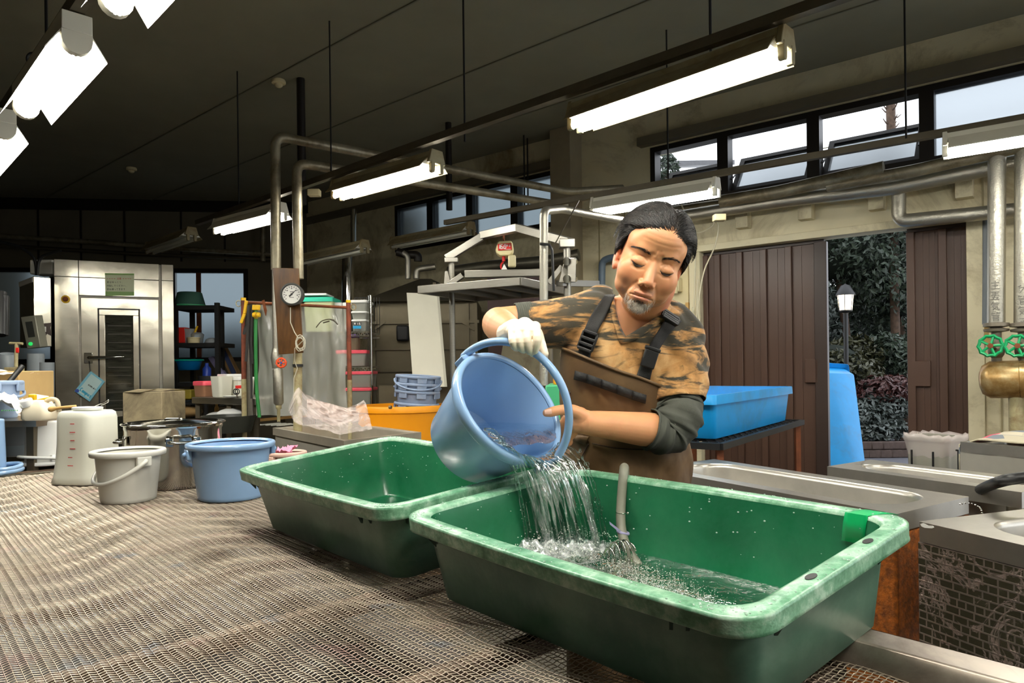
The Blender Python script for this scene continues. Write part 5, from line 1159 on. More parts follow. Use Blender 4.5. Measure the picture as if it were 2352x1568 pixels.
G['ma']=[[(1.5,2.5),(8.5,2.5)],[(1.5,5),(8.5,5)],[(5,.5),(5,8),(3.5,9.3),(2.5,8.3),(4,7.5),(8,9.3)]]
G['su']=[[(1,2.5),(9,2.5)],[(6,.5),(6,6),(4.5,6.5),(4,5.3),(6,5),(6,7.5),(4,9.8)]]
G['kaeru']=[[(1.5,1),(1.5,8)],[(4,1),(4,8),(2.5,10)],[(5,1),(9,1),(9,4),(5,4)],[(5,2.5),(9,2.5)],[(5,5.5),(9.5,5.5),(9.5,6.5)],[(5,5.5),(5,7)],[(6,7),(6,9)],[(6,7),(9,7),(9,9)],[(7.5,6),(7.5,10)]]
G['chu']=[[(2,1),(3,2)],[(1,3.5),(2,4.5)],[(1,9),(3,6)],[(6,.5),(7,1.5)],[(4,2.5),(9.5,2.5)],[(4.5,5.5),(9,5.5)],[(4,9),(9.5,9)],[(6.8,2.5),(6.8,9)]]
G['i4']=[[(4.5,0),(5.5,1)],[(2,1.5),(8,1.5)],[(1,3.3),(9,3.3)],[(3,4.3),(7,4.3),(7,6.6),(3,6.6),(3,4.3)],[(3,5.4),(7,5.4)],[(2,7.5),(1,9.5)],[(3.5,7.3),(4,9.5),(7,9.5),(7.5,8.5)],[(8,7.5),(9,9)]]
G['dot']=[[(2,8),(3,9.5)]]
def write(par,name,keys,x,y,size,step,m,off,lw=.09,f=cab,slope=0):
    b=MB(); 
    for k,key in enumerate(keys):
        for pl in G.get(key,[]):
            P=[f(x+k*step+q[0]/10*size,y+slope*k*step+q[1]/10*size,off) for q in pl]
            for i in range(len(P)-1): b.bar(P[i],P[i+1],size*lw*.0042,.0006,nC)
    return obj(name,b,m,par,30)
write(sg,'red_heading',['chu','i4'],268,637,5.2,5.6,M['redink'],.0055)
b=MB()
for x in (245,250.5,256,261.5,282,287.5,293,298): b.box(cab(x+1.6,639.8,.0055),.011,.0006,.004,(ux,nC,UZ_))
obj('red_dashes',b,M['redink'],sg,30)
write(sg,'black_text',['tobira','ha','yu','tsu','ku','ri','dot'],245.5,645.3,5.0,5.6,M['ink'],.0055)
write(sg,'black_text',['kan','hei','shi','te','ku','da','sa','i','dot'],245.5,653.5,5.0,5.3,M['ink'],.0055)
write(sg,'black_text',['tobira','ne','kaeru','tt','te','ki','ma','su','dot'],245.5,661.5,5.0,5.3,M['ink'],.0055)
# notebook hanging from the lever
nb=thing('hanging_notebook','light blue notebook hanging tilted from the lever of the steaming cabinet','notebook',cab(206,920,.03))
q4=[(171,898),(206,922),(241,876),(208,852)]
flat('cover',q4,mat('notebook_blue',(128,196,216),.5,var=.04),nb,.03,.006)
def nbp(u,v):   # u along the short edge (left-bottom to right-bottom), v up the long edge
    a,b_,c_,d_=[np.array(q,float) for q in q4]; p=a*(1-u)*(1-v)+b_*u*(1-v)+c_*u*v+d_*(1-u)*v; return p
flat('label_area',[nbp(.13,.06),nbp(.87,.06),nbp(.87,.93),nbp(.13,.93)],mat('notebook_pale',(196,222,220),.5,var=.03),nb,.0362,.0006)
LET={'C':[[(8,2.5),(5,1),(2,3),(1.5,6),(3,9),(6,9.5),(8.5,8)]],'a':[[(7,5),(4,4.5),(2.5,7),(4,9.5),(7,8.5)],[(7.5,4.5),(7.3,9.7)]],'m':[[(1,4.5),(1,9.7)],[(1,6),(3,4.5),(4.5,5.5),(4.5,9.7)],[(4.5,6),(6.5,4.5),(8.3,5.5),(8.3,9.7)]],'p':[[(2,4.5),(2,13)],[(2,6),(5,4.5),(7.5,6.5),(6,9.5),(2,9)]],'u':[[(1.5,4.5),(1.5,8),(3.5,9.7),(7,8.5)],[(7.3,4.5),(7.3,9.7)]],'s':[[(7,5),(4,4.5),(3,6),(6.5,7.5),(6.5,9),(4,9.7),(2,9)]]}
b=MB()
for k,ch in enumerate('Campus'):
    for pl in LET[ch]:
        P=[cab(*nbp(.17+.125*k+x/10*.115,.30-(y/10)*.17),.0372) for x,y in pl]
        for i in range(len(P)-1): b.bar(P[i],P[i+1],.0085,.0006,nC)
obj('cover_lettering',b,M['blueink'],nb,30)
b=MB()
for k,key in enumerate(('chu','ki','kan','shi','i4','te')):
    for pl in G[key]:
        P=[cab(*nbp(.36+.085*k+x/10*.07,.55-y/10*.06),.0372) for x,y in pl]
        for i in range(len(P)-1): b.bar(P[i],P[i+1],.0035,.0006,nC)
obj('title_line',b,M['ink'],nb,30)
c=cab(*nbp(.10,.07),.037); b=MB(); b.lathe(c,nC,[(.017,0),(.001,.0006)],14); obj('blue_emblem',b,mat('blue_emblem',(50,80,170),.5,var=0),nb,30)
b=MB(); b.tube([cab(204,829,.045),cab(206,842,.04),cab(207,854,.035)],.003,5); obj('string',b,M['ink'],nb,30)
# control box, touch panel, white box on the side
cbx=t=thing('control_box','stainless control box hung on the left side of the steaming cabinet','box',W(95,790,6.2))
YK=6.15
f0,f1=W(78,796,YK),W(119,794,YK+.12); dxx=(f1-f0); dxx.z=0; dxx.normalize(); dk=V((-dxx.y,dxx.x,0)); wk=(f1-f0).length
zt0=W(78,634,YK).z; zb0=W(100,795,YK).z
b=MB(); l_=W(46,800,YK+.35); l_.z=0
A0_=V((f0.x,f0.y,0)); A1_=V((f1.x,f1.y,0)); L0=V((l_.x,l_.y,0)); L1=L0+(A1_-A0_)
b.hexa([p+UZ_*zb0 for p in (A0_,A1_,L1,L0)],[p+UZ_*zt0 for p in (A0_,A1_,L1,L0)]); obj('housing',b,SC,t,30,.006)
ls=(L0-A0_).normalized(); ln=V((ls.y,-ls.x,0)); ln=ln if ln.x<0 else -ln
b=MB(); b.hexa([A0_+ls*.01+UZ_*(zt0-.05)+ln*.004,L0+UZ_*(zt0-.05)+ln*.004,L0+UZ_*(zt0-.05),A0_+ls*.01+UZ_*(zt0-.05)],[A0_+ls*.01+UZ_*(zt0-.005)+ln*.004,L0+UZ_*(zt0-.005)+ln*.004,L0+UZ_*(zt0-.005),A0_+ls*.01+UZ_*(zt0-.005)]); obj('white_edge',b,M['white'],t,30)
tp=thing('touch_panel','tilted grey touch panel with dark screen and green lamp below the control box','panel',W(75,800,5.9))
YT=5.92
pq=[(47,728),(80,724),(93,797),(62,801)]
P=[W(x,y,YT) for x,y in pq]; n=(P[1]-P[0]).cross(P[3]-P[0]).normalized(); n=n if n.y<0 else -n
P2=[W(x+18,y-1,YT+.10) for x,y in pq]
b=MB(); b.hexa([P[3],P[2],P2[2],P2[3]],[P[0],P[1],P2[1],P2[0]]); obj('case',b,mat('grey_panel_case',(150,148,132),.45,.3,var=.06),tp,30,.006)
def bq(u,v): return [P[0].lerp(P[1],u).lerp(P[3].lerp(P[2],u),v)][0]
b=MB(); b.prism([bq(.27,.17)+n*.001,bq(.76,.17)+n*.001,bq(.76,.66)+n*.001,bq(.27,.66)+n*.001],n*.002); obj('screen',b,mat('dark_screen',(56,58,54),.25,var=.05),tp,30)
b=MB(); b.lathe(bq(.35,.86),n,[(.016,0),(.014,.012),(.001,.014)],12); obj('green_lamp',b,emitmat('lit_green_lamp',(.03,.8,.15),.9),tp,50)
b=MB(); 
q=W(108,770,6.1); 
bp=[W(95,743,6.07),W(117,741,6.1),W(115,752,6.1),W(117,771,6.1),W(107,766,6.1),W(101,777,6.08),W(98,762,6.07)]; b.prism(bp,V((0,.006,0))); bpl=obj('bracket_plate',b,mat('brown_bracket',(62,50,44),.5,var=.1),cbx,30)
b=MB(); b.box(W(101,756,6.05),.03,.01,.045); obj('sticker',b,M['paper'],bpl,30,label='small white sticker')
b=MB(); b.tube([W(92,765,5.98),W(92,765,6.28)],.02,8); obj('swivel_arm',b,M['blackm'],tp,50)
b=MB(); q=W(110,616,6.75); b.box(q,.22,.2,.14); tag(obj('white_box',b,M['white'],None,30,.012),'white enamelled box on top of the control box','box')
for k,(P,l) in enumerate((([(84,632),(82,605),(72,585),(40,565),(0,555)],'black cable arching left from the control box'),([(86,632),(88,605),(96,590),(110,584),(140,575)],'black cable arching right from the control box'))):
    b=MB(); b.tube(smooth_path([W(x,y,6.3) for x,y in P],5),.014,7); tag(obj('cable',b,M['blackm'],None,60),l,'cable')
b=MB(); q=W(330,958,5.6); c0=W(282,958,5.5); c1_=W(372,958,5.6); zt3=W(320,900,5.55).z; 
t=thing('cardboard_box','dusty cardboard box with closed flaps in front of the steaming cabinet','box',V((q.x,q.y,0)))
b.hexa([V((c0.x,c0.y,0)),V((c1_.x,c1_.y,0)),V((c1_.x+.05,c1_.y+.3,0)),V((c0.x+.05,c0.y+.3,0))],[V((c0.x,c0.y,zt3)),V((c1_.x,c1_.y,zt3)),V((c1_.x+.05,c1_.y+.3,zt3)),V((c0.x+.05,c0.y+.3,zt3))]); obj('carton',b,M['cardd'],t,30,.006)
b=MB()
a0,a1=V((c0.x,c0.y,zt3)),V((c1_.x,c1_.y,zt3)); bk=V((.05,.3,0))
b.prism([a0+V((.004,0,.002)),a0+bk*.5+V((.02,0,.022)),a0+bk+V((.0,0,.012))],V((.13,0,-.004))); b.prism([a1+V((-.004,0,.002)),a1+bk*.5+V((-.0,0,.018)),a1+bk+V((0,0,.01))],V((-.13,0,.004))); obj('flap',b,M['cardd'],t,30)
# pipes along the back wall above the cabinet
def bpipe(pts,r,label,m,off=.25): return pipe('back_pipe',[wb(x,y,off) for x,y in pts],r,label,m,10,.08)
bpipe([(-60,538),(250,558),(420,572),(640,585)],.035,'upper lagged pipe crossing the back wall above the steaming cabinet',M['foild'])
bpipe([(-60,560),(300,582),(640,596)],.028,'lower pipe crossing the back wall above the steaming cabinet',M['galv'],.15)
bpipe([(604,480),(604,600)],.035,'vertical lagged pipe on the dark back wall behind the tall pipes',M['foild'])
pipe('flue_pipe',[W(812,480,8.6),W(812,562,8.6)],.035,'upper narrow part of the steel flue in the dark corner',M['chrome'])
pipe('flue_pipe',[W(800,580,8.4),W(799,760,8.4)],.075,'wide shiny steel flue pipe behind the wire rack',M['chrome'],20)
# ================================================================ black rack with basins right of the cabinet
YK=7.6
def rk(px,py,dy=0): return W(px,py,YK+dy)
t=thing('black_rack','black angle steel rack in front of the frosted back window','rack',V((rk(450,900).x,YK,0)))
zs=[rk(450,702).z,rk(450,788).z,rk(450,878).z]
x0=rk(404,800).x; x1=rk(500,800).x
for x,y in ((x1,YK),(x1-.12,YK+.4),(x0,YK),(x0,YK+.4)): b=MB(); b.bar((x,y,0),(x,y,zs[0]+.03),.045,.045); obj('post',b,M['blackm'],t,30)
for z in zs: b=MB(); b.box(((x0+x1)/2,YK+.2,z-.02),x1-x0+.04,.44,.045); obj('shelf',b,M['blackm'],t,30)
def bowl(name,label,c,r,h,m,rimm=None,inv=False,cat='bowl',tap=.75):
    b=MB(); ax=(0,0,-1) if inv else (0,0,1); c=V(c); o=c+V((0,0,h)) if inv else c
    tt=thing(name,label,cat,c); b.lathe(o,ax,[(r*tap-.01,.0),(r*tap,.006),(r*.97,h-.012),(r*.94,h-.012),(r*tap-.006,.012)],28,None,True,True); obj('bowl',b,m,tt,50)
    b=MB(); b.lathe(o,ax,[(r*.93,h-.016),(r*1.06,h-.018),(r*1.07,h-.006),(r*1.0,h),(r*.93,h-.008)],28); obj('rim',b,rimm or m,tt,50); return tt
q=rk(436,702,.15); bowl('basin','translucent green basin upside down on top of the black rack',(q.x,q.y,zs[0]+.003),.17,.16,mat('smoky_green_plastic',(70,110,98),.3,var=.06,trans=.2),M['greenpl'],True,'basin')
q=rk(432,850,.1); z_=zs[2]+.05; bowl('basin','bright blue washbasin with a green rim on the lower shelf of the black rack',(q.x,q.y,rk(432,850,.1).z),.155,.12,mat('deep_blue_basin',(0,100,160),.35,var=.05),mat('green_basin_rim',(0,150,130),.35,var=.05),False,'basin')
z2=zs[1]+.003
q=rk(408,782); b=MB(); b.box((q.x,q.y+.1,z2+.09),.12,.12,.17); t2=tag(obj('red_carton',b,M['red'],None,30,.004),'red carton on the middle shelf of the black rack','box')
q=rk(424,782); b=MB(); b.lathe((q.x,q.y+.1,z2),(0,0,1),[(.05,0),(.065,.16),(.06,.16),(.046,.01)],20,None,True,True); tag(obj('clear_cup',b,M['clearpl'],None,50),'clear cup holding a stick on the middle rack shelf','cup')
q=rk(445,782); b=MB(); b.tube([(q.x-.05,q.y+.08,z2+.05),(q.x+.005,q.y+.08,z2+.19)],.012,8); tag(obj('yellow_stick',b,M['yellow'],None,50),'yellow handled stick leaning in the clear cup','stick')
q=rk(445,782,.02); b=MB(); b.lathe((q.x,q.y,z2),(0,0,1),[(.06,0),(.065,.05),(.07,.052),(.07,.062),(.001,.064)],20,None,True); tag(obj('lidded_tub',b,M['ivory'],None,50),'small cream lidded tub on the middle rack shelf','tub')
q=rk(452,770,.12); b=MB(); b.lathe((q.x,q.y,z2),(0,0,1),[(.06,0),(.075,.1),(.05,.12),(.001,.122)],20,None,True); tag(obj('clear_tub',b,M['clearpl'],None,50),'clear tub behind the small cream tub on the rack','tub')
q=rk(482,785); b=MB(); b.lathe((q.x,q.y+.05,z2),(0,0,1),[(.075,0),(.06,.04),(.03,.055),(.001,.056)],20); tag(obj('clear_bag',b,M['clearpl'],None,50),'flattened clear bag at the right end of the middle rack shelf','bag')
q=rk(472,870); b=MB(); b.lathe((q.x,q.y+.1,zs[2]-.08),(0,0,1),[(.1,0),(.12,.15),(.115,.15),(.09,.01)],24,None,True,True); tag(obj('dark_bin',b,mat('dark_grey_bin',(58,58,58),.5,var=.1),None,50),'dark grey bin at the foot of the black rack','bin')
q=rk(475,848,.1); b=MB(); b.lathe((q.x,q.y,zs[2]+.05),(0,0,1),[(.045,0),(.045,.1),(.02,.13),(.018,.16),(.001,.162)],16,None,True); tag(obj('blue_bottle',b,mat('blue_bottle',(40,70,170),.35,var=.05),None,50),'blue spray bottle standing in the dark grey bin','bottle')
b=MB(); b.prism([rk(500,805,.5),rk(512,792,.5),rk(548,862,.4),rk(530,866,.4)],(0,.1,0)); t2=thing('leaning_carton','long flat printed carton leaning behind the black rack','box',rk(520,830,.5)); obj('carton',b,mat('tan_carton',(120,92,56),.7,var=.1),t2,30)
b=MB(); b.prism([rk(507,803,.495),rk(514,796,.495),rk(543,856,.39),rk(533,860,.39)],(0,-.004,0)); obj('print_band',b,mat('navy_print',(40,52,84),.6,var=.2),t2,30)
b=MB(); b.prism([rk(478,822,.45),rk(488,818,.45),rk(522,866,.3),rk(508,868,.3)],(0,.06,0)); tag(obj('leaning_box',b,mat('violet_white_box',(130,124,160),.6,var=.3),None,30),'narrow violet and white box leaning beside the long carton','box')
q=rk(425,905,-.2); b=MB(); b.box(q,.22,.2,.10); tag(obj('yellow_crate',b,mat('dull_yellow',(134,118,30),.6,var=.15),None,30,.01),'dull yellow crate on the low shelf beside the cabinet','crate')
q=rk(430,945,-.2); b=MB(); b.ball(q,.16,.14,.06); tag(obj('rice_sack',b,mat('tan_sack',(150,120,76),.8,var=.15,bump=.4,bscale=20),None,180),'tan paper sack lying under the yellow crate','sack')
b=MB(); z=rk(430,925,-.2).z; b.box((rk(450,925,-.2).x,YK-.10,z),.42,.4,.03); b.bar((x0,YK-.3,0),(x0,YK-.3,z),.03,.03); b.bar((x1,YK-.3,0),(x1,YK-.3,z),.03,.03); tag(obj('low_shelf',b,M['blackm'],None,30),'low dark shelf beside the steaming cabinet with crate and sack','shelf')
# ================================================================ steel bench with boxes
YB2=5.6
bl=W(440,912,YB2); br=W(556,926,YB2-.35); t=thing('steel_bench','low stainless bench with plastic boxes behind the rusty pole','bench',V((bl.x,bl.y,0)))
zb=bl.z; dx=(V((br.x,br.y,0))-V((bl.x,bl.y,0))); Lb=dx.length+.15; dx.normalize(); dy=V((-dx.y,dx.x,0))
o=V((bl.x,bl.y,0))
b=MB(); b.hexa([o+UZ_*(zb-.05),o+dx*Lb+UZ_*(zb-.05),o+dx*Lb+dy*.6+UZ_*(zb-.05),o+dy*.6+UZ_*(zb-.05)],[o+UZ_*zb,o+dx*Lb+UZ_*zb,o+dx*Lb+dy*.6+UZ_*zb,o+dy*.6+UZ_*zb]); obj('bench_top',b,M['steeld'],t,30,.004)
for u in (.03,Lb*.55,Lb-.03):
    for w_ in (.04,.55): b=MB(); b.bar(o+dx*u+dy*w_,o+dx*u+dy*w_+UZ_*(zb-.05),.035,.035); obj('leg',b,M['galv'],t,30)
def boxlid(name,label,c,L,Wd,h,ux,m,lidm,lh=.03,grp=None,tag_=None,ribs=True):
    uy=V((-ux.y,ux.x,0)); c=V(c); tt=thing(name,label,'box',c,grp)
    b=MB(); b.rings([rr3(c,*r,ux,uy) for r in ((L*.86,Wd*.86,.02,0),(L*.88,Wd*.88,.02,.006),(L*.96,Wd*.96,.02,h-lh),(L*.94,Wd*.94,.02,h-lh))],True,True,True); obj('body',b,m,tt,40)
    b=MB(); b.rings([rr3(c,*r,ux,uy) for r in ((L*.95,Wd*.95,.02,h-lh-.004),(L*1.02,Wd*1.02,.02,h-lh-.004),(L*1.02,Wd*1.02,.02,h-.006),(L*.98,Wd*.98,.02,h),(L*.85,Wd*.85,.02,h),(L*.83,Wd*.83,.02,h-.006))],True,False,True); obj('lid',b,lidm,tt,40); return tt
q=W(465,907,YB2-.05+.1); boxlid('storage_box','brown filled clear box with pink lid at the left end of the steel bench',(q.x+.01,q.y+.05,zb+.002),.155,.15,.125,dx,mat('brown_filled_plastic',(150,110,84),.35,var=.1),M['pink'],.03)
q=W(505,915,YB2-.12); c=V((q.x,q.y+.04,zb+.002)); b=MB(); b.rings([rr3(c,*r,dx,dy) for r in ((.105,.10,.02,0),(.115,.11,.02,.01),(.135,.13,.025,.165),(.128,.123,.025,.165),(.1,.1,.02,.012))],True,True,True); tag(obj('milky_jug',b,M['milk'],None,40),'milky square jug in the middle of the steel bench','jug')
q=W(540,917,YB2-.1); c=V((q.x,q.y+.12,zb+.002)); boxlid('storage_box','milky white box with pale lid behind the scissors on the steel bench',c,.17,.16,.155,dx,M['milk'],M['whitepl'],.02)
q=W(516,893,YB2+.12); boxlid('storage_box','milky box with flat white lid at the back of the steel bench',(q.x,q.y+.1,zb+.002),.15,.14,.18,dx,M['milk'],M['whitepl'],.02)
q=W(533,915,YB2-.25); b=MB(); b.lathe((q.x,q.y,zb+.002),(0,0,1),[(.04,0),(.062,.01),(.066,.014),(.04,.008),(.001,.007)],24); tag(obj('white_plate',b,M['whitepl'],None,50),'small white plate at the front edge of the steel bench','plate')
t2=thing('scissors','black handled scissors standing by the small plate on the bench','scissors',W(543,905,YB2-.3)); b=MB()
for sg in (-1,1): q=W(543+sg*2,899,YB2-.3); b.tube([q+V((math.cos(a)*.016,0,math.sin(a)*.02)) for a in np.linspace(0,2*math.pi,16,endpoint=False)],.004,6,closed=True)
obj('grip',b,M['black'],t2,60); b=MB(); b.bar(W(543,902,YB2-.3),W(546,916,YB2-.3),.012,.004); obj('blade',b,M['chrome'],t2,30)
q=W(552,905,YB2-.2); b=MB(); b.lathe((q.x,q.y,zb+.002),(0,0,1),[(.03,0),(.034,.07)],16,None,True); b2=MB(); t2=thing('red_capped_jar','small pink jar with a red cap beside the rusty pole','jar',(q.x,q.y,zb)); obj('jar',b,M['milk'],t2,50); b2.lathe((q.x,q.y,zb+.072),(0,0,1),[(.036,0),(.036,.022),(.001,.024)],16,None,True); obj('cap',b2,M['red'],t2,50)
q=W(530,955,YB2-.2); b=MB(); b.ball(q,.12,.10,.06); o_=obj('bagged_bundle',b,M['bag'],None,180); tag(o_,'knotted clear bag lying under the steel bench','bag')
q=W(500,958,YB2); b=MB(); b.ball(q,.10,.09,.045); tag(obj('bagged_bundle',b,M['bag'],None,180),'smaller clear bag lying left under the steel bench','bag')
q=W(520,945,YB2+.2); b=MB(); b.box(q,.12,.10,.1); tag(obj('grey_tin',b,M['steeld'],None,30,.008),'grey tin standing under the steel bench','tin')
q=W(498,945,YB2+.15); b=MB(); b.lathe((q.x,q.y,q.z-.08),(0,0,1),[(.018,0),(.018,.11),(.01,.13),(.01,.15)],12,None,True,True); tag(obj('small_bottle',b,M['woodl'],None,50),'small brown bottle under the steel bench','bottle')
b=MB(); b.lathe(W(525,985,YB2-.5)-V((0,0,.02)),(0,0,1),[(.16,0),(.19,.12),(.18,.12),(.15,.01)],28,None,True,True); tag(obj('dark_basin',b,mat('dark_basin',(48,50,44),.4,var=.1),None,50),'dark basin on the floor behind the steel pot','basin')
# ================================================================ rusty pole frame with clear vinyl curtain
YP=5.08
t=thing('pole_frame','rusty two post frame carrying a clear vinyl splash curtain','frame',V((W(560,900,YP).x,YP,0)))
pL0,pL1=W(559,690,YP),W(560,870,YP); pR0,pR1=W(800,695,YP+.1),W(803,872,YP+.1)
def post(a,b_,x,y,label):
    m=MB(); m.cyl(b_,a,.017,10); o=obj('post',m,M['rustpole'],t,50,label='rusty upper post'); k=MB(); k.cyl((b_.x,b_.y,0),b_,.018,10); obj('post_base',k,M['creampole'],o,50)
    k=MB(); k.cyl(a,a+V((0,0,.02)),.0185,10); obj('post_tip',k,M['yellow'],o,50)
post(pL0,pL1,0,0,''); post(pR0,pR1,0,0,'')
for c,sg in ((W(548,697,YP),-1),(W(812,705,YP+.1),1)):
    b=MB(); b.tube([c+V((math.cos(a)*.018,0,math.sin(a)*.022)) for a in np.linspace(0,2*math.pi,16,endpoint=False)],.0035,6,closed=True); b.bar(c-V((sg*.018,0,0)),c-V((sg*.035,0,0)),.006,.006); obj('wing_screw',b,M['creampole'],t,60)
bar0,bar1=W(562,694,YP),W(800,706,YP+.1); b=MB(); b.cyl(bar0,bar1,.011,8); obj('cross_bar',b,M['rust'],t,50)
b=MB(); b.bar(W(563,760,YP+.03),W(575,960,YP+.03),.05,.02,(0,1,0)); obj('back_plate',b,M['steeld'],t,30)
# the curtain
b=MB(); g=[]
for i in range(45):
    u=i/44; row=[]
    for j in range(22):
        v=j/21; p=W(590+u*(797-590),699+u*7,YP+.02+u*.1); lowz=W(600,955,YP).z; z=p.z*(1-v)+lowz*v
        w_=.030*math.sin(u*17+1.5*math.sin(v*3))*v+.045*noise.noise(V((u*6,v*2.2,1)))+.02*noise.noise(V((u*15,v*5,3)))
        row.append(V((p.x+.02*math.sin(v*5+u*8)*v,p.y+w_,z-.02*noise.noise(V((u*5,9,0)))*v)))
    g.append(row)
b.rings(g,False); tag(obj('vinyl_curtain',b,M['sheet'],None,180),'clear vinyl sheet hanging from the rusty pole frame','curtain')
b=MB()
for (P,r) in (([(726,752),(738,738),(755,733),(768,735)],.004),([(742,741),(750,739),(757,737)],.005),([(758,733),(768,737),(776,745)],.005)):
    b.tube(smooth_path([W(x,y,YP-.02) for x,y in P],4),r,5)
tag(obj('curtain_stain',b,mat('dark_adhesive',(66,58,44),.6,var=.2),None,60),'dark adhesive arcs stuck to the upper vinyl curtain','stain')
# hose, belts and yellow clips hanging at the left post
b=MB(); b.tube(smooth_path([W(588,706,YP-.06),W(587,760,YP-.06),W(588,850,YP-.06),W(590,900,YP-.06),W(596,958,YP-.06)],6),.013,10); tag(obj('green_hose',b,mat('green_hose',(44,120,60),.4,var=.08),None,60),'green hose hanging down beside the vinyl curtain','hose')
dk=mat('black_strap',(34,32,28),.6,var=.2)
for k,(P,w_) in enumerate((([(568,700),(566,745),(560,768)],.02),([(575,700),(573,760),(578,880),(578,915)],.016),([(580,700),(577,780),(580,835)],.014),([(571,702),(567,800),(565,830)],.018))):
    b=MB(); Q=[W(x,y,YP-.05-.012*k) for x,y in P]
    for i in range(len(Q)-1): b.bar(Q[i],Q[i+1],w_,.004,(0,1,0))
    tag(obj('rubber_strap',b,dk,None,30),['short black strap hanging nearest the rusty post','longest black strap reaching down beside the green hose','middle black strap hanging left of the green hose','wide black strap hanging behind the yellow clamp'][k],'strap')
for k,(P,l) in enumerate((([(566,690),(562,720),(554,742)],'long yellow strip clamp hanging on the rusty post'),([(585,700),(584,712)],'yellow clip above the green hose'),([(593,700),(592,712)],'right yellow clip at the top of the green hose'))):
    b=MB(); Q=[W(x,y,YP-.075) for x,y in P]
    for i in range(len(Q)-1): b.bar(Q[i],Q[i+1],.022 if k==0 else .03,.018,(0,1,0))
    tag(obj('yellow_clamp',b,M['yellow'],None,30,.004),l,'clamp')
t2=thing('yellow_valve','yellow double knob hose valve at the top of the green hose','valve',W(589,722,YP-.07)); 
for sg in (-5,5): b=MB(); b.lathe(W(589+sg,723,YP-.1),(1,0,0),[(.001,-.012),(.016,-.01),(.018,0),(.016,.01),(.001,.012)],14); obj('knob',b,M['yellow'],t2,50)
b=MB(); b.cyl(W(588,716,YP-.07),W(588,732,YP-.07),.014,10); obj('valve_body',b,mat('olive_yellow',(170,150,30),.45,var=.1),t2,50)
b=MB(); Q=[W(601,690,YP-.05),W(606,688,YP-.05),W(612,712,YP-.04),W(610,725,YP-.04),W(606,712,YP-.04)]; b.prism(Q,V((0,.012,0))); tag(obj('rusty_hook',b,M['rust'],None,30),'rusty hook tool hanging right of the green hose','hook')
# ================================================================ trough sink with clear film
TZ3=H-.40
fc=WZ(790,1012,TZ3); fr=WZ(968,992,TZ3); fl_=WZ(626,982,TZ3)
dxx=(fr-fc).normalized(); dyy=(fl_-fc); Ly=dyy.length; dyy.normalize(); Lx=(fr-fc).length
C=[fl_,fl_+dxx*Lx,fr,fc]
t=sink([fc,fl_,fl_+dxx*Lx,fr],.3,.3,'square stainless trough under the tall lagged pipes',.03,.04,mt='trough')
b=MB(); lo=V((0,0,-.05)); lq=[fc,fl_,fl_+dxx*Lx,fr]; lq=[p.lerp(sum(lq,V())/4,.04)+lo for p in lq]; b.rings([[V((p.x,p.y,.25)) for p in lq],lq]); obj('outer_wall',b,bpy.data.materials['pale_brushed_steel'],t,30)
for q in lq: b=MB(); q2=q.lerp(sum(lq,V())/4,.08); b.cyl((q2.x,q2.y,0),(q2.x,q2.y,.26),.022,10); obj('leg',b,M['galv'],t,40)
b=MB(); b.bar(WZ(578,966,TZ3+.02),WZ(665,956,TZ3+.02)+V((.12,.1,0)),.03,.022); tag(obj('wood_strip',b,M['woodl'],None,30),'pale wooden strip lying across the back of the trough','strip')
b=MB(); P0=WZ(600,975,TZ3+.012); 
for k in range(4): b.bar(P0+V((k*.05,-.01-k*.03,0)),P0+V((k*.05+.09,.14-k*.03,0)),.018,.008)
tag(obj('plastic_strips',b,M['sheet'],None,30),'thin clear slats lying at the left end of the trough','slats')
# film heap
b=MB(); c=W(752,965,4.45); g=[]
n,m_=64,46
for i in range(n):
    u=i/(n-1); row=[]
    for j in range(m_):
        v=j/(m_-1); px=668+u*180+ (v-.5)*14; 
        ridge=[(0,938),(.08,900),(.14,888),(.22,905),(.45,922),(.7,940),(.88,928),(.97,918),(1,926)]
        top=np.interp(u,[r[0] for r in ridge],[r[1] for r in ridge]); bot=np.interp(u,[0,.3,.6,1],[968,985,998,985])
        py=top+(bot-top)*v; Y=4.50-.55*v-.15*abs(v-.3)+.12*noise.noise(V((u*5,v*3.5,2)))+.035*noise.noise(V((u*15,v*9,5)))
        py+=5*noise.noise(V((u*6,v*4,8)))*(1 if 0<j else .6)
        row.append(W(px,py,Y))
    g.append(row)
b.rings(g,False); tag(obj('plastic_film',b,M['film'],None,180),'heap of crumpled clear plastic film lying on the trough','film')
b=MB(); g=[]
for i in range(n):
    u=i/(n-1); row=[]
    for j in range(24):
        v=j/23; px=705+u*120; py=np.interp(u,[0,.4,1],[915,925,945])+v*np.interp(u,[0,.5,1],[40,50,20]); row.append(W(px,py,4.4-.2*v+.07*noise.noise(V((u*9,v*6,12)))))
    g.append(row)
b.rings(g,False); tag(obj('plastic_film',b,mat('milky_film',(236,214,204),.22,var=.05,alpha=.55,spec=.9),None,180),'milky inner fold of the plastic film heap','film')
# pink bucket on the floor level stand behind the table
q=W(661,1050,3.35); z=W(661,1036,3.35).z; r_=42/FP*3.35
t2=bucket('bucket','pale pink bucket holding a crumpled pink cloth behind the blue bucket',(q.x,3.35,z-.22),r_-.01,.22,mat('pale_pink_plastic',(226,186,168),.4,var=.05),None,.8)
b=MB(); b.ball((q.x-.01,3.33,z-.005),.04,.03,.022); crumple(b,(q.x-.05,3.28,z),(q.x+.04,3.28,z+.01),(q.x-.05,3.38,z),8,8,.03,5,4); tag(obj('pink_cloth',b,mat('pink_cloth',(240,150,180),.7,var=.1),None,180),'crumpled pink cloth in the pale pink bucket','cloth')
b=MB(); b.box((q.x,3.35,(z-.225)/2),.34,.34,z-.225); tag(obj('low_stand',b,M['steeld'],None,30,.01),'low steel stand under the pale pink bucket','stand')
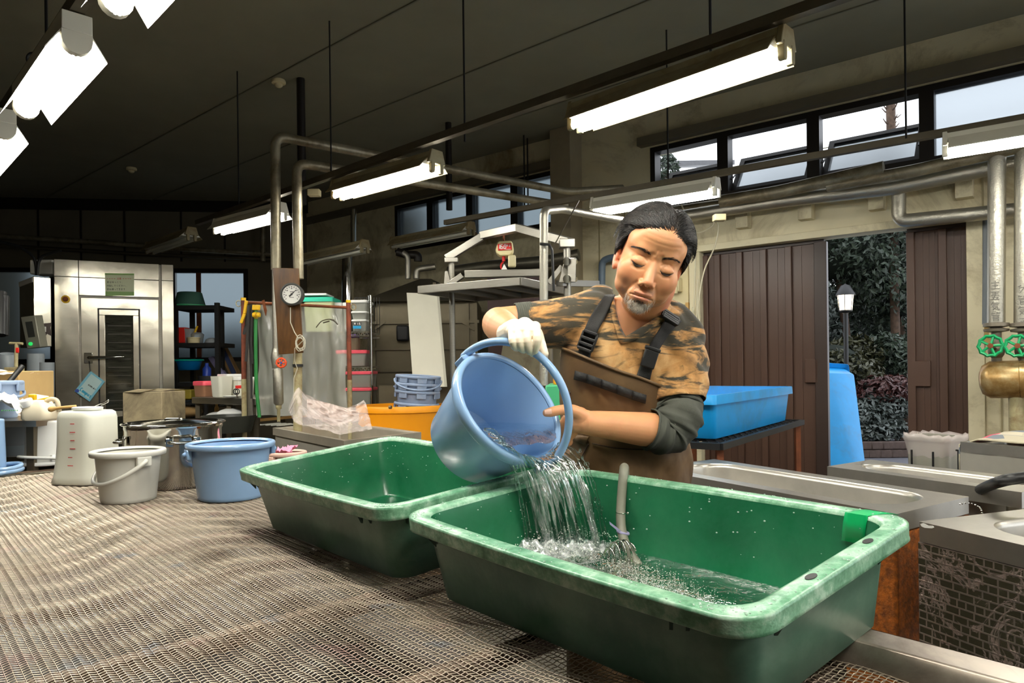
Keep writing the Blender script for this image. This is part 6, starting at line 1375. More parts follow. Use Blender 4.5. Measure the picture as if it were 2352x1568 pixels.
# ================================================================ orange vat and stacked buckets
YO=5.15
oc=W(930,1000,YO); zr=W(930,930,YO).z; ro=100/FP*YO*1.05
oc=V((W(925,900,YO+.05).x,YO+.05,0))
t=thing('orange_vat','large oval orange plastic vat with pale blue buckets inside','vat',oc)
b=MB(); 
def ell(f,z,dz=0): return [V((oc.x+math.cos(a)*ro*f,oc.y+math.sin(a)*ro*.9*f,z)) for a in np.linspace(0,2*math.pi,56,endpoint=False)]
b.rings([ell(.86,.02),ell(.88,.0),ell(.98,zr-.05),ell(.99,zr-.05),ell(1.02,zr-.045),ell(1.02,zr-.01),ell(1.0,zr),ell(.96,zr),ell(.95,zr-.05),ell(.85,.03)],True,True,True); obj('shell',b,M['orange'],t,50)
b=MB(); b.cyl(W(894,935,YO-ro*.86),W(899,935,YO-ro*.88),.012,8); obj('bolt',b,M['galv'],t,40)
sb=mat('dusty_pale_blue',(140,158,186),.45,var=.08,dirt=(180,180,188),dirtamt=.2)
ax=V((.07,-.02,1)).normalized(); base=V((W(955,930,YO+.05).x,YO+.0,zr-.20)); rs=52/FP*YO
for k,l in enumerate(('lowest of the stacked pale blue buckets in the orange vat','second from the bottom of the stacked pale blue buckets','third from the bottom of the stacked pale blue buckets','topmost of the stacked pale blue buckets, its bail hanging')):
    bucket('bucket',l,base+ax*(.055*k+ (0 if k==0 else .02)),rs-.012,.235 if k else .22,sb,[None,None,100,-112][k],.80,axis=ax,ref=(1,.15,0),group='stacked buckets in the orange vat',blocks=7,hr=.007)
# ================================================================ wire rack with boxes
YW=6.2
def wk(px,py,d=0): return W(px,py,YW+d)
t=thing('wire_rack','chrome wire shelf rack full of lidded boxes behind the vinyl curtain','rack',V((wk(780,900).x,YW,0)))
xa,xb=wk(690,900).x,wk(853,900).x; zsh=[wk(850,762).z,wk(850,843).z,wk(850,935).z]
for x,y,pt in ((xb,YW-.0,678),(xb-.10,YW+.42,668),(xa,YW,680),(xa,YW+.42,680)):
    b=MB(); b.cyl((x,y,0),(x,y,wk(850,pt).z),.014,10); obj('post',b,M['chrome'],t,50)
for z in zsh:
    b=MB()
    for y in (YW,YW+.42): b.bar((xa,y,z),(xb,y,z),.01,.01); b.bar((xa,y,z-.035),(xb,y,z-.035),.008,.008)
    for k in range(18):
        x=xa+(xb-xa)*k/18; s_=(xb-xa)/18; b.bar((x,YW,z),(x+s_/2,YW,z-.035),.006,.006); b.bar((x+s_/2,YW,z-.035),(x+s_,YW,z),.006,.006)
    for k in range(24): x=xa+(xb-xa)*k/23; b.bar((x,YW,z+.006),(x,YW+.42,z+.006),.005,.005)
    obj('wire_shelf',b,M['chrome'],t,30)
b=MB(); zt4=wk(840,672).z
for k in range(10): x=wk(790,700).x+(xb-wk(790,700).x)*k/9; b.bar((x,YW+.43,zsh[0]),(x,YW+.43,zt4),.005,.005)
for k in range(5): z=zsh[0]+(zt4-zsh[0])*k/4; b.bar((wk(790,700).x,YW+.43,z),(xb-.1,YW+.43,z),.005,.005)
obj('grid_panel',b,M['blackm'],t,30)
X1=V((1,0,0)); clear2=mat('cloudy_clear_box',(186,188,178),.3,var=.06,trans=.35)
def bx(name,label,px0,px1,pyb,pyt,d,m,lid,lh=.03,z=None,grp=None):
    a,c=wk(px0,pyb,d),wk(px1,pyb,d); zz=z if z is not None else a.z; hh=wk(px0,pyt,d).z-zz
    return boxlid(name,label,((a.x+c.x)/2,YW+d+.17,zz),c.x-a.x,.30,hh,X1,m,lid,lh,grp)
bx('storage_box','bottom of three small white drawers boxes on the top shelf of the wire rack',806,840,761,733,.02,clear2,M['whitepl'],.012,zsh[0]+.012)
z1=wk(806,733,.02).z+.002; bx('storage_box','middle of three small white boxes on the top shelf of the wire rack',805,841,733,714,.02,clear2,M['whitepl'],.012,z1)
z2=wk(806,714,.02).z+.004; bx('storage_box','topmost of three small white boxes on the top shelf of the wire rack',804,842,714,688,.02,clear2,M['whitepl'],.02,z2)
q=wk(819,752,.0); t2=thing('box_label','blue and black size label on the lowest small white box','label',q); b=MB(); b.box(V((q.x,YW+.022,wk(819,751,0).z)),.072,.002,.026); obj('blue_area',b,mat('cyan_label',(30,150,200),.5,var=0),t2); b=MB(); b.box(V((q.x,YW+.022,wk(819,743,0).z)),.072,.002,.026); obj('black_area',b,M['ink'],t2)
b=MB(); zc4=wk(819,743,0).z; xq=q.x
for (x,z0,x2,z2_) in ((.006,-.008,.006,.008),(.012,-.008,.013,-.006),(.018,.007,.028,.007),(.018,.007,.018,.0),(.018,0,.028,0),(.028,0,.028,-.008),(.028,-.008,.018,-.008),(-.028,.006,-.008,.006),(-.028,-.003,-.008,-.003),(-.024,.002,-.02,.002)): b.bar((xq+x,YW+.0205,zc4+z0),(xq+x2,YW+.0205,zc4+z2_),.004,.001,(0,-1,0))
obj('label_print',b,M['paper'],t2,30)
for k,(p0,p1,l) in enumerate(((766,785,'left white box tops behind the curtain post on the wire rack'),(786,803,'right white box tops behind the curtain post on the wire rack'))): bx('storage_box',l,p0,p1,761,694,.12,clear2,M['whitepl'],.03,zsh[0]+.012)
bx('storage_box','large milky box with teal lid on the top shelf of the wire rack',694,764,761,682,.05,mat('greenish_milky_box',(190,196,150),.35,var=.05),M['teal'],.035,zsh[0]+.012)
b=MB(); b.box((wk(725,678,.2).x,YW+.22,wk(725,679,.2).z),.26,.28,.02); tag(obj('white_tray',b,M['whitepl'],None,30,.006),'flat white tray lying on the teal lidded box','tray')
bx('storage_box','clear box with pink lid on the middle shelf of the wire rack',770,840,842,804,.03,clear2,M['pink'],.026,zsh[1]+.012)
b=MB(); b.box((wk(811,780,.1).x,YW+.12,wk(811,790,.1).z+.0),.10,.1,.14); o_=obj('brown_bag',b,mat('dusky_brown_bag',(110,96,76),.7,var=.1),None,30,.02); tag(o_,'brown paper bag with a purple top on the middle shelf of the wire rack','bag')
b=MB(); b.ball((wk(812,773,.1).x,YW+.10,wk(811,772,.1).z),.055,.04,.02); tag(obj('purple_cloth',b,mat('purple_cloth',(110,80,140),.7,var=.1),None,180),'purple cloth lying on the brown paper bag','cloth')
bx('storage_box','upper of two pink lidded boxes on the lower wire rack shelf',792,852,890,853,-.05,clear2,M['pink'],.022)
bx('storage_box','lower of two pink lidded boxes on the lower wire rack shelf',790,852,934,891,-.05,clear2,M['pink'],.022,zsh[2]+.012)
# ================================================================ steel tank with hood, white panel, lift frame
YH=7.0
def hk(px,py,d=0): return W(px,py,YH+d)
t=thing('hooded_tank','dull steel washing tank with sloping hood in the dark behind the lift','tank',V((hk(950,900).x,YH,0)))
SD=steel('dull_tank_steel',(112,104,86),.5,(1,1,2),4,.9,.1)
xl,xr=hk(862,800).x,hk(1098,800).x; zh=hk(950,690).z
b=MB(); b.box(((xl+xr)/2,YH+.45,zh/2),xr-xl,.9,zh); obj('tank_body',b,SD,t,30,.01)
for py in (690,740,800,850): b=MB(); z=hk(950,py).z; b.box(((xl+xr)/2,YH-.01,z),xr-xl+.03,.03,.03); obj('seam_band',b,SD,t,30)
for px in (1000,1075,1094): b=MB(); x=hk(px,800).x; b.box((x,YH-.012,hk(px,800).z),.03,.03,zh-.62); obj('stiffener',b,SD,t,30)
b=MB(); b.bar(hk(862,755,-.02),hk(885,738,-.02),.02,.02); b.bar(hk(1060,738,-.02),hk(1090,758,-.02),.02,.02); obj('brace',b,SD,t,30)
ap=[hk(840,690,-.05),hk(1100,700,-.05),hk(1080,665,.3),hk(985,640,.4),hk(970,640,.4),hk(905,655,.35)]
b=MB(); a0=hk(825,692,-.1); a1=hk(1095,690,-.1); p0=hk(965,640,.45); p1=hk(990,640,.45)
b.add([a0,a1,p1,p0,a0+V((0,1.1,0)),a1+V((0,1.1,0)),p1+V((0,.3,0)),p0+V((0,.3,0))],[(0,1,2,3),(5,4,7,6),(1,5,6,2),(4,0,3,7),(3,2,6,7),(4,5,1,0)]); obj('hood',b,SD,t,20)
b=MB(); q=hk(1030,755,-.04); b.box(hk(925,765,-.05),.12,.08,.16); obj('dark_fitting',b,M['blackm'],t,30,.02)
for (P,r,l) in (([(937,640),(937,588),(925,580)],.03,'left foil lagged pipe rising from the hood of the dark tank'),([(957,640),(957,618),(1000,612)],.035,'right foil lagged pipe bending right above the dark tank')): pipe('hood_pipe',[hk(x,y,.55) for x,y in P],r,l,M['foil'],12,.05)
pipe('hood_pipe',[hk(912,578,.6),hk(935,585,.6),hk(960,585,.6),hk(960,600,.6)],.045,'dark duct elbow over the tank hood',M['darkframe'],12,.04)
pipe('wall_main',[W(1030,625,7.2),W(1120,612,7.1),W(1260,600,6.9),W(1330,585,6.8)],.06,'dark lagged main pipe passing behind the hoist',mat('dark_foil_lagging',(90,86,74),.4,.7,var=.2,bump=.4,bscale=20),14)
YQ=6.3
b=MB(); b.prism([W(934,672,YQ),W(1003,674,YQ),W(1021,888,YQ-.5),W(949,888,YQ-.5)],(.02,.02,.0)); tag(obj('white_board',b,mat('off_white_panel',(206,202,184),.5,var=.03),None,30),'tall off white panel leaning against the dark tank','panel')
b=MB(); b.hexa([W(870,900,6.0)+V((0,0,-.5)),W(1110,900,6.0)+V((0,0,-.5)),W(1110,900,6.4)+V((0,0,-.5)),W(870,900,6.4)+V((0,0,-.5))],[W(870,885,6.0),W(1110,885,6.0),W(1110,885,6.4),W(870,885,6.4)]); tag(obj('tank_ledge',b,SD,None,30),'low dull steel ledge behind the orange vat','ledge')
# lift frame
YF=5.2
t=thing('lift_frame','stainless lifting frame with tilted platform and gabled top behind the held bucket','frame',V((W(1040,900,YF).x,YF,0)))
pz=lambda px,py,d=0: W(px,py,YF+d)
b=MB(); b.cyl((pz(1039,700).x,YF,0),pz(1037,600),.022,12); obj('front_post',b,M['steeld'],t,50)
b=MB(); q=W(1302,560,4.55); b.cyl((q.x,4.55,0),W(1302,558,4.55),.024,12); obj('right_post',b,M['steel'],t,50)
tb0,tb1,tb2,tb3=pz(1024,592),pz(1108,540,.0),pz(1190,520,-.2),W(1316,556,4.55)
b=MB(); b.bar(pz(1025,594),pz(1106,544),.055,.055); obj('gable_bar',b,M['steel'],t,30,.003)
b=MB(); b.bar(pz(1106,541),pz(1190,523,-.2),.055,.055); obj('gable_bar',b,M['steeld'],t,30,.003)
b=MB(); b.bar(pz(1190,523,-.2),W(1310,556,4.55),.055,.055); obj('gable_bar',b,M['steeld'],t,30,.003)
b=MB(); b.box(pz(1037,598),.10,.08,.035); obj('post_head',b,M['steel'],t,30,.004); b=MB(); b.box(W(1302,560,4.55),.10,.09,.055); obj('post_head',b,M['steel'],t,30,.004)
# platform: shallow tray seen from below and in front
P=[W(962,660,5.05),W(1196,641,4.35),W(1330,652,4.7),W(1120,668,5.5)]
P=[W(961,658,5.0),W(1195,638,4.25),W(1365,646,5.0),W(1120,660,5.8)]
top=[V((p.x,p.y,P[0].z)) for p in P]
zp0=W(961,658,5.0).z; top=[WZ(961,657,zp0),WZ(1195,637,zp0)]
# both visible corners on one level plane
e=(top[1]-top[0]); e.normalize(); f_=V((-e.y,e.x,0)); f_=f_ if f_.y>0 else -f_
Lp=(top[1]-top[0]).length; T4=[top[0],top[1],top[1]+f_*.75,top[0]+f_*.75]
b=MB(); 
for i in range(4): p,q=T4[i],T4[(i+1)%4]; b.bar(p-V((0,0,.025)),q-V((0,0,.025)),.02,.055)
b.hexa([p-V((0,0,.012)) for p in T4],T4); obj('platform',b,M['steel'],t,30,.003)
b=MB(); 
for k in (.25,.5,.75): p=T4[0].lerp(T4[1],k); b.bar(p-V((0,0,.03)),p+f_*.74-V((0,0,.03)),.03,.03)
obj('platform_rib',b,M['steeld'],t,30)
z2=.11
b=MB(); p=T4[0].lerp(T4[1],.42)+f_*.2+V((0,0,z2)); q=T4[1]+f_*.2+V((0,0,z2)); b.bar(T4[0].lerp(T4[1],.40)+f_*.10+V((0,0,.07)),T4[1]+f_*.35+V((0,0,.07)),.06,.05); obj('upper_beam',b,M['steel'],t,30,.003)
b=MB(); g_=pz(1022,640,-.02); b.prism([pz(1019,652,-.03),pz(1036,652,-.03),pz(1028,622,-.03),pz(1022,622,-.03)],(0,.012,0)); b.bar(pz(1030,655,-.03),pz(1062,632,-.03),.05,.04); obj('gusset',b,M['steel'],t,30,.003)
# roller carriage at the right post
rc=W(1304,620,4.5)
b=MB(); b.prism([W(1283,648,4.48),W(1306,652,4.48),W(1310,600,4.48),W(1304,590,4.48),W(1298,592,4.48)],(0,.012,0)); C_=obj('roller_plate',b,M['steel'],t,30,.003)
b=MB(); b.prism([W(1303,648,4.42),W(1322,648,4.42),W(1324,594,4.42),W(1305,592,4.42)],(0,.010,0)); obj('roller_plate',b,M['steel'],t,30,.003)
for py in (600,640): b=MB(); b.cyl(W(1302,py,4.40),W(1318,py,4.56),.026,14); obj('roller',b,M['chrome'],t,50)
b=MB(); b.bar(W(1260,650,4.5),W(1290,612,4.5),.03,.03); b.bar(W(1285,650,4.5),W(1370,652,4.9),.05,.04); obj('carriage_arm',b,M['steel'],t,30)
# hoist with 160 kg plate
h=thing('chain_hoist','electric chain hoist with a red 160 kg plate hanging under the gabled bar','hoist',W(1159,600,5.3))
YHo=5.25
hp_=[(1143,556),(1147,553),(1173,553),(1177,556),(1180,573),(1178,580),(1170,586),(1149,586),(1140,580),(1138,573)]
b=MB(); b.prism([W(x,y,YHo) for x,y in hp_],(0,.12,0)); obj('housing',b,mat('ivory_hoist',(226,212,160),.45,var=.05),h,30,.008)
b=MB(); b.prism([W(x,y,YHo-.009) for x,y in ((1143,560),(1174,558),(1175,573),(1144,575))],(0,.004,0)); rp_=obj('red_plate',b,M['red'],h,30)
dg={'1':[[(2,0),(2,10)]],'6':[[(8,0),(2,0),(2,10),(8,10),(8,5),(2,5)]],'0':[[(2,0),(8,0),(8,10),(2,10),(2,0)]],'k':[[(1,0),(1,10)],[(7,3),(1,6.5),(7,10)]],'g':[[(8,3),(3,3),(3,8),(8,8)],[(8,3),(8,13),(3,13)]]}
b=MB()
for ch,x,y,s_ in (('1',1146,561.5,9.5),('6',1148.5,561.5,9.5),('0',1156,561.5,9.5),('k',1164,561,4.5),('g',1168.3,561,4.2)):
    for pl in dg[ch]:
        Q=[W(x+(qx*.75-qy*.12)/10*s_+.8,y+qy/10*s_,YHo-.010) for qx,qy in pl]
        for i in range(len(Q)-1): b.bar(Q[i],Q[i+1],s_*.0006 if s_>5 else .0035,.001,(0,-1,0))
b.bar(W(1161,572.5,YHo-.010),W(1173,572,YHo-.010),.0025,.001,(0,-1,0)); obj('plate_lettering',b,M['paper'],h,30)
b=MB(); b.cyl(W(1157,553,YHo+.05),W(1157,528,YHo+.05),.008,8); obj('hanger',b,M['rust'],h,50)
b=MB(); b.box(W(1176,600,YHo+.03),.06,.06,.09); obj('chain_bag',b,mat('ivory_chain_bag',(200,190,150),.5,var=.05),h,30,.012)
b=MB(); b.tube([W(1157,586,YHo+.05),W(1157,600,YHo+.05)],.012,8); b.tube([W(1157,602,YHo+.05)+V((math.cos(a)*.022,0,-.03+math.sin(a)*.028)) for a in np.linspace(1.6,5.6,14)],.007,6); obj('hook',b,M['redink'],h,60)
b=MB(); q=W(1158,612,YHo+.0); b.prism([W(1151,620,YHo),W(1166,620,YHo),W(1158,606,YHo)],(0,.006,0)); obj('tag',b,M['paper'],h,30)
# silver pipe standing right of the lift
pipe('silver_pipe',[W(1249,885,4.2),W(1249,484,4.2),W(1290,480,4.5),W(1460,512,5.2)],.026,'bright foil wrapped pipe standing behind the held bucket and turning overhead',M['foil'],14,.05)
b=MB(); b.tube([W(1241,560,4.17),W(1258,561,4.15),W(1262,562,4.15),W(1268,575,4.15),W(1272,668,4.15)],.008,6); tag(obj('black_rod',b,M['blackm'],None,60),'bent black rod tied to the bright silver pipe','rod')
b=MB(); b.cyl(W(1330,460,4.6),W(1268,572,4.2),.004,5); tag(obj('thin_wire',b,M['galv'],None,60),'thin slanting wire beside the bright silver pipe','wire')
# things seen between the bucket handle and the apron
q=W(1276,880,3.4); t=thing('green_container','green plastic container half hidden behind the held bucket','container',W(1276,950,3.3))
b=MB(); b.hexa([W(1240,1000,3.3),W(1330,1000,3.3),W(1330,1000,3.7),W(1240,1000,3.7)],[W(1253,885,3.3),W(1340,884,3.3),W(1340,880,3.7),W(1262,880,3.7)]); obj('shell',b,M['greenpl'],t,30,.006)
b=MB(); b.box(W(1292,869,3.5),.09,.12,.06); tag(obj('orange_box',b,M['orange'],None,30,.006),'small orange box standing on the green container','box')
b=MB(); b.box(W(1290,950,3.5)-V((.08,-.2,.45)),.36,.5,.7); tag(obj('work_stand',b,M['steeld'],None,30),'low steel stand under the green container','stand')
b=MB(); b.hexa([W(1135,905,5.6),W(1245,905,5.6),W(1245,905,6.0),W(1135,905,6.0)],[W(1160,765,5.6),W(1245,765,5.6),W(1245,765,6.0),W(1160,765,6.0)]); tag(obj('dark_machine',b,mat('dark_machine_cream',(120,112,88),.6,var=.15,dirt=(60,40,20),dirtamt=.3),None,30),'dim cream machine with rust streaks behind the handle of the held bucket','machine')
b=MB(); b.cyl((W(1262,800,4.4).x,4.4,0),W(1262,700,4.4),.02,10); tag(obj('grey_post',b,M['galv'],None,50),'dull grey post beside the bright silver pipe','post')
b=MB(); q=W(1180,740,6.8); b.box((q.x,6.9,1.1),.5,.4,2.2); tag(obj('dark_locker',b,mat('dark_red_locker',(48,22,18),.5,var=.2),None,30),'dark reddish locker in the shade behind the raised elbow','locker')
# ================================================================ the held bucket and its water
KA,KE=.807,.585
kn=V((math.cos(KE)*math.sin(KA),-math.cos(KE)*math.cos(KA),math.sin(KE)))
kc=V((-.002,1.606,-.085+H)); KR=.150; KH=.187; KT=.106/.15
kb=kc-kn*KH                      # centre of the base
# diametric axis of the bail: from upper left to lower right of the rim
kd=W(1124,804,1.6)-kc; kd=(kd-kn*kd.dot(kn)).normalized(); ke=kn.cross(kd)
t=held=thing('bucket','pale blue bucket tipped by the man to pour water into the front green tub','bucket',kb)
R0=KR-.010
rb=.106
b=MB(); b.lathe(kb,kn,[(rb-.012,.004),(rb-.004,0),(rb,.005),(rb*.35+R0*.65,KH*.6),(R0,KH-.01),(R0-.004,KH-.01),(rb*.35+R0*.65-.004,KH*.6),(rb-.004,.012),(rb-.018,.007)],72,kd,True,True); obj('body',b,M['blue'],t,50)
b=MB(); b.lathe(kb,kn,[(R0-.002,KH-.016),(KR-.001,KH-.024),(KR+.001,KH-.021),(KR+.001,KH-.006),(KR-.003,KH),(R0+.001,KH+.001),(R0-.004,KH-.002),(R0-.0045,KH-.008)],72,kd); obj('rim',b,M['blue'],t,60)
for sg in (-1,1): b=MB(); q=kc-kn*.028+kd*(sg*(KR+.004)); b.box(q,.014,.05,.034,(kd,ke,kn)); obj('handle_lug',b,M['blue'],t,30,.003)
hd=(kn*1.0+V((.10,-.02,-.0))).normalized(); hd=(hd-kd*hd.dot(kd)).normalized(); ho=kc-kn*.026; HRr=KR+.012
def bail(k): return ho+kd*(HRr*math.cos(k))+hd*(HRr*1.05*math.sin(k))
P=[bail(k) for k in np.linspace(0,math.pi,41)]
P=[P[0]-kd*.004-hd*.006]+P+[P[-1]+kd*.004-hd*.006]
b=MB(); b.tube(P,.0092,12); obj('handle',b,M['blue'],t,180)
# water inside: level-ish sheet running to the lower lip
lowdir=V((0,0,-1))-kn*(-kn.z); lowdir.normalize(); side=kn.cross(lowdir)
def inside(p,mar=.0):
    h=(p-kb).dot(kn); r=(p-kb-kn*h).length; rmax=(rb+(R0-rb)*max(0,min(1,h/KH)))-.005-mar; return r<rmax and h>.008
WM=watermat('pouring_water',(232,244,250),34,.006,damp=.55)
lip=kc+lowdir*(R0-.006)
b=MB(); g=[]; n=46; m_=36
# polar patch of the water surface inside the bucket
zl=lip.z+.058
ctrp=kb+kn*(KH*.55); ctrp=V((ctrp.x,ctrp.y,zl)); ctrp=ctrp+(lip-ctrp)*.35; ctrp.z=zl
fw=V((lip.x-kb.x,lip.y-kb.y,0)).normalized()
DL=(lip-ctrp).dot(fw)
def surf(x,y):
    p=V((x,y,zl)); f=(p-ctrp).dot(fw)/DL
    return zl-.044*max(0,f)**2.2+.0035*noise.noise(V((x*30,y*30,1)))
for i in range(n):
    a=2*math.pi*i/n; d=V((math.cos(a),math.sin(a),0)); lo,hi=0,.4
    for _ in range(24):
        mid=(lo+hi)/2; q=ctrp+d*mid; q.z=surf(q.x,q.y)
        h=(q-kb).dot(kn)
        if inside(q,-.0) and h<KH+.004: lo=mid
        else: hi=mid
    g.append([V(((ctrp+d*lo*f).x,(ctrp+d*lo*f).y,surf((ctrp+d*lo*f).x,(ctrp+d*lo*f).y))) for f in np.linspace(.0,1,m_)])
rg=[[g[i][j] for i in range(n)] for j in range(1,m_)]
b.rings(rg,True,True); tag(obj('bucket_water',b,WM,None,180),'clear water running out along the inside of the tipped blue bucket','water')
def white_water(name,rough,white,lo,hi,scale,stretch=(1,1,1)):
    """see-through water broken up by white, for foam and for ribbon highlights: transparent, glossy and a little white"""
    T=NT(name); T.n.remove(T.b); tr=T.new('ShaderNodeBsdfTransparent'); gl=T.new('ShaderNodeBsdfGlossy'); gl.inputs['Roughness'].default_value=rough; df=T.new('ShaderNodeBsdfDiffuse'); df.inputs[0].default_value=(.9,.93,.9,1)
    a=T.new('ShaderNodeMixShader'); a.inputs[0].default_value=white; T.l(gl.outputs[0],a.inputs[1]); T.l(df.outputs[0],a.inputs[2])
    m=T.new('ShaderNodeMixShader'); T.l(T.ramp(T.noise(T.coord(stretch),scale,4,.7),[(.35,(lo,lo,lo,1)),(.68,(hi,hi,hi,1))]),m.inputs[0]); T.l(tr.outputs[0],m.inputs[1]); T.l(a.outputs[0],m.inputs[2]); T.l(m.outputs[0],T.out.inputs[0]); return T.m
# falling water: several overlapping folded sheets and strands
t=thing('water_stream','clear water falling in glassy strands from the tipped bucket into the front tub','water',WZ(1300,1250,H-.40))
fall_n=V((.25,-.97,0)).normalized()
def fl(u,s):
    """u 0 left .. 1 right across the lip, s 0 lip .. 1 splash"""
    a=math.radians(-40+u*86)            # angle along the rim from the lowest point
    p0=kc+(lowdir*math.cos(a)+side*math.sin(a))*(R0-.004)+kn*.002
    return p0
a0=kc+(lowdir*math.cos(math.radians(-40))+side*math.sin(math.radians(-40)))*R0
sgn=1 if (kc+side).x>kc.x else -1
def fl(u,s):
    a=math.radians(-66+u*102)*sgn; p0=kc+(lowdir*math.cos(a)+side*math.sin(a))*(R0-.003)+kn*.004
    xt=np.interp(u,[0,1],[1212,1392]); yt=np.interp(u,[0,1],[1262,1262]); q=WZ(xt,yt,H-.405)
    q=V((q.x,q.y,q.z)); 
    h=p0.z-q.z; tt=s
    x=p0.lerp(q,tt**.62); z=p0.z-h*(.25*tt+.75*tt*tt) ; return V((x.x,x.y,z))
WM2=watermat('glassy_falling_water',(246,252,250),0,0,1.36,.02,damp=.8)
DROP=mat('clear_drop',(206,228,212),.05,var=0,alpha=.5,spec=1)
def sheet(u0,u1,amp,th,seed,nu=70,ns=46,s0=0,s1=1.0):
    b=MB(); front=[];back=[]
    for j in range(ns):
        s=s0+(s1-s0)*j/(ns-1); rf=[];rb_=[]
        for i in range(nu):
            f=i/(nu-1); u=u0+(u1-u0)*f; p=fl(u,s)
            k=noise.noise(V((u*8+seed,s*1.6,seed)))+.55*noise.noise(V((u*19+seed,s*2.4,seed+3)))+.10*noise.noise(V((u*14,s*12,seed+8)))
            w_=th*(.35+1.1*abs(noise.noise(V((u*15+seed,s*1.5,seed+5)))))*(1-.35*s)*(math.sin(math.pi*min(1,max(0,f)))**.35+.02)
            off=fall_n*(amp*k*(.15+s)); rf.append(p+off+fall_n*w_); rb_.append(p+off-fall_n*w_)
        front.append(rf); back.append(rb_)
    rings=[front[j]+back[j][::-1] for j in range(ns)]
    b.rings(rings,True,True,True); return b
obj('main_sheet',sheet(.02,.98,.016,.010,1),WM2,t,180)
obj('front_sheet',sheet(.20,.90,.024,.009,9,60,46,.03,.97),WM2,t,180)
for k,(u,dr,r) in enumerate(((.0,-.03,.006),(.16,-.02,.004),(.45,.02,.0045),(.84,.02,.006),(1.0,.04,.006))):
    P=[];rs=[]
    for j in range(40):
        s=j/39; p=fl(u+dr*s+.012*math.sin(s*7+k),s)+fall_n*(.012+.004*math.sin(s*11+k*2)); P.append(p); rs.append(r*(.55+.6*abs(noise.noise(V((s*7,k*3.1,0))))+.25*math.sin(s*23+k)**2))
    b=MB(); b.tube(P,rs,8); obj('strand',b,WM2,t,180)
# white ribbons in the falling water, painting its bright highlights
hilite=white_water('highlight_ribbon',.16,.25,.05,.75,38,(1,1,.25))
for k in range(26):
    u=.10+.80*((k*.618+.11)%1); s0=.02+.50*((k*.37)%1); s1=min(.99,s0+.30+.5*((k*.53)%1)); L_=[];R_=[]; C_=[]
    for j in range(30):
        f=j/29; s=s0+(s1-s0)*f; w_=(.002+.0075*((k*.29)%1))*math.sin(math.pi*f)**.6*(.6+.7*abs(noise.noise(V((f*5,k*2.3,2))))); p=fl(u+.03*noise.noise(V((f*2.2,k*1.7,5))),s)+fall_n*(.012+.010*noise.noise(V((f*3,k,9)))); e=V((fall_n.y,-fall_n.x,0)); L_.append(p-e*w_); R_.append(p+e*w_); C_.append(p+fall_n*w_*.7)
    b=MB(); b.rings([L_,C_,R_],False); obj('white_ribbon',b,hilite,t,180)
g=random.Random(11); b=MB()
for k in range(70):
    u=g.choice([g.uniform(-.14,.02),g.uniform(-.05,1.05),g.uniform(.95,1.15)]); s=g.uniform(.25,.98); p=fl(u,s)+fall_n*g.uniform(-.01,.03); r=g.uniform(.0012,.0036); b.ball(p,r,r,r*g.uniform(1,2.2),n=8,m=6)
o_=obj('droplets',b,WM2,t,180); o_['kind']='stuff'
# splash: white foam and little crowns where it lands
foam=white_water('aerated_water_foam',.25,.62,.12,.85,70)
b=MB(); c0=WZ(1296,1262,H-.405); n=120; m_=40; e1=V((.98,.2,0)).normalized(); e2=V((-.2,.98,0)).normalized(); rg=[]
for j in range(m_):
    f=j/(m_-1); ring=[]
    for i in range(n):
        a=2*math.pi*i/n; rr=1+.16*noise.noise(V((math.cos(a)*2.4,math.sin(a)*2.4,4))); x=math.cos(a)*.125*f*rr; y=math.sin(a)*.062*f*rr
        z=.030*(1-f)**.8*(f*2.2+.3)*(.4+1.3*abs(noise.noise(V((x*30,y*30,1)))))+.016*(1-f)*abs(noise.noise(V((x*110,y*110,6))))-.004*f
        ring.append(c0+e1*x+e2*y+V((0,0,max(z,-.002)+.001)))
    rg.append(ring)
b.rings(rg,True,True); obj('splash_foam',b,foam,t,180)
b=MB(); g=random.Random(5)
for k in range(900):
    a=g.uniform(0,6.28); f=g.random()**.5; p=c0+e1*(math.cos(a)*.15*f)+e2*(math.sin(a)*.075*f)+V((0,0,.004+.055*g.random()**2*(1-f*.6))); r=g.uniform(.0005,.0017); b.ball(p,r,r,r,n=6,m=4)
# bubbles drifting to the right along the tub
for k in range(1500):
    u=g.random(); q=WZ(1400+u*240+g.gauss(0,24),1285+u*105+g.gauss(0,15),H-.403); r=g.uniform(.0004,.0014)*(1.1-.4*u); b.ball(q,r,r,r*.6,n=5,m=3)
o_=obj('foam_bubbles',b,mat('foam_bubbles',(236,238,228),.2,var=0,alpha=.75,spec=.8),t,180); o_['kind']='stuff'
# droplets sitting on the tubs
b=MB(); g=random.Random(21); rim_n=0
def drops(T_,par,n,seed,inner=True):
    g=random.Random(seed); b=MB()
    for k in range(n):
        q=g.choice(T_.out)
        if g.random()<.55: t_,e=1.003,g.uniform(.004,.022)
        else: t_,e=g.uniform(.35,.95),-.0075
        p=T_.pt(q,t_,e)+V((g.uniform(-.02,.02),g.uniform(-.02,.02),0))*0
        r=g.uniform(.0006,.0018); b.ball(p,r*1.3,r*1.3,r*.9,n=7,m=5)
    o_=obj('water_drops',b,DROP,par,180); o_['kind']='stuff'
# spread the outline sampling for the drops
def fine(T_): 
    o=T_.out; T_.out=[(a[0]+(b_[0]-a[0])*f,a[1]+(b_[1]-a[1])*f) for a,b_ in zip(o,o[1:]+o[:1]) for f in (0,.2,.4,.6,.8)]; return o
for T_,par,sd in ((TB1,tub1,3),(TB2,tub2,4)): o=fine(T_); drops(T_,par,420,sd); T_.out=o
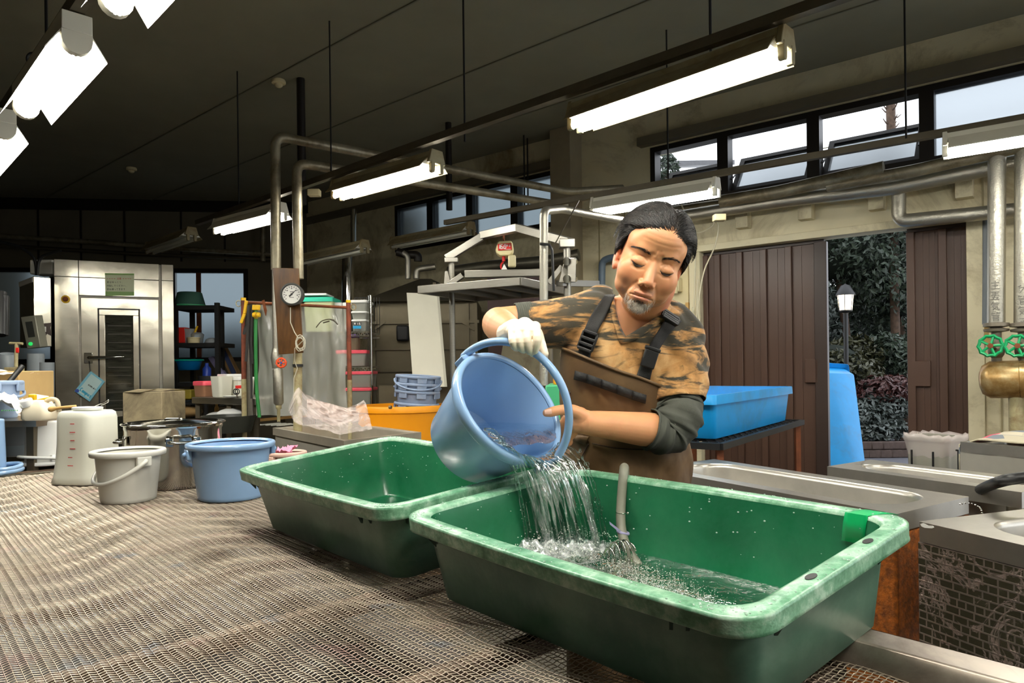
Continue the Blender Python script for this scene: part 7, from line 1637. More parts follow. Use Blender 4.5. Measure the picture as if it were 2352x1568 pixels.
# ================================================================ grey hose hung over the back rim of the front tub
YHs=lambda px,py,z: WZ(px,py,z)
hp=[W(1437,1130,1.66),W(1435,1085,1.632),W(1434,1073,1.602),W(1432,1088,1.568),W(1427,1150,1.55),W(1426,1200,1.53),W(1433,1240,1.505),W(1450,1275,1.475),W(1468,1301,1.45)]
t=thing('filling_hose','grey rubber hose hung over the back rim of the front tub into the water','hose',hp[-1])
b=MB(); b.tube(smooth_path(hp,7),.0105,14); obj('tube',b,M['rubber'],t,60)
q=W(1427,1176,1.540); b=MB(); b.tube([q+V((math.cos(a)*.0112,math.sin(a)*.0112,.001*math.sin(a))) for a in np.linspace(0,2*math.pi,20,endpoint=False)],.0012,6,closed=True); b.ball(q+V((.014,-.006,-.001)),.003,n=8,m=6); obj('wire_ring',b,M['chrome'],t,60)
q=W(1431,1222,1.517); b=MB(); b.tube([q+V((math.cos(a)*.0116,math.sin(a)*.0116,-.003*math.cos(a))) for a in np.linspace(0,2*math.pi,20,endpoint=False)],.0032,6,closed=True); b.prism([q+V((-.010,-.011,.003)),q+V((-.030,-.012,.020)),q+V((-.031,-.012,.026)),q+V((-.026,-.012,.022)),q+V((-.006,-.012,.006))],(0,.003,0)); obj('tie',b,mat('lilac_tie',(150,146,180),.5,var=.05),t,60)
cc=t; t=thing('spring_weight','shiny steel coil weight hooked to the end of the grey hose','coil',W(1420,1270,1.51))
o=W(1424,1272,1.475); b=MB(); pts=[]
for k in range(90):
    a=k/90*2*math.pi*4.5; f=k/89; r=.013+.012*math.sin(math.pi*f); pts.append(o+V((-.026+.052*f,.0,.0))+V((-.006*math.cos(a),r*math.cos(a),r*math.sin(a)*1.25-.006+.010*f)))
b.tube(pts,.0026,7); obj('coil',b,M['chrome'],t,180)
b=MB(); b.tube([W(1428,1236,1.51),W(1424,1244,1.495),W(1424,1256,1.485)],.0018,6); obj('hook_wire',b,M['blackm'],t,60)
# ================================================================ the man
man=thing('person','middle aged man with goatee in tie dyed shirt and brown bib overalls pouring a bucket','person',V((W(1440,1000,1.92).x,1.92,0)))
def capsule(mb,P,R,n=26):
    """closed chain of tapering segments with round joints"""
    P=[V(p) for p in P]; Q=smooth_path(P,4) if len(P)>2 else [P[0].lerp(P[-1],k/4) for k in range(5)]
    rs=list(np.interp(np.linspace(0,len(P)-1,len(Q)),range(len(P)),R)); mb.tube(Q,rs,n); mb.ball(Q[0],rs[0],n=18,m=12); mb.ball(Q[-1],rs[-1],n=18,m=12)
def remeshed(mb,voxel,smooth=3,fac=.5):
    me=mb.mesh('tmp',[]); o=bpy.data.objects.new('tmp',me); COL.objects.link(o)
    m=o.modifiers.new('r','REMESH'); m.mode='VOXEL'; m.voxel_size=voxel; m.adaptivity=0
    if smooth: s=o.modifiers.new('s','SMOOTH'); s.factor=fac; s.iterations=smooth
    dg=bpy.context.evaluated_depsgraph_get(); dg.update(); r=bpy.data.meshes.new_from_object(o.evaluated_get(dg)); bpy.data.objects.remove(o); bpy.data.meshes.remove(me); return r
def co(me):
    a=np.empty(len(me.vertices)*3,np.float32); me.vertices.foreach_get('co',a); return a.reshape(-1,3).astype(float)
def setco(me,a): me.vertices.foreach_set('co',a.astype(np.float32).ravel()); me.update()
def norms(me):
    a=np.empty(len(me.vertices)*3,np.float32); me.vertices.foreach_get('normal',a); return a.reshape(-1,3).astype(float)
def proj(a):
    x=FP*a[:,0]/a[:,1]; y=-FP*(a[:,2]-H)/a[:,1]; return np.stack([CX+x*cr_-y*sr_,CY+x*sr_+y*cr_],1)
def inpoly(p,poly):
    x,y=p[:,0],p[:,1]; r=np.zeros(len(p),bool); n=len(poly)
    for i in range(n):
        (x0,y0),(x1,y1)=poly[i],poly[(i+1)%n]; c=((y0>y)!=(y1>y)); r^=c&(x<(x1-x0)*(y-y0)/((y1-y0) or 1e-9)+x0)
    return r
def part(name,me,mats,parent,label=None):
    for m in (mats if isinstance(mats,(list,tuple)) else [mats]): me.materials.append(m)
    me.transform(Matrix.Translation(-wloc(parent))); me.shade_smooth(); o=link(name,me,parent)
    if label: o['label']=label
    return o
# ---- torso as a function of height t and angle a
TR=np.array([ # pxL pyL pxR pyR Y half depth
 [1330,1330,1560,1335,1.95,.125],[1322,1220,1566,1228,1.945,.125],[1312,1120,1572,1130,1.93,.125],[1306,1030,1574,1050,1.92,.125],[1296,940,1562,965,1.905,.125],[1291,868,1554,902,1.89,.125],[1290,800,1566,842,1.88,.122],[1302,745,1584,797,1.875,.112],[1330,702,1590,756,1.872,.092],[1372,682,1566,722,1.87,.074],[1410,676,1536,702,1.865,.058]],float)
def torso(t,a,off=0,ex=.82):
    k=[np.interp(t,range(len(TR)),TR[:,j]) for j in range(6)]
    L=W(k[0],k[1],k[4]); R_=W(k[2],k[3],k[4]); c=(L+R_)/2; lat=(R_-L)/2; w_=lat.length; u=lat/w_; d=V((0,1,0)); d=(d-u*u.dot(d)).normalized()
    ca,sa=math.cos(a),math.sin(a); ca=math.copysign(abs(ca)**ex,ca); sa=math.copysign(abs(sa)**ex,sa)
    return c+u*ca*(w_+off)+d*sa*(k[5]+off)
SHR,ELR=W(1338,728,1.86),W(1146,744,1.83); WRR=W(1178,764,1.605)
SHL,ELL,WRL=W(1566,775,1.86),W(1545,990,1.775),W(1340,970,1.70)
# ---- head frame
rl,pt_=math.radians(19),math.radians(17)
def hv(x,y,z):
    y2=y*math.cos(pt_)-z*math.sin(pt_); z2=y*math.sin(pt_)+z*math.cos(pt_)       # nod forward
    return V((x*math.cos(rl)+z2*math.sin(rl),y2,-x*math.sin(rl)+z2*math.cos(rl)))
HS=1.05
HO=W(1502,611,1.625)-hv(0,-.098*HS,0)
def hp3(x,y,z): return HO+hv(x*HS,y*HS,z*HS)
AX=(hv(1,0,0),hv(0,1,0),hv(0,0,1))
def hb_(mb,c,r): mb.ball(hp3(*c),r[0]*HS,r[1]*HS,r[2]*HS,AX,24,16)
# ---- body mesh
b=MB()
b.rings([[torso(t,a,-.016) for a in np.linspace(0,2*math.pi,40,endpoint=False)] for t in np.linspace(0,10,40)],True,True,True)
capsule(b,[SHR,ELR],[.050,.044]); capsule(b,[ELR,ELR.lerp(WRR,.35)+V((0,0,-.004)),WRR],[.045,.043,.028])
capsule(b,[SHL,ELL],[.05,.043]); capsule(b,[ELL,ELL.lerp(WRL,.35)+V((0,0,-.002)),ELL.lerp(WRL,.75),WRL],[.043,.043,.034,.028])
for sx in (-1,1):
    hx=W(1440+sx*58,1230,1.945); capsule(b,[hx,V((hx.x+sx*.01,1.97,.50)),V((hx.x+sx*.015,1.99,.10))],[.085,.058,.042]); capsule(b,[V((hx.x+sx*.015,2.0,.05)),V((hx.x+sx*.02,1.86,.04))],[.042,.036])
# bare left hand on the rim
def ch(mb,P,R): capsule(mb,[W(*p) for p in P],R,12)
ch(b,[(1345,968,1.70),(1318,968,1.705),(1300,985,1.715)],[.029,.031,.022]); ch(b,[(1330,958,1.695),(1302,1000,1.72)],[.026,.018])
ch(b,[(1338,957,1.69),(1316,944,1.675),(1290,941,1.662),(1266,946,1.652),(1255,948,1.648)],[.020,.0165,.0125,.0120,.0095])
for k,(y0,dy) in enumerate(((968,6),(984,7),(1000,8),(1014,8))):
    ch(b,[(1306,y0,1.725),(1284,y0+dy,1.755),(1258,y0+dy+4,1.765),(1240,y0+dy+6,1.755)],[.0112,.0102,.0095,.0085])
# head: the soft masses first, melted together, then the sharper features
h0=MB()
for c,r in (((0,.012,.026),(.076,.095,.088)),((0,-.024,-.024),(.070,.068,.084)),((0,-.026,-.066),(.058,.058,.042)),((0,-.068,-.094),(.026,.024,.020)),((.040,-.054,-.030),(.032,.030,.036)),((-.040,-.054,-.030),(.032,.030,.036)),((0,-.064,.028),(.056,.028,.024)),((0,-.070,-.070),(.034,.024,.028)),((.044,-.026,.040),(.026,.05,.036)),((-.044,-.026,.040),(.026,.05,.036)),((0,-.050,.055),(.056,.046,.042)),((.046,-.035,-.058),(.020,.036,.030)),((-.046,-.035,-.058),(.020,.036,.030))): hb_(h0,c,r)
capsule(h0,[torso(9.2,math.pi/2,-.05),W(1474,712,1.855),W(1496,655,1.755)],[.062,.060,.062])
m0=remeshed(h0,.003,34,.5); A0h=co(m0); n0_=len(b.v); b.v+=[tuple(x) for x in A0h]; b.f+=[tuple(i+n0_ for i in p.vertices) for p in m0.polygons]; b.mi+=[0]*len(m0.polygons); bpy.data.meshes.remove(m0)
for sx in (-1,1):
    hb_(b,(sx*.033,-.0715,-.003),(.0180,.0150,.0125)); hb_(b,(sx*.0130,-.0925,-.043),(.0090,.0110,.0080))
    hb_(b,(sx*.0755,.008,-.010),(.009,.018,.031)); hb_(b,(sx*.080,.014,.004),(.006,.016,.018)); hb_(b,(sx*.0735,-.002,-.034),(.007,.010,.012))
capsule(b,[hp3(0,-.076,.014),hp3(0,-.087,-.012),hp3(0,-.101,-.036)],[.0085*HS,.0098*HS,.0120*HS]); hb_(b,(0,-.1025,-.038),(.0128,.0125,.0112))
hb_(b,(0,-.0915,-.0660),(.022,.0085,.0056)); hb_(b,(0,-.0900,-.0775),(.018,.0085,.0062))
me=remeshed(b,.0022,5,.5)
# ---- carve the face
A=co(me); N=norms(me); Rm=np.array([[*AX[0]],[*AX[1]],[*AX[2]]]); Lc=(A-np.array(HO))@Rm.T/HS
def seg_d(P,pl):
    d=np.full(len(P),9.)
    for (x0,z0),(x1,z1) in zip(pl[:-1],pl[1:]):
        e=np.array([x1-x0,z1-z0]); q=P[:,[0,2]]-np.array([x0,z0]); t=np.clip(q@e/(e@e),0,1); d=np.minimum(d,np.linalg.norm(q-t[:,None]*e,axis=1))
    return d
head=np.linalg.norm(Lc,axis=1)<.16; front=head&(Lc[:,1]<-.03)
disp=np.zeros(len(A))
def groove(pl,sig,dep,mirror=True):
    for m in ((1,-1) if mirror else (1,)): disp[front]-=dep*np.exp(-(seg_d(Lc[front]*np.array([m,1,1]),pl)/sig)**2)
groove([(.016,-.036),(.026,-.052),(.036,-.072),(.036,-.084)],.0035,.0022)
groove([(-.026,-.0765),(-.012,-.0735),(0,-.0725),(.012,-.0735),(.026,-.0765)],.0017,.0030,False)
groove([(.017,.004),(.025,.0105),(.036,.011),(.050,.003)],.0020,.0016)        # upper lid crease
groove([(.018,-.014),(.030,-.019),(.044,-.016)],.0028,.0014)                     # bag under the eye
groove([(.018,-.0055),(.026,-.0105),(.036,-.0110),(.050,-.0060)],.0016,.0016)     # lid line
groove([(.016,.012),(.012,.022)],.006,.003); groove([(.004,.034),(.005,.022)],.0025,.0012)
groove([(-.04,.052),(-.01,.049),(.02,.050),(.045,.054)],.0030,.0006,False); groove([(-.035,.064),(0,.062),(.04,.066)],.003,.0004,False)
groove([(-.014,-.0915),(.014,-.0915)],.005,.0022,False); groove([(.0065,-.0475)],.002,.002) if False else None
for sx in (-1,1):
    d=np.hypot(Lc[:,0]-sx*.0075,Lc[:,2]+.0470); k=front&(Lc[:,1]<-.085); disp[k]-=.0035*np.exp(-(d[k]/.0032)**2)
# hollows of the ears
for sx in (-1,1):
    e=head&(np.abs(Lc[:,0]-sx*.083)<.012)&(np.abs(Lc[:,2]+.012)<.03); d=np.hypot((Lc[:,1]-.004)/.011,(Lc[:,2]+.012)/.019); disp[e]-=.004*np.exp(-d[e]**2)
A=A+N*disp[:,None]*HS; setco(me,A)
# thumb nail
# ---- colour that belongs to the skin
col=np.tile(np.array([lin(212),lin(152),lin(106),1.0]),(len(A),1))
def blend(mask,c,amt):
    t=np.array([lin(c[0]),lin(c[1]),lin(c[2])]); col[:,:3]=col[:,:3]*(1-(mask*amt)[:,None])+t*(mask*amt)[:,None]
g2=lambda d,s: np.exp(-(d/s)**2)
lipm=head*(Lc[:,1]<-.075)*np.maximum(g2(seg_d(Lc,[(-.017,-.068),(0,-.0665),(.017,-.068)]),.0048),g2(seg_d(Lc,[(-.014,-.078),(.014,-.078)]),.0055))
blend(lipm,(196,116,98),.75)
blend(head*(Lc[:,1]<-.06)*g2(np.hypot(Lc[:,0],Lc[:,2]+.038),.018),(216,138,100),.5)
for sx in (-1,1): blend(head*(Lc[:,1]<-.03)*g2(np.hypot(Lc[:,0]-sx*.046,Lc[:,2]+.034),.020),(218,140,104),.45); blend(head*(np.abs(Lc[:,0]-sx*.082)<.014)*1.0,(222,138,112),.6)
rs_=np.random.default_rng(5).random(len(A))
stub=head*(Lc[:,1]<-.02)*np.clip(g2(seg_d(Lc,[(-.05,-.085),(-.025,-.11),(0,-.118),(.025,-.11),(.05,-.085)]),.020)+g2(seg_d(Lc,[(-.022,-.058),(0,-.0565),(.022,-.058)]),.006),0,1)
blend(stub,(120,100,88),.38*(.6+.8*rs_))
blend(head*g2(seg_d(Lc,[(.020,-.0065),(.027,-.0100),(.036,-.0105),(.047,-.0065)]),.0022)*(Lc[:,1]<-.07)*1.,(60,40,32),.55); blend(head*g2(seg_d(Lc*np.array([-1,1,1]),[(.020,-.0065),(.027,-.0100),(.036,-.0105),(.047,-.0065)]),.0022)*(Lc[:,1]<-.07)*1.,(60,40,32),.55)
ca=me.color_attributes.new('skin_tone','FLOAT_COLOR','POINT'); ca.data.foreach_set('color',col.astype(np.float32).ravel())
T=NT('skin'); at_=T.new('ShaderNodeAttribute'); at_.attribute_name='skin_tone'; n=T.noise(T.coord(),35,4); T.l(T.mix(T.ramp(n,[(.35,(0,0,0,1)),(.8,(.22,.22,.22,1))]),at_.outputs[0],rgb((196,124,88))),T.b.inputs['Base Color'])
T.b.inputs['Roughness'].default_value=.46; T.b.inputs['Subsurface Weight'].default_value=.12; T.b.inputs['Subsurface Scale'].default_value=.006; T.b.inputs['Subsurface Radius'].default_value=(1,.35,.18); T.bump(T.noise(T.coord(),260,2),.10,.001)
bodym=T.m; body=part('body',me,bodym,man)
headbv=BVHTree.FromPolygons([tuple(x) for x in A[:]],[tuple(p.vertices) for p in me.polygons])
def onhead(x,z,y0=-.2,lift=0):
    """point of the face in front of local (x,z)"""
    o=hp3(x,y0,z); d=hv(0,1,0); h=headbv.ray_cast(o,d); 
    return (h[0]-d*lift) if h[0] is not None else hp3(x,-.09,z)
# nails
b=MB(); q=W(1262,946,1.640); h=headbv.ray_cast(V((0,0,H)),(W(1259,945,1.6)-V((0,0,H))).normalized())
if h[0] is not None:
    n_=h[1]; u_=(W(1250,947,1.65)-W(1270,944,1.65)).normalized(); u_=(u_-n_*u_.dot(n_)).normalized(); v_=n_.cross(u_); g=[[h[0]+u_*(.0085*x)+v_*(.0062*y*(1-.25*max(0,x)))+n_*(.0014-.0016*y*y) for y in np.linspace(-1,1,9)] for x in np.linspace(-1,1,7)]; b.rings(g,False); obj('thumb_nail',b,mat('nail',(232,184,158),.3,var=.03),body,180)
# eyes: lash lines and a dark sliver of the lowered eyes
lash=mat('lash_black',(22,16,14),.5,var=0)
for sx in (-1,1):
    b=MB(); P=[onhead(sx*x,z,lift=.0006) for x,z in ((.0185,-.0062),(.022,-.0085),(.027,-.0102),(.033,-.0108),(.039,-.0100),(.045,-.0075),(.0500,-.0040))]; b.tube(smooth_path(P,4),[.0004+.0007*math.sin(math.pi*k/24) for k in range(25)],6); obj('eyelash_line',b,lash,body,180)
    b=MB(); P=[onhead(sx*x,z,lift=.0003) for x,z in ((.0215,-.0100),(.027,-.0124),(.034,-.0130),(.040,-.0118),(.045,-.0092))]; b.tube(smooth_path(P,4),[.0003+.0013*math.sin(math.pi*k/16) for k in range(17)],6); obj('lower_eye',b,mat('eye_dark',(52,38,32),.15,var=0) if sx<0 else bpy.data.materials['eye_dark'],body,180)
b=MB(); P=[onhead(x,z,lift=-.0004) for x,z in ((-.0250,-.0768),(-.014,-.0742),(0,-.0730),(.014,-.0742),(.0250,-.0768))]; b.tube(smooth_path(P,5),[.0003+.0008*math.sin(math.pi*k/20) for k in range(21)],6); obj('mouth_line',b,mat('mouth_line',(92,44,38),.5,var=0),body,180)
# ---- hair
def strand(mb,P,r0,r1=.0002):
    mb.tube(P,list(np.linspace(r0,r1,len(P))),3,cap=False)
hairm=NT('black_hair'); hn=hairm.noise(hairm.coord((1,1,1)),60,3); hairm.l(hairm.ramp(hn,[(.35,rgb((16,13,11))),(.62,rgb((40,33,28))),(.8,rgb((96,88,80)))]),hairm.b.inputs['Base Color']); hairm.b.inputs['Roughness'].default_value=.36; hairm.b.inputs['Specular IOR Level'].default_value=.55
hc=np.array([0,.014,.028]); hr=np.array([.078,.097,.090])
def hairline(th):
    """lowest hair height (local z on the skull) for the direction th around the head; 0 = front"""
    return np.interp(abs(th),[0,.35,.75,1.05,1.25,1.45,1.75,2.3,3.15],[.055,.060,.060,.046,.008,-.004,-.012,-.062,-.072])
b=MB(); rng=np.random.default_rng(3)
# cap following the skull down to the hairline
nn=72; rg=[]
for f in np.linspace(.02,1,18):
    ring=[]
    for k in range(nn):
        th=-math.pi+2*math.pi*k/nn; zl=hairline(th); s0=math.asin(max(-1,min(1,(zl-hc[2])/hr[2]))); el=math.pi/2+(s0-math.pi/2)*f
        th2=th; lift=1.0+.105*(1-f**5)+.022*math.sin(th*9+f*5)*(1-f)+.02*noise.noise(V((math.cos(th)*3,math.sin(th)*3,f*4)))
        d=np.array([math.sin(th2)*math.cos(el),-math.cos(th2)*math.cos(el),math.sin(el)]); p=hc+hr*d*(lift if f<.98 else .985); ring.append(hp3(*p))
    rg.append(ring)
b.rings(rg,True,True); hair=obj('hair',b,hairm.m,man,180)
b=MB()
for i in range(7200):
    th=rng.uniform(-math.pi,math.pi); zl=hairline(th)+.001; z=zl+(hc[2]+hr[2]*.99-zl)*(rng.random()**.95)
    if i%4==0: z=zl+rng.random()*.012; th=rng.uniform(-1.7,1.7); z=hairline(th)+rng.random()*.012
    s=math.asin(max(-1,min(1,(z-hc[2])/hr[2]))); d=np.array([math.sin(th)*math.cos(s),-math.cos(th)*math.cos(s),math.sin(s)])
    p=hc+hr*d; n_=d/hr; n_/=np.linalg.norm(n_)
    part_x=.012; sg=1 if p[0]>part_x+rng.normal()*.006 else -1
    # combed up off the brow, then back and to the sides, down at the temples
    up_=.9 if p[1]<-.03 and z>.045 else -.15
    fl_=np.array([sg*(.75+.5*abs(p[0])/.07),.75,up_-.7*max(0,abs(p[0])-.045)/.03])+rng.normal(size=3)*.22; fl_=fl_-n_*(fl_@n_); fl_/=np.linalg.norm(fl_)
    L=rng.uniform(.022,.045)*(1.15 if z>.05 else .8); P=[]; q=p.copy(); v=fl_.copy()
    for j in range(6):
        P.append(hp3(*(q+n_*(.003+.013*math.sin(min(1,j/4)*1.7)*(1.25 if z>.06 else .6))*(rng.uniform(.9,1.1)))))
        q=q+v*L/5; dd=(q-hc)/hr; m_=np.linalg.norm(dd); q=hc+(q-hc)/max(m_,.93); nn_=(q-hc)/hr**2; nn_/=np.linalg.norm(nn_); v=v+np.array([0,.12,-.16]); v=v-nn_*(v@nn_); v/=np.linalg.norm(v); n_=nn_
    strand(b,P,rng.uniform(.0006,.0011))
o=obj('hair_strands',b,hairm.m,hair,180); o['kind']='stuff'
browm=mat('brow_hair',(38,28,22),.6,var=.2)
for sx in (-1,1):
    b=MB()
    for i in range(150):
        f=rng.random(); x=.013+.042*f; z=.0195+.0085*math.sin(f*2.3)-.004*f*f+rng.normal()*.0018*(1.1-.6*f); p=onhead(sx*x,z,lift=.0002); q=onhead(sx*(x+.0055),z+.0026*(1-1.4*f),lift=.0014); strand(b,[p,p.lerp(q,.5)-hv(0,1,0)*.0004,q],.00034)
    obj('eyebrow',b,browm,body,180)
b=MB()
for i in range(760):
    x=rng.normal()*.016; z=-.1085+rng.random()*.020-abs(x)*.05+.010*(abs(x)/.03)**2; 
    if abs(x)>.036: continue
    p=onhead(x,max(z,-.107),lift=-.0005); L=rng.uniform(.005,.012); d=hv(x*4+rng.normal()*.18,-.50+rng.normal()*.12,-1).normalized(); strand(b,[p,p+d*L*.5-hv(0,.0015,0),p+d*L+hv(0,.002,-.001)],.0005)
og=obj('goatee',b,NT('x').m if False else mat('grey_goatee',(176,164,150),.5,var=.45,scale=120),body,180); og['kind']='stuff'
b=MB()
for i in range(90):
    x=rng.normal()*.007; z=-.0885+rng.random()*.006; p=onhead(x,z,lift=-.0003); d=hv(rng.normal()*.3,-.35,-1).normalized(); strand(b,[p,p+d*.004],.00035)
for i in range(90):
    x=rng.uniform(-.022,.022); z=-.0560-.006*(abs(x)/.024)**2+rng.normal()*.0014; p=onhead(x,z,lift=-.0003); d=hv(np.sign(x)*.5,-.3,-1).normalized(); strand(b,[p,p+d*.0022],.00022)
obj('stubble',b,mat('dark_stubble',(84,70,62),.6,var=.3),body,180)
# ---- shirt
b=MB()
b.rings([[torso(t,a,.002) for a in np.linspace(0,2*math.pi,48,endpoint=False)] for t in np.linspace(3.2,10,34)],True,True,True)
hemR=SHR.lerp(ELR,.62); capsule(b,[SHR+V((.03,0,.0)),SHR.lerp(ELR,.30)+V((0,0,-.012)),hemR+V((0,0,-.006))],[.072,.068,.0575])
capsule(b,[torso(8.6,math.pi*.97,-.03),SHR],[.05,.066])
hemL=SHL.lerp(ELL,.66); capsule(b,[SHL+V((-.02,0,0)),SHL.lerp(ELL,.3)+V((.006,0,0)),hemL+V((.0,0,0))],[.062,.073,.074]); capsule(b,[torso(8.6,0.1,-.04),SHL],[.05,.062])
me=remeshed(b,.0042,5,.5); A=co(me); N=norms(me); pj=proj(A)
# cut the sleeve ends flat and open the V neck
def endcut(c,d,A): return (A-np.array(c))@np.array(d.normalized())
vpoly=[(1407,660),(1411,684),(1417,730),(1433,769),(1438,772),(1455,762),(1496,736),(1528,699),(1545,660)]
# folds
def folds(A,seed,scale,amp,dirv):
    d=np.array(dirv)/np.linalg.norm(dirv); 
    return np.array([amp*(noise.noise(V((float(p@e1_)*scale,float(p@d)*scale*.22,seed)))+.5*noise.noise(V((float(p@e1_)*scale*2.3,float(p@d)*scale*.4,seed+4)))) for p in A]) if False else None
def fold_field(A,dirv,scale,amp,seed):
    d=np.array(dirv,float); d/=np.linalg.norm(d); e=np.cross(d,[0,1,0]); e/=np.linalg.norm(e)
    u=A@e; v=A@d; w_=.35*np.sin(v*9+seed)+.25*np.sin(v*21+seed*2)
    return amp*(np.sin(u*scale+w_*3+seed)*.6+np.sin(u*scale*1.9+v*8+w_*5+seed*3)*.4)*(0.55+.45*np.sin(v*13+u*7+seed))
armR=np.array(ELR-SHR); sR_=np.clip(((A-np.array(SHR))@armR)/(armR@armR)+.25,0,1)
dsp=fold_field(A,(SHR-ELR)+V((0,0,.0)),95,.0075,1.0)*np.exp(-((A@np.array([1,0,0])-SHR.x+.03)/.10)**2)
dsp+=fold_field(A,(.5,0,-1),70,.0050,2.3)*(1-sR_)
upl=np.exp(-(np.linalg.norm(A-np.array(SHL.lerp(ELL,.45)),axis=1)/.13)**2); dsp+=fold_field(A,(.75,0,-.65),85,.0065,4.0)*upl
A=A+N*dsp[:,None]; setco(me,A)
def snap(A,c,d,m_):
    n=np.array(d.normalized()); q=(A-np.array(c))@n; k=m_&(np.abs(q)<.0046); A[k]-=q[k][:,None]*n; return A
nR_=(ELR-SHR+V((0,0,-.05))); A=snap(A,SHR.lerp(ELR,.66),nR_,A[:,0]<SHR.x-.05); nL_=(ELL-SHL)+V((.06,0,0)); A=snap(A,SHL.lerp(ELL,.70),nL_,np.linalg.norm(A-np.array(hemL),axis=1)<.15); setco(me,A); pj=proj(A)
rm=inpoly(pj,vpoly)&(A[:,1]<1.90)
cR_=endcut(SHR.lerp(ELR,.66),ELR-SHR+V((0,0,-.05)),A)>.0008; cR_&=(A[:,0]<SHR.x-.05); cL_=(endcut(SHL.lerp(ELL,.70),(ELL-SHL)+V((.06,0,-.0)),A)>.0008)&(np.linalg.norm(A-np.array(hemL),axis=1)<.15)
low=pj[:,1]>985
kill=rm|cR_|cL_|low
def cutverts(me,kill):
    import bmesh
    bm=bmesh.new(); bm.from_mesh(me); bm.verts.ensure_lookup_table(); bmesh.ops.delete(bm,geom=[v for v in bm.verts if kill[v.index]],context='VERTS'); bm.to_mesh(me); bm.free(); me.update()
shirtbv=BVHTree.FromPolygons([tuple(x) for x in A],[tuple(p.vertices) for p in me.polygons])
cutverts(me,kill)
T=NT('tie_dyed_cotton'); tc=T.new('ShaderNodeTexCoord'); mp=T.new('ShaderNodeMapping'); mp.inputs['Rotation'].default_value=(0,math.radians(16),0); mp.inputs['Scale'].default_value=(5.5,4,24); T.l(tc.outputs['Object'],mp.inputs[0])
n1_=T.noise(mp.outputs[0],1.0,5,.62,.9); n2_=T.noise(T.coord((1,1,1)),16,5,.65,.4)
tan=T.ramp(n2_,[(.3,rgb((128,92,50))),(.5,rgb((186,136,78))),(.72,rgb((210,170,116)))])
c=T.mix(T.ramp(n1_,[(.455,(0,0,0,1)),(.545,(1,1,1,1))]),tan,rgb((50,46,32))); c=T.mix(T.ramp(T.noise(T.coord((1,1,1)),7,4,.6),[(.55,(0,0,0,1)),(.8,(.6,.6,.6,1))]),c,rgb((92,72,44)))
T.l(c,T.b.inputs['Base Color']); T.b.inputs['Roughness'].default_value=.85; T.bump(T.noise(T.coord(),420,2),.25,.001); T.b.inputs['Sheen Weight'].default_value=.15 if 'Sheen Weight' in T.b.inputs else 0
shirtm=T.m; shirt=part('shirt',me,shirtm,man); k=shirt.modifiers.new('t','SOLIDIFY'); k.thickness=.002; k.offset=-1
def onshirt(px,py,lift=0,bv=None):
    o=V((0,0,H)); d=(W(px,py,1)-o).normalized(); h=(bv or shirtbv).ray_cast(o,d)
    return (h[0]-d*lift) if h[0] is not None else W(px,py,1.80)
# neck band and sleeve hems
vb=[(1409,680),(1412,705),(1417,730),(1424,752),(1433,769),(1439,773),(1455,763),(1476,750),(1496,737),(1514,718),(1528,701),(1534,692)]
P=[onshirt(x,y,-.002) for x,y in vb]; b=MB()
wv=[(x-5 if k<5 else x+1,y+ (6 if k>=4 else 2)) for k,(x,y) in enumerate(vb)]
P2=[onshirt(x-11 if k<5 else (x-4 if k==5 else x+7),y+(3 if k<4 else 15),.002) for k,(x,y) in enumerate(vb)]
b.rings([[p+V((0,-.003,0)) for p in smooth_path(P,3)],[p.lerp(q,.5)+V((0,-.0055,0)) for p,q in zip(smooth_path(P,3),smooth_path(P2,3))],[p+V((0,-.002,0)) for p in smooth_path(P2,3)]],False); o=obj('neck_band',b,shirtm,shirt,180); k=o.modifiers.new('t','SOLIDIFY'); k.thickness=.003
# ---- dark grey undersleeves
us=NT('charcoal_jersey'); us.b.inputs['Base Color'].default_value=rgb((66,68,60)); us.b.inputs['Roughness'].default_value=.9; us.bump(us.noise(us.coord(),300,2),.3,.001)
def sleeve(name,P,R,wr_,seed,n=40,m_=60):
    Q=smooth_path(P,m_//(len(P)-1)); rs=np.interp(np.linspace(0,len(P)-1,len(Q)),range(len(P)),R); b=MB(); T0_=None; rg=[]; u=None
    for i,p in enumerate(Q):
        t_=(Q[min(i+1,len(Q)-1)]-Q[max(i-1,0)]).normalized(); u=t_.orthogonal().normalized() if u is None else (u-t_*u.dot(t_)).normalized(); v=t_.cross(u); ring=[]
        for j in range(n):
            a=2*math.pi*j/n; k=wr_*(math.sin(i*.95+2.2*math.sin(a+seed)+1.2*noise.noise(V((math.cos(a)*2,math.sin(a)*2,i*.09+seed))))+.5*math.sin(i*1.9+3*math.cos(a*1+seed))); ring.append(p+(u*math.cos(a)+v*math.sin(a))*(rs[i]+k))
        rg.append(ring)
    b.rings(rg); o=obj(name,b,us.m,man,180); k=o.modifiers.new('t','SOLIDIFY'); k.thickness=.003; k.offset=-1; return o
sleeve('undersleeve',[SHL.lerp(ELL,.55),SHL.lerp(ELL,.75)+V((.004,0,0)),ELL+V((.016,.0,.036)),ELL+V((-.012,-.004,-.004)),ELL.lerp(WRL,.28)],[.062,.062,.060,.054,.050],.0030,1.0)
sleeve('undersleeve',[SHR.lerp(ELR,.61),SHR.lerp(ELR,.70),SHR.lerp(ELR,.80)],[.0525,.0525,.0515],.0005,2.0)
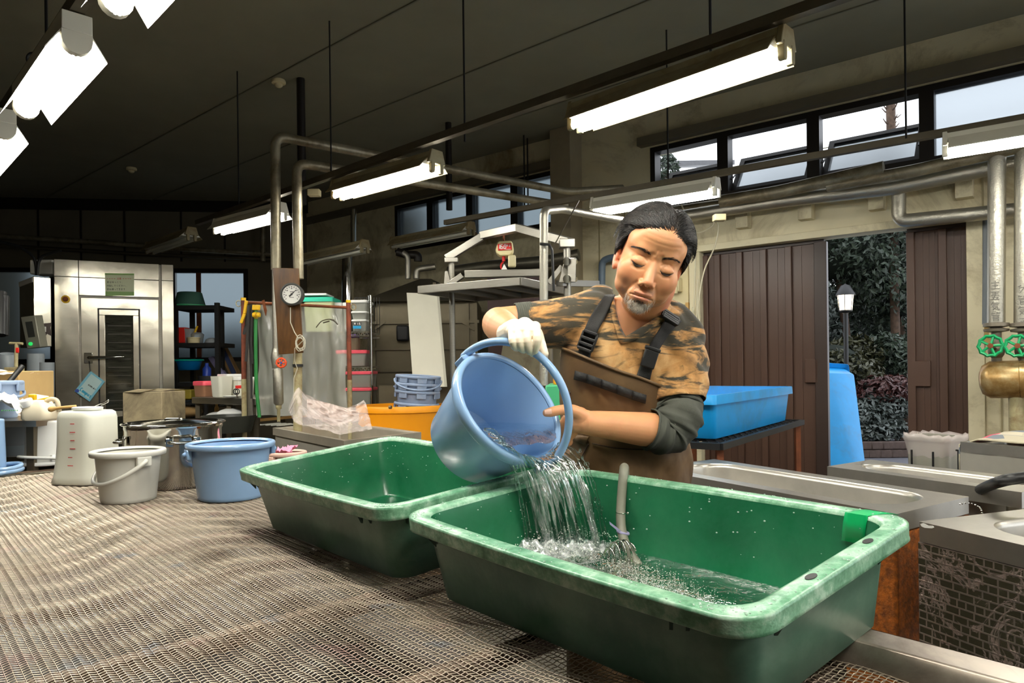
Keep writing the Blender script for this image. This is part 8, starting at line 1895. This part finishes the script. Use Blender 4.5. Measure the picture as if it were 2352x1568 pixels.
# ---- brown bib overalls
T=NT('brown_waxed_canvas'); v=T.coord(); c=T.ramp(T.noise(v,5,5,.65,.3),[(.3,rgb((62,44,24))),(.55,rgb((92,68,38))),(.8,rgb((120,92,56)))]); T.l(c,T.b.inputs['Base Color']); T.b.inputs['Roughness'].default_value=.62; T.bump(T.noise(v,14,3),.25,.01); canv=T.m
def bibtop(a): return 5.42-.60*math.cos(a)
rows=56; rg=[]; na=96
ang=np.linspace(-math.pi/2-math.pi,-math.pi/2+math.pi,na,endpoint=False)
b=MB()
def ov(t,a,base=.012):
    f=fold_; p=torso(t,a,base+.004*math.sin(a*7+t*3.1)*max(0,(4.6-t))*.35+.007*noise.noise(V((math.cos(a)*3,math.sin(a)*3,t*.9)))*max(.25,min(1,4.8-t))+.0035*noise.noise(V((math.cos(a)*9,math.sin(a)*9,t*2.6)))*max(.2,min(1,4.8-t))); return p
fold_=0
for r in range(rows):
    f=r/(rows-1); ring=[]
    for a in ang:
        d=abs((a+math.pi/2+math.pi)%(2*math.pi)-math.pi)    # 0 at the front
        top=bibtop(a) if d<1.25 else 3.9+ (bibtop(a)-3.9)*max(0,1-(d-1.25)/.35)
        t=0.2+(top-.2)*f; ring.append(ov(t,a))
    rg.append(ring)
b.rings(rg); over=obj('bib_overalls',b,canv,man,180); k=over.modifiers.new('t','SOLIDIFY'); k.thickness=.003
for sx in (-1,1):
    hx=W(1440+sx*58,1230,1.945); b=MB(); capsule(b,[hx+V((0,0,.05)),V((hx.x+sx*.01,1.97,.50)),V((hx.x+sx*.015,1.99,.16))],[.115,.09,.085]); obj('trouser_leg',b,canv,man,180)
    b=MB(); capsule(b,[V((hx.x+sx*.015,1.99,.22)),V((hx.x+sx*.015,2.0,.07))],[.07,.058]); capsule(b,[V((hx.x+sx*.015,2.0,.055)),V((hx.x+sx*.02,1.84,.045))],[.055,.045]); obj('rubber_boot',b,M['black'],man,180)
ovbv=BVHTree.FromPolygons([tuple(p) for p in b.v],[tuple(f) for f in b.f]) if False else None
bb=MB(); bb.rings(rg); ovbv=BVHTree.FromPolygons([tuple(p) for p in bb.v],[tuple(f) for f in bb.f])
def onov(px,py,lift): return onshirt(px,py,lift,ovbv)
# hem strip of the bib
b=MB(); P=[rg[-1][j] for j in range(na) if abs((ang[j]+math.pi/2+math.pi)%(2*math.pi)-math.pi)<1.22]; b.tube([p+V((0,-.002,0)) for p in P],.004,8); obj('bib_hem',b,canv,over,180)
blk=mat('black_webbing',(26,25,24),.75,var=.15,scale=30,bump=.3,bscale=300)
def ribbon(name,Le,Re,m,par,lift=.006,bv=None,n=7,sub=6,thick=.003):
    Lp=[];Rp=[]
    for E_,o_ in ((Le,Lp),(Re,Rp)):
        Q=smooth_path([V((x,y,0)) for x,y in E_],sub); o_+=[(q.x,q.y) for q in Q]
    g=[[ (onshirt(l[0]+(r[0]-l[0])*k/(n-1),l[1]+(r[1]-l[1])*k/(n-1),lift,bv)) for k in range(n)] for l,r in zip(Lp,Rp)]
    b=MB(); b.rings(g,False); o=obj(name,b,m,par,180); k=o.modifiers.new('t','SOLIDIFY'); k.thickness=thick; k.offset=0; return o
s1_=ribbon('shoulder_strap',[(1327,818),(1333,790),(1347,746),(1366,710),(1390,677)],[(1354,827),(1360,800),(1371,764),(1388,732),(1413,677)],blk,over,.010)
s2_=ribbon('shoulder_strap',[(1462,864),(1473,832),(1486,804),(1520,746),(1536,722)],[(1493,872),(1501,838),(1511,808),(1541,762),(1566,738)],blk,over,.010)
def buckle(c,ux,uy,L,Wd,par,label):
    n=ux.cross(uy).normalized(); n=n if n.y<0 else -n; b=MB()
    for sx in (-1,1): b.box(c+ux*(sx*Wd/2),.006,L,.008,(ux,uy,n))
    for f in (-.5,-.12,.2,.5): b.box(c+uy*(f*L),Wd,.008,.010,(ux,uy,n))
    return obj('strap_buckle',b,M['black'],par,30,.002)
def bk_at(px,py,ex,ey,L,Wd,par):
    c=onshirt(px,py,.017); u=(onshirt(px+ex[0],py+ex[1],.017)-onshirt(px-ex[0],py-ex[1],.017)).normalized(); v=(onshirt(px+ey[0],py+ey[1],.017)-onshirt(px-ey[0],py-ey[1],.017)); v=(v-u*v.dot(u)).normalized(); return buckle(c,u,v,L,Wd,par,'')
bk_at(1350,783,(14,5),(-8,20),.045,.040,s1_); bk_at(1540,729,(14,9),(-8,12),.020,.048,s2_)
c=onshirt(1492,824,.016); u=(onshirt(1507,829,.016)-onshirt(1477,819,.016)).normalized(); v=(onshirt(1484,844,.016)-onshirt(1500,806,.016)); v=(v-u*v.dot(u)).normalized(); n_=u.cross(v); n_=n_ if n_.y<0 else -n_
b=MB(); b.box(c,.038,.046,.008,(u,v,n_)); b.box(c-v*.026,.042,.010,.011,(u,v,n_)); obj('strap_buckle',b,M['black'],s2_,30,.003)
# cartridge loop strip across the bib
Lq=[(1322,860),(1350,868),(1384,880),(1420,893),(1455,906),(1486,916)]
st_=ribbon('loop_strip',[(x-1,y-9) for x,y in Lq],[(x-4,y+11) for x,y in Lq],blk,over,.005,ovbv,5,4)
for (x0,y0),(x1,y1) in zip(Lq[:-1],Lq[1:]):
    g=[]
    for k in range(9):
        f=k/8; x=x0+(x1-x0)*f; y=y0+(y1-y0)*f; l_=.006+.010*math.sin(math.pi*f); g.append([onov(x-1,y-9,l_),onov(x-2,y+1,l_+.003),onov(x-3,y+10,l_)])
    b=MB(); b.rings(g,False); o=obj('loop',b,blk,st_,180); k=o.modifiers.new('t','SOLIDIFY'); k.thickness=.002
# pockets: flap, seams, hip tab
def patch(name,poly,m,par,lift,thick=.004):
    b=MB(); b.rings([[onov(x,y,lift) for x,y in poly[:2]],[onov((poly[0][0]+poly[3][0])/2,(poly[0][1]+poly[3][1])/2,lift+.002),onov((poly[1][0]+poly[2][0])/2,(poly[1][1]+poly[2][1])/2,lift+.002)],[onov(poly[3][0],poly[3][1],lift),onov(poly[2][0],poly[2][1],lift)]],False); o=obj(name,b,m,par,180); k=o.modifiers.new('t','SOLIDIFY'); k.thickness=thick; return o
patch('pocket_flap',[(1316,996),(1354,1002),(1345,1021),(1312,1006)],canv,over,.006)
seam=mat('dark_seam',(44,30,16),.8,var=.1)
for P in ([(1352,1018),(1338,1046),(1322,1072)],[(1360,1018),(1410,1028),(1470,1032),(1530,1030)],[(1310,900),(1300,930),(1294,960)]):
    b=MB(); b.tube([onov(x,y,.004) for x,y in smooth_path([V((x,y,0)) for x,y in P],4) and [(q.x,q.y) for q in smooth_path([V((x,y,0)) for x,y in P],4)]],.0016,5); obj('seam',b,seam,over,180)
h0=onov(1560,1030,.004); b=MB(); b.prism([W(1545,1018,1.88),W(1560,1022,1.86),W(1587,1044,1.85),W(1572,1062,1.86),W(1556,1085,1.88),W(1550,1050,1.88)],(.004,.010,.002)); obj('hip_flap',b,seam,over,30,.003)
b=MB(); b.tube([W(1567,1012,1.85)+V((math.cos(a)*.006,0,math.sin(a)*.018)) for a in np.linspace(0,2*math.pi,14,endpoint=False)],.0016,5,closed=True); obj('metal_ring',b,M['chrome'],over,60)
# ---- white glove closed on the bail
b=MB(); 
def bailY(px):
    best=min(((abs((1176+FP*q.x/q.y)-px),q) for q in (bail(k) for k in np.linspace(.15,1.5,200))),key=lambda t:t[0]); return best[1]
GP=bailY(1212); gy=GP.y
def G3(px,py,dy): return W(px,py,gy+dy)
ghand=MB()
K=[(1176,762),(1190,752),(1209,748),(1230,752)]
for k,((kx,ky),(px_,py_),(dx_,dy_),(tx,ty),r) in enumerate(zip(K,[(1177,782),(1192,780),(1211,778),(1234,776)],[(1183,797),(1198,800),(1215,803),(1230,800)],[(1188,800),(1203,804),(1218,807),(1224,812)],(.0084,.0090,.0094,.0096))):
    capsule(ghand,[G3(kx,ky,.002),G3(px_,py_,-.026),G3(dx_,dy_,-.020),G3(tx,ty,-.004)],[r*1.12,r*1.05,r*.98,r*.85],12)
    capsule(ghand,[WRR+V((.004,-.02,.004)),G3(kx-1,ky-1,.014)],[.024,.0135],12)
capsule(ghand,[G3(1205,748,.034),G3(1228,762,.022),G3(1240,786,.020),G3(1246,802,.004),G3(1251,812,-.006)],[.020,.0165,.0125,.0110,.0090],12)
capsule(ghand,[WRR+V((-.012,.02,-.002)),WRR+V((.004,-.02,.004))],[.027,.027],14)
capsule(ghand,[G3(1182,764,-.008),G3(1206,760,-.010),G3(1229,764,-.010)],[.0105,.0115,.0115],12); ghand.ball(G3(1223,774,-.012),.011,.011,.012); ghand.ball(G3(1206,766,.004),.020,.016,.016); ghand.ball(G3(1222,766,.004),.014,.014,.014)
me=remeshed(ghand,.0014,3,.5); glm=mat('cream_rubber_glove',(238,222,196),.5,var=.03,bump=.12,bscale=60,sss=.05); part('glove',me,glm,man,'cream rubber glove')
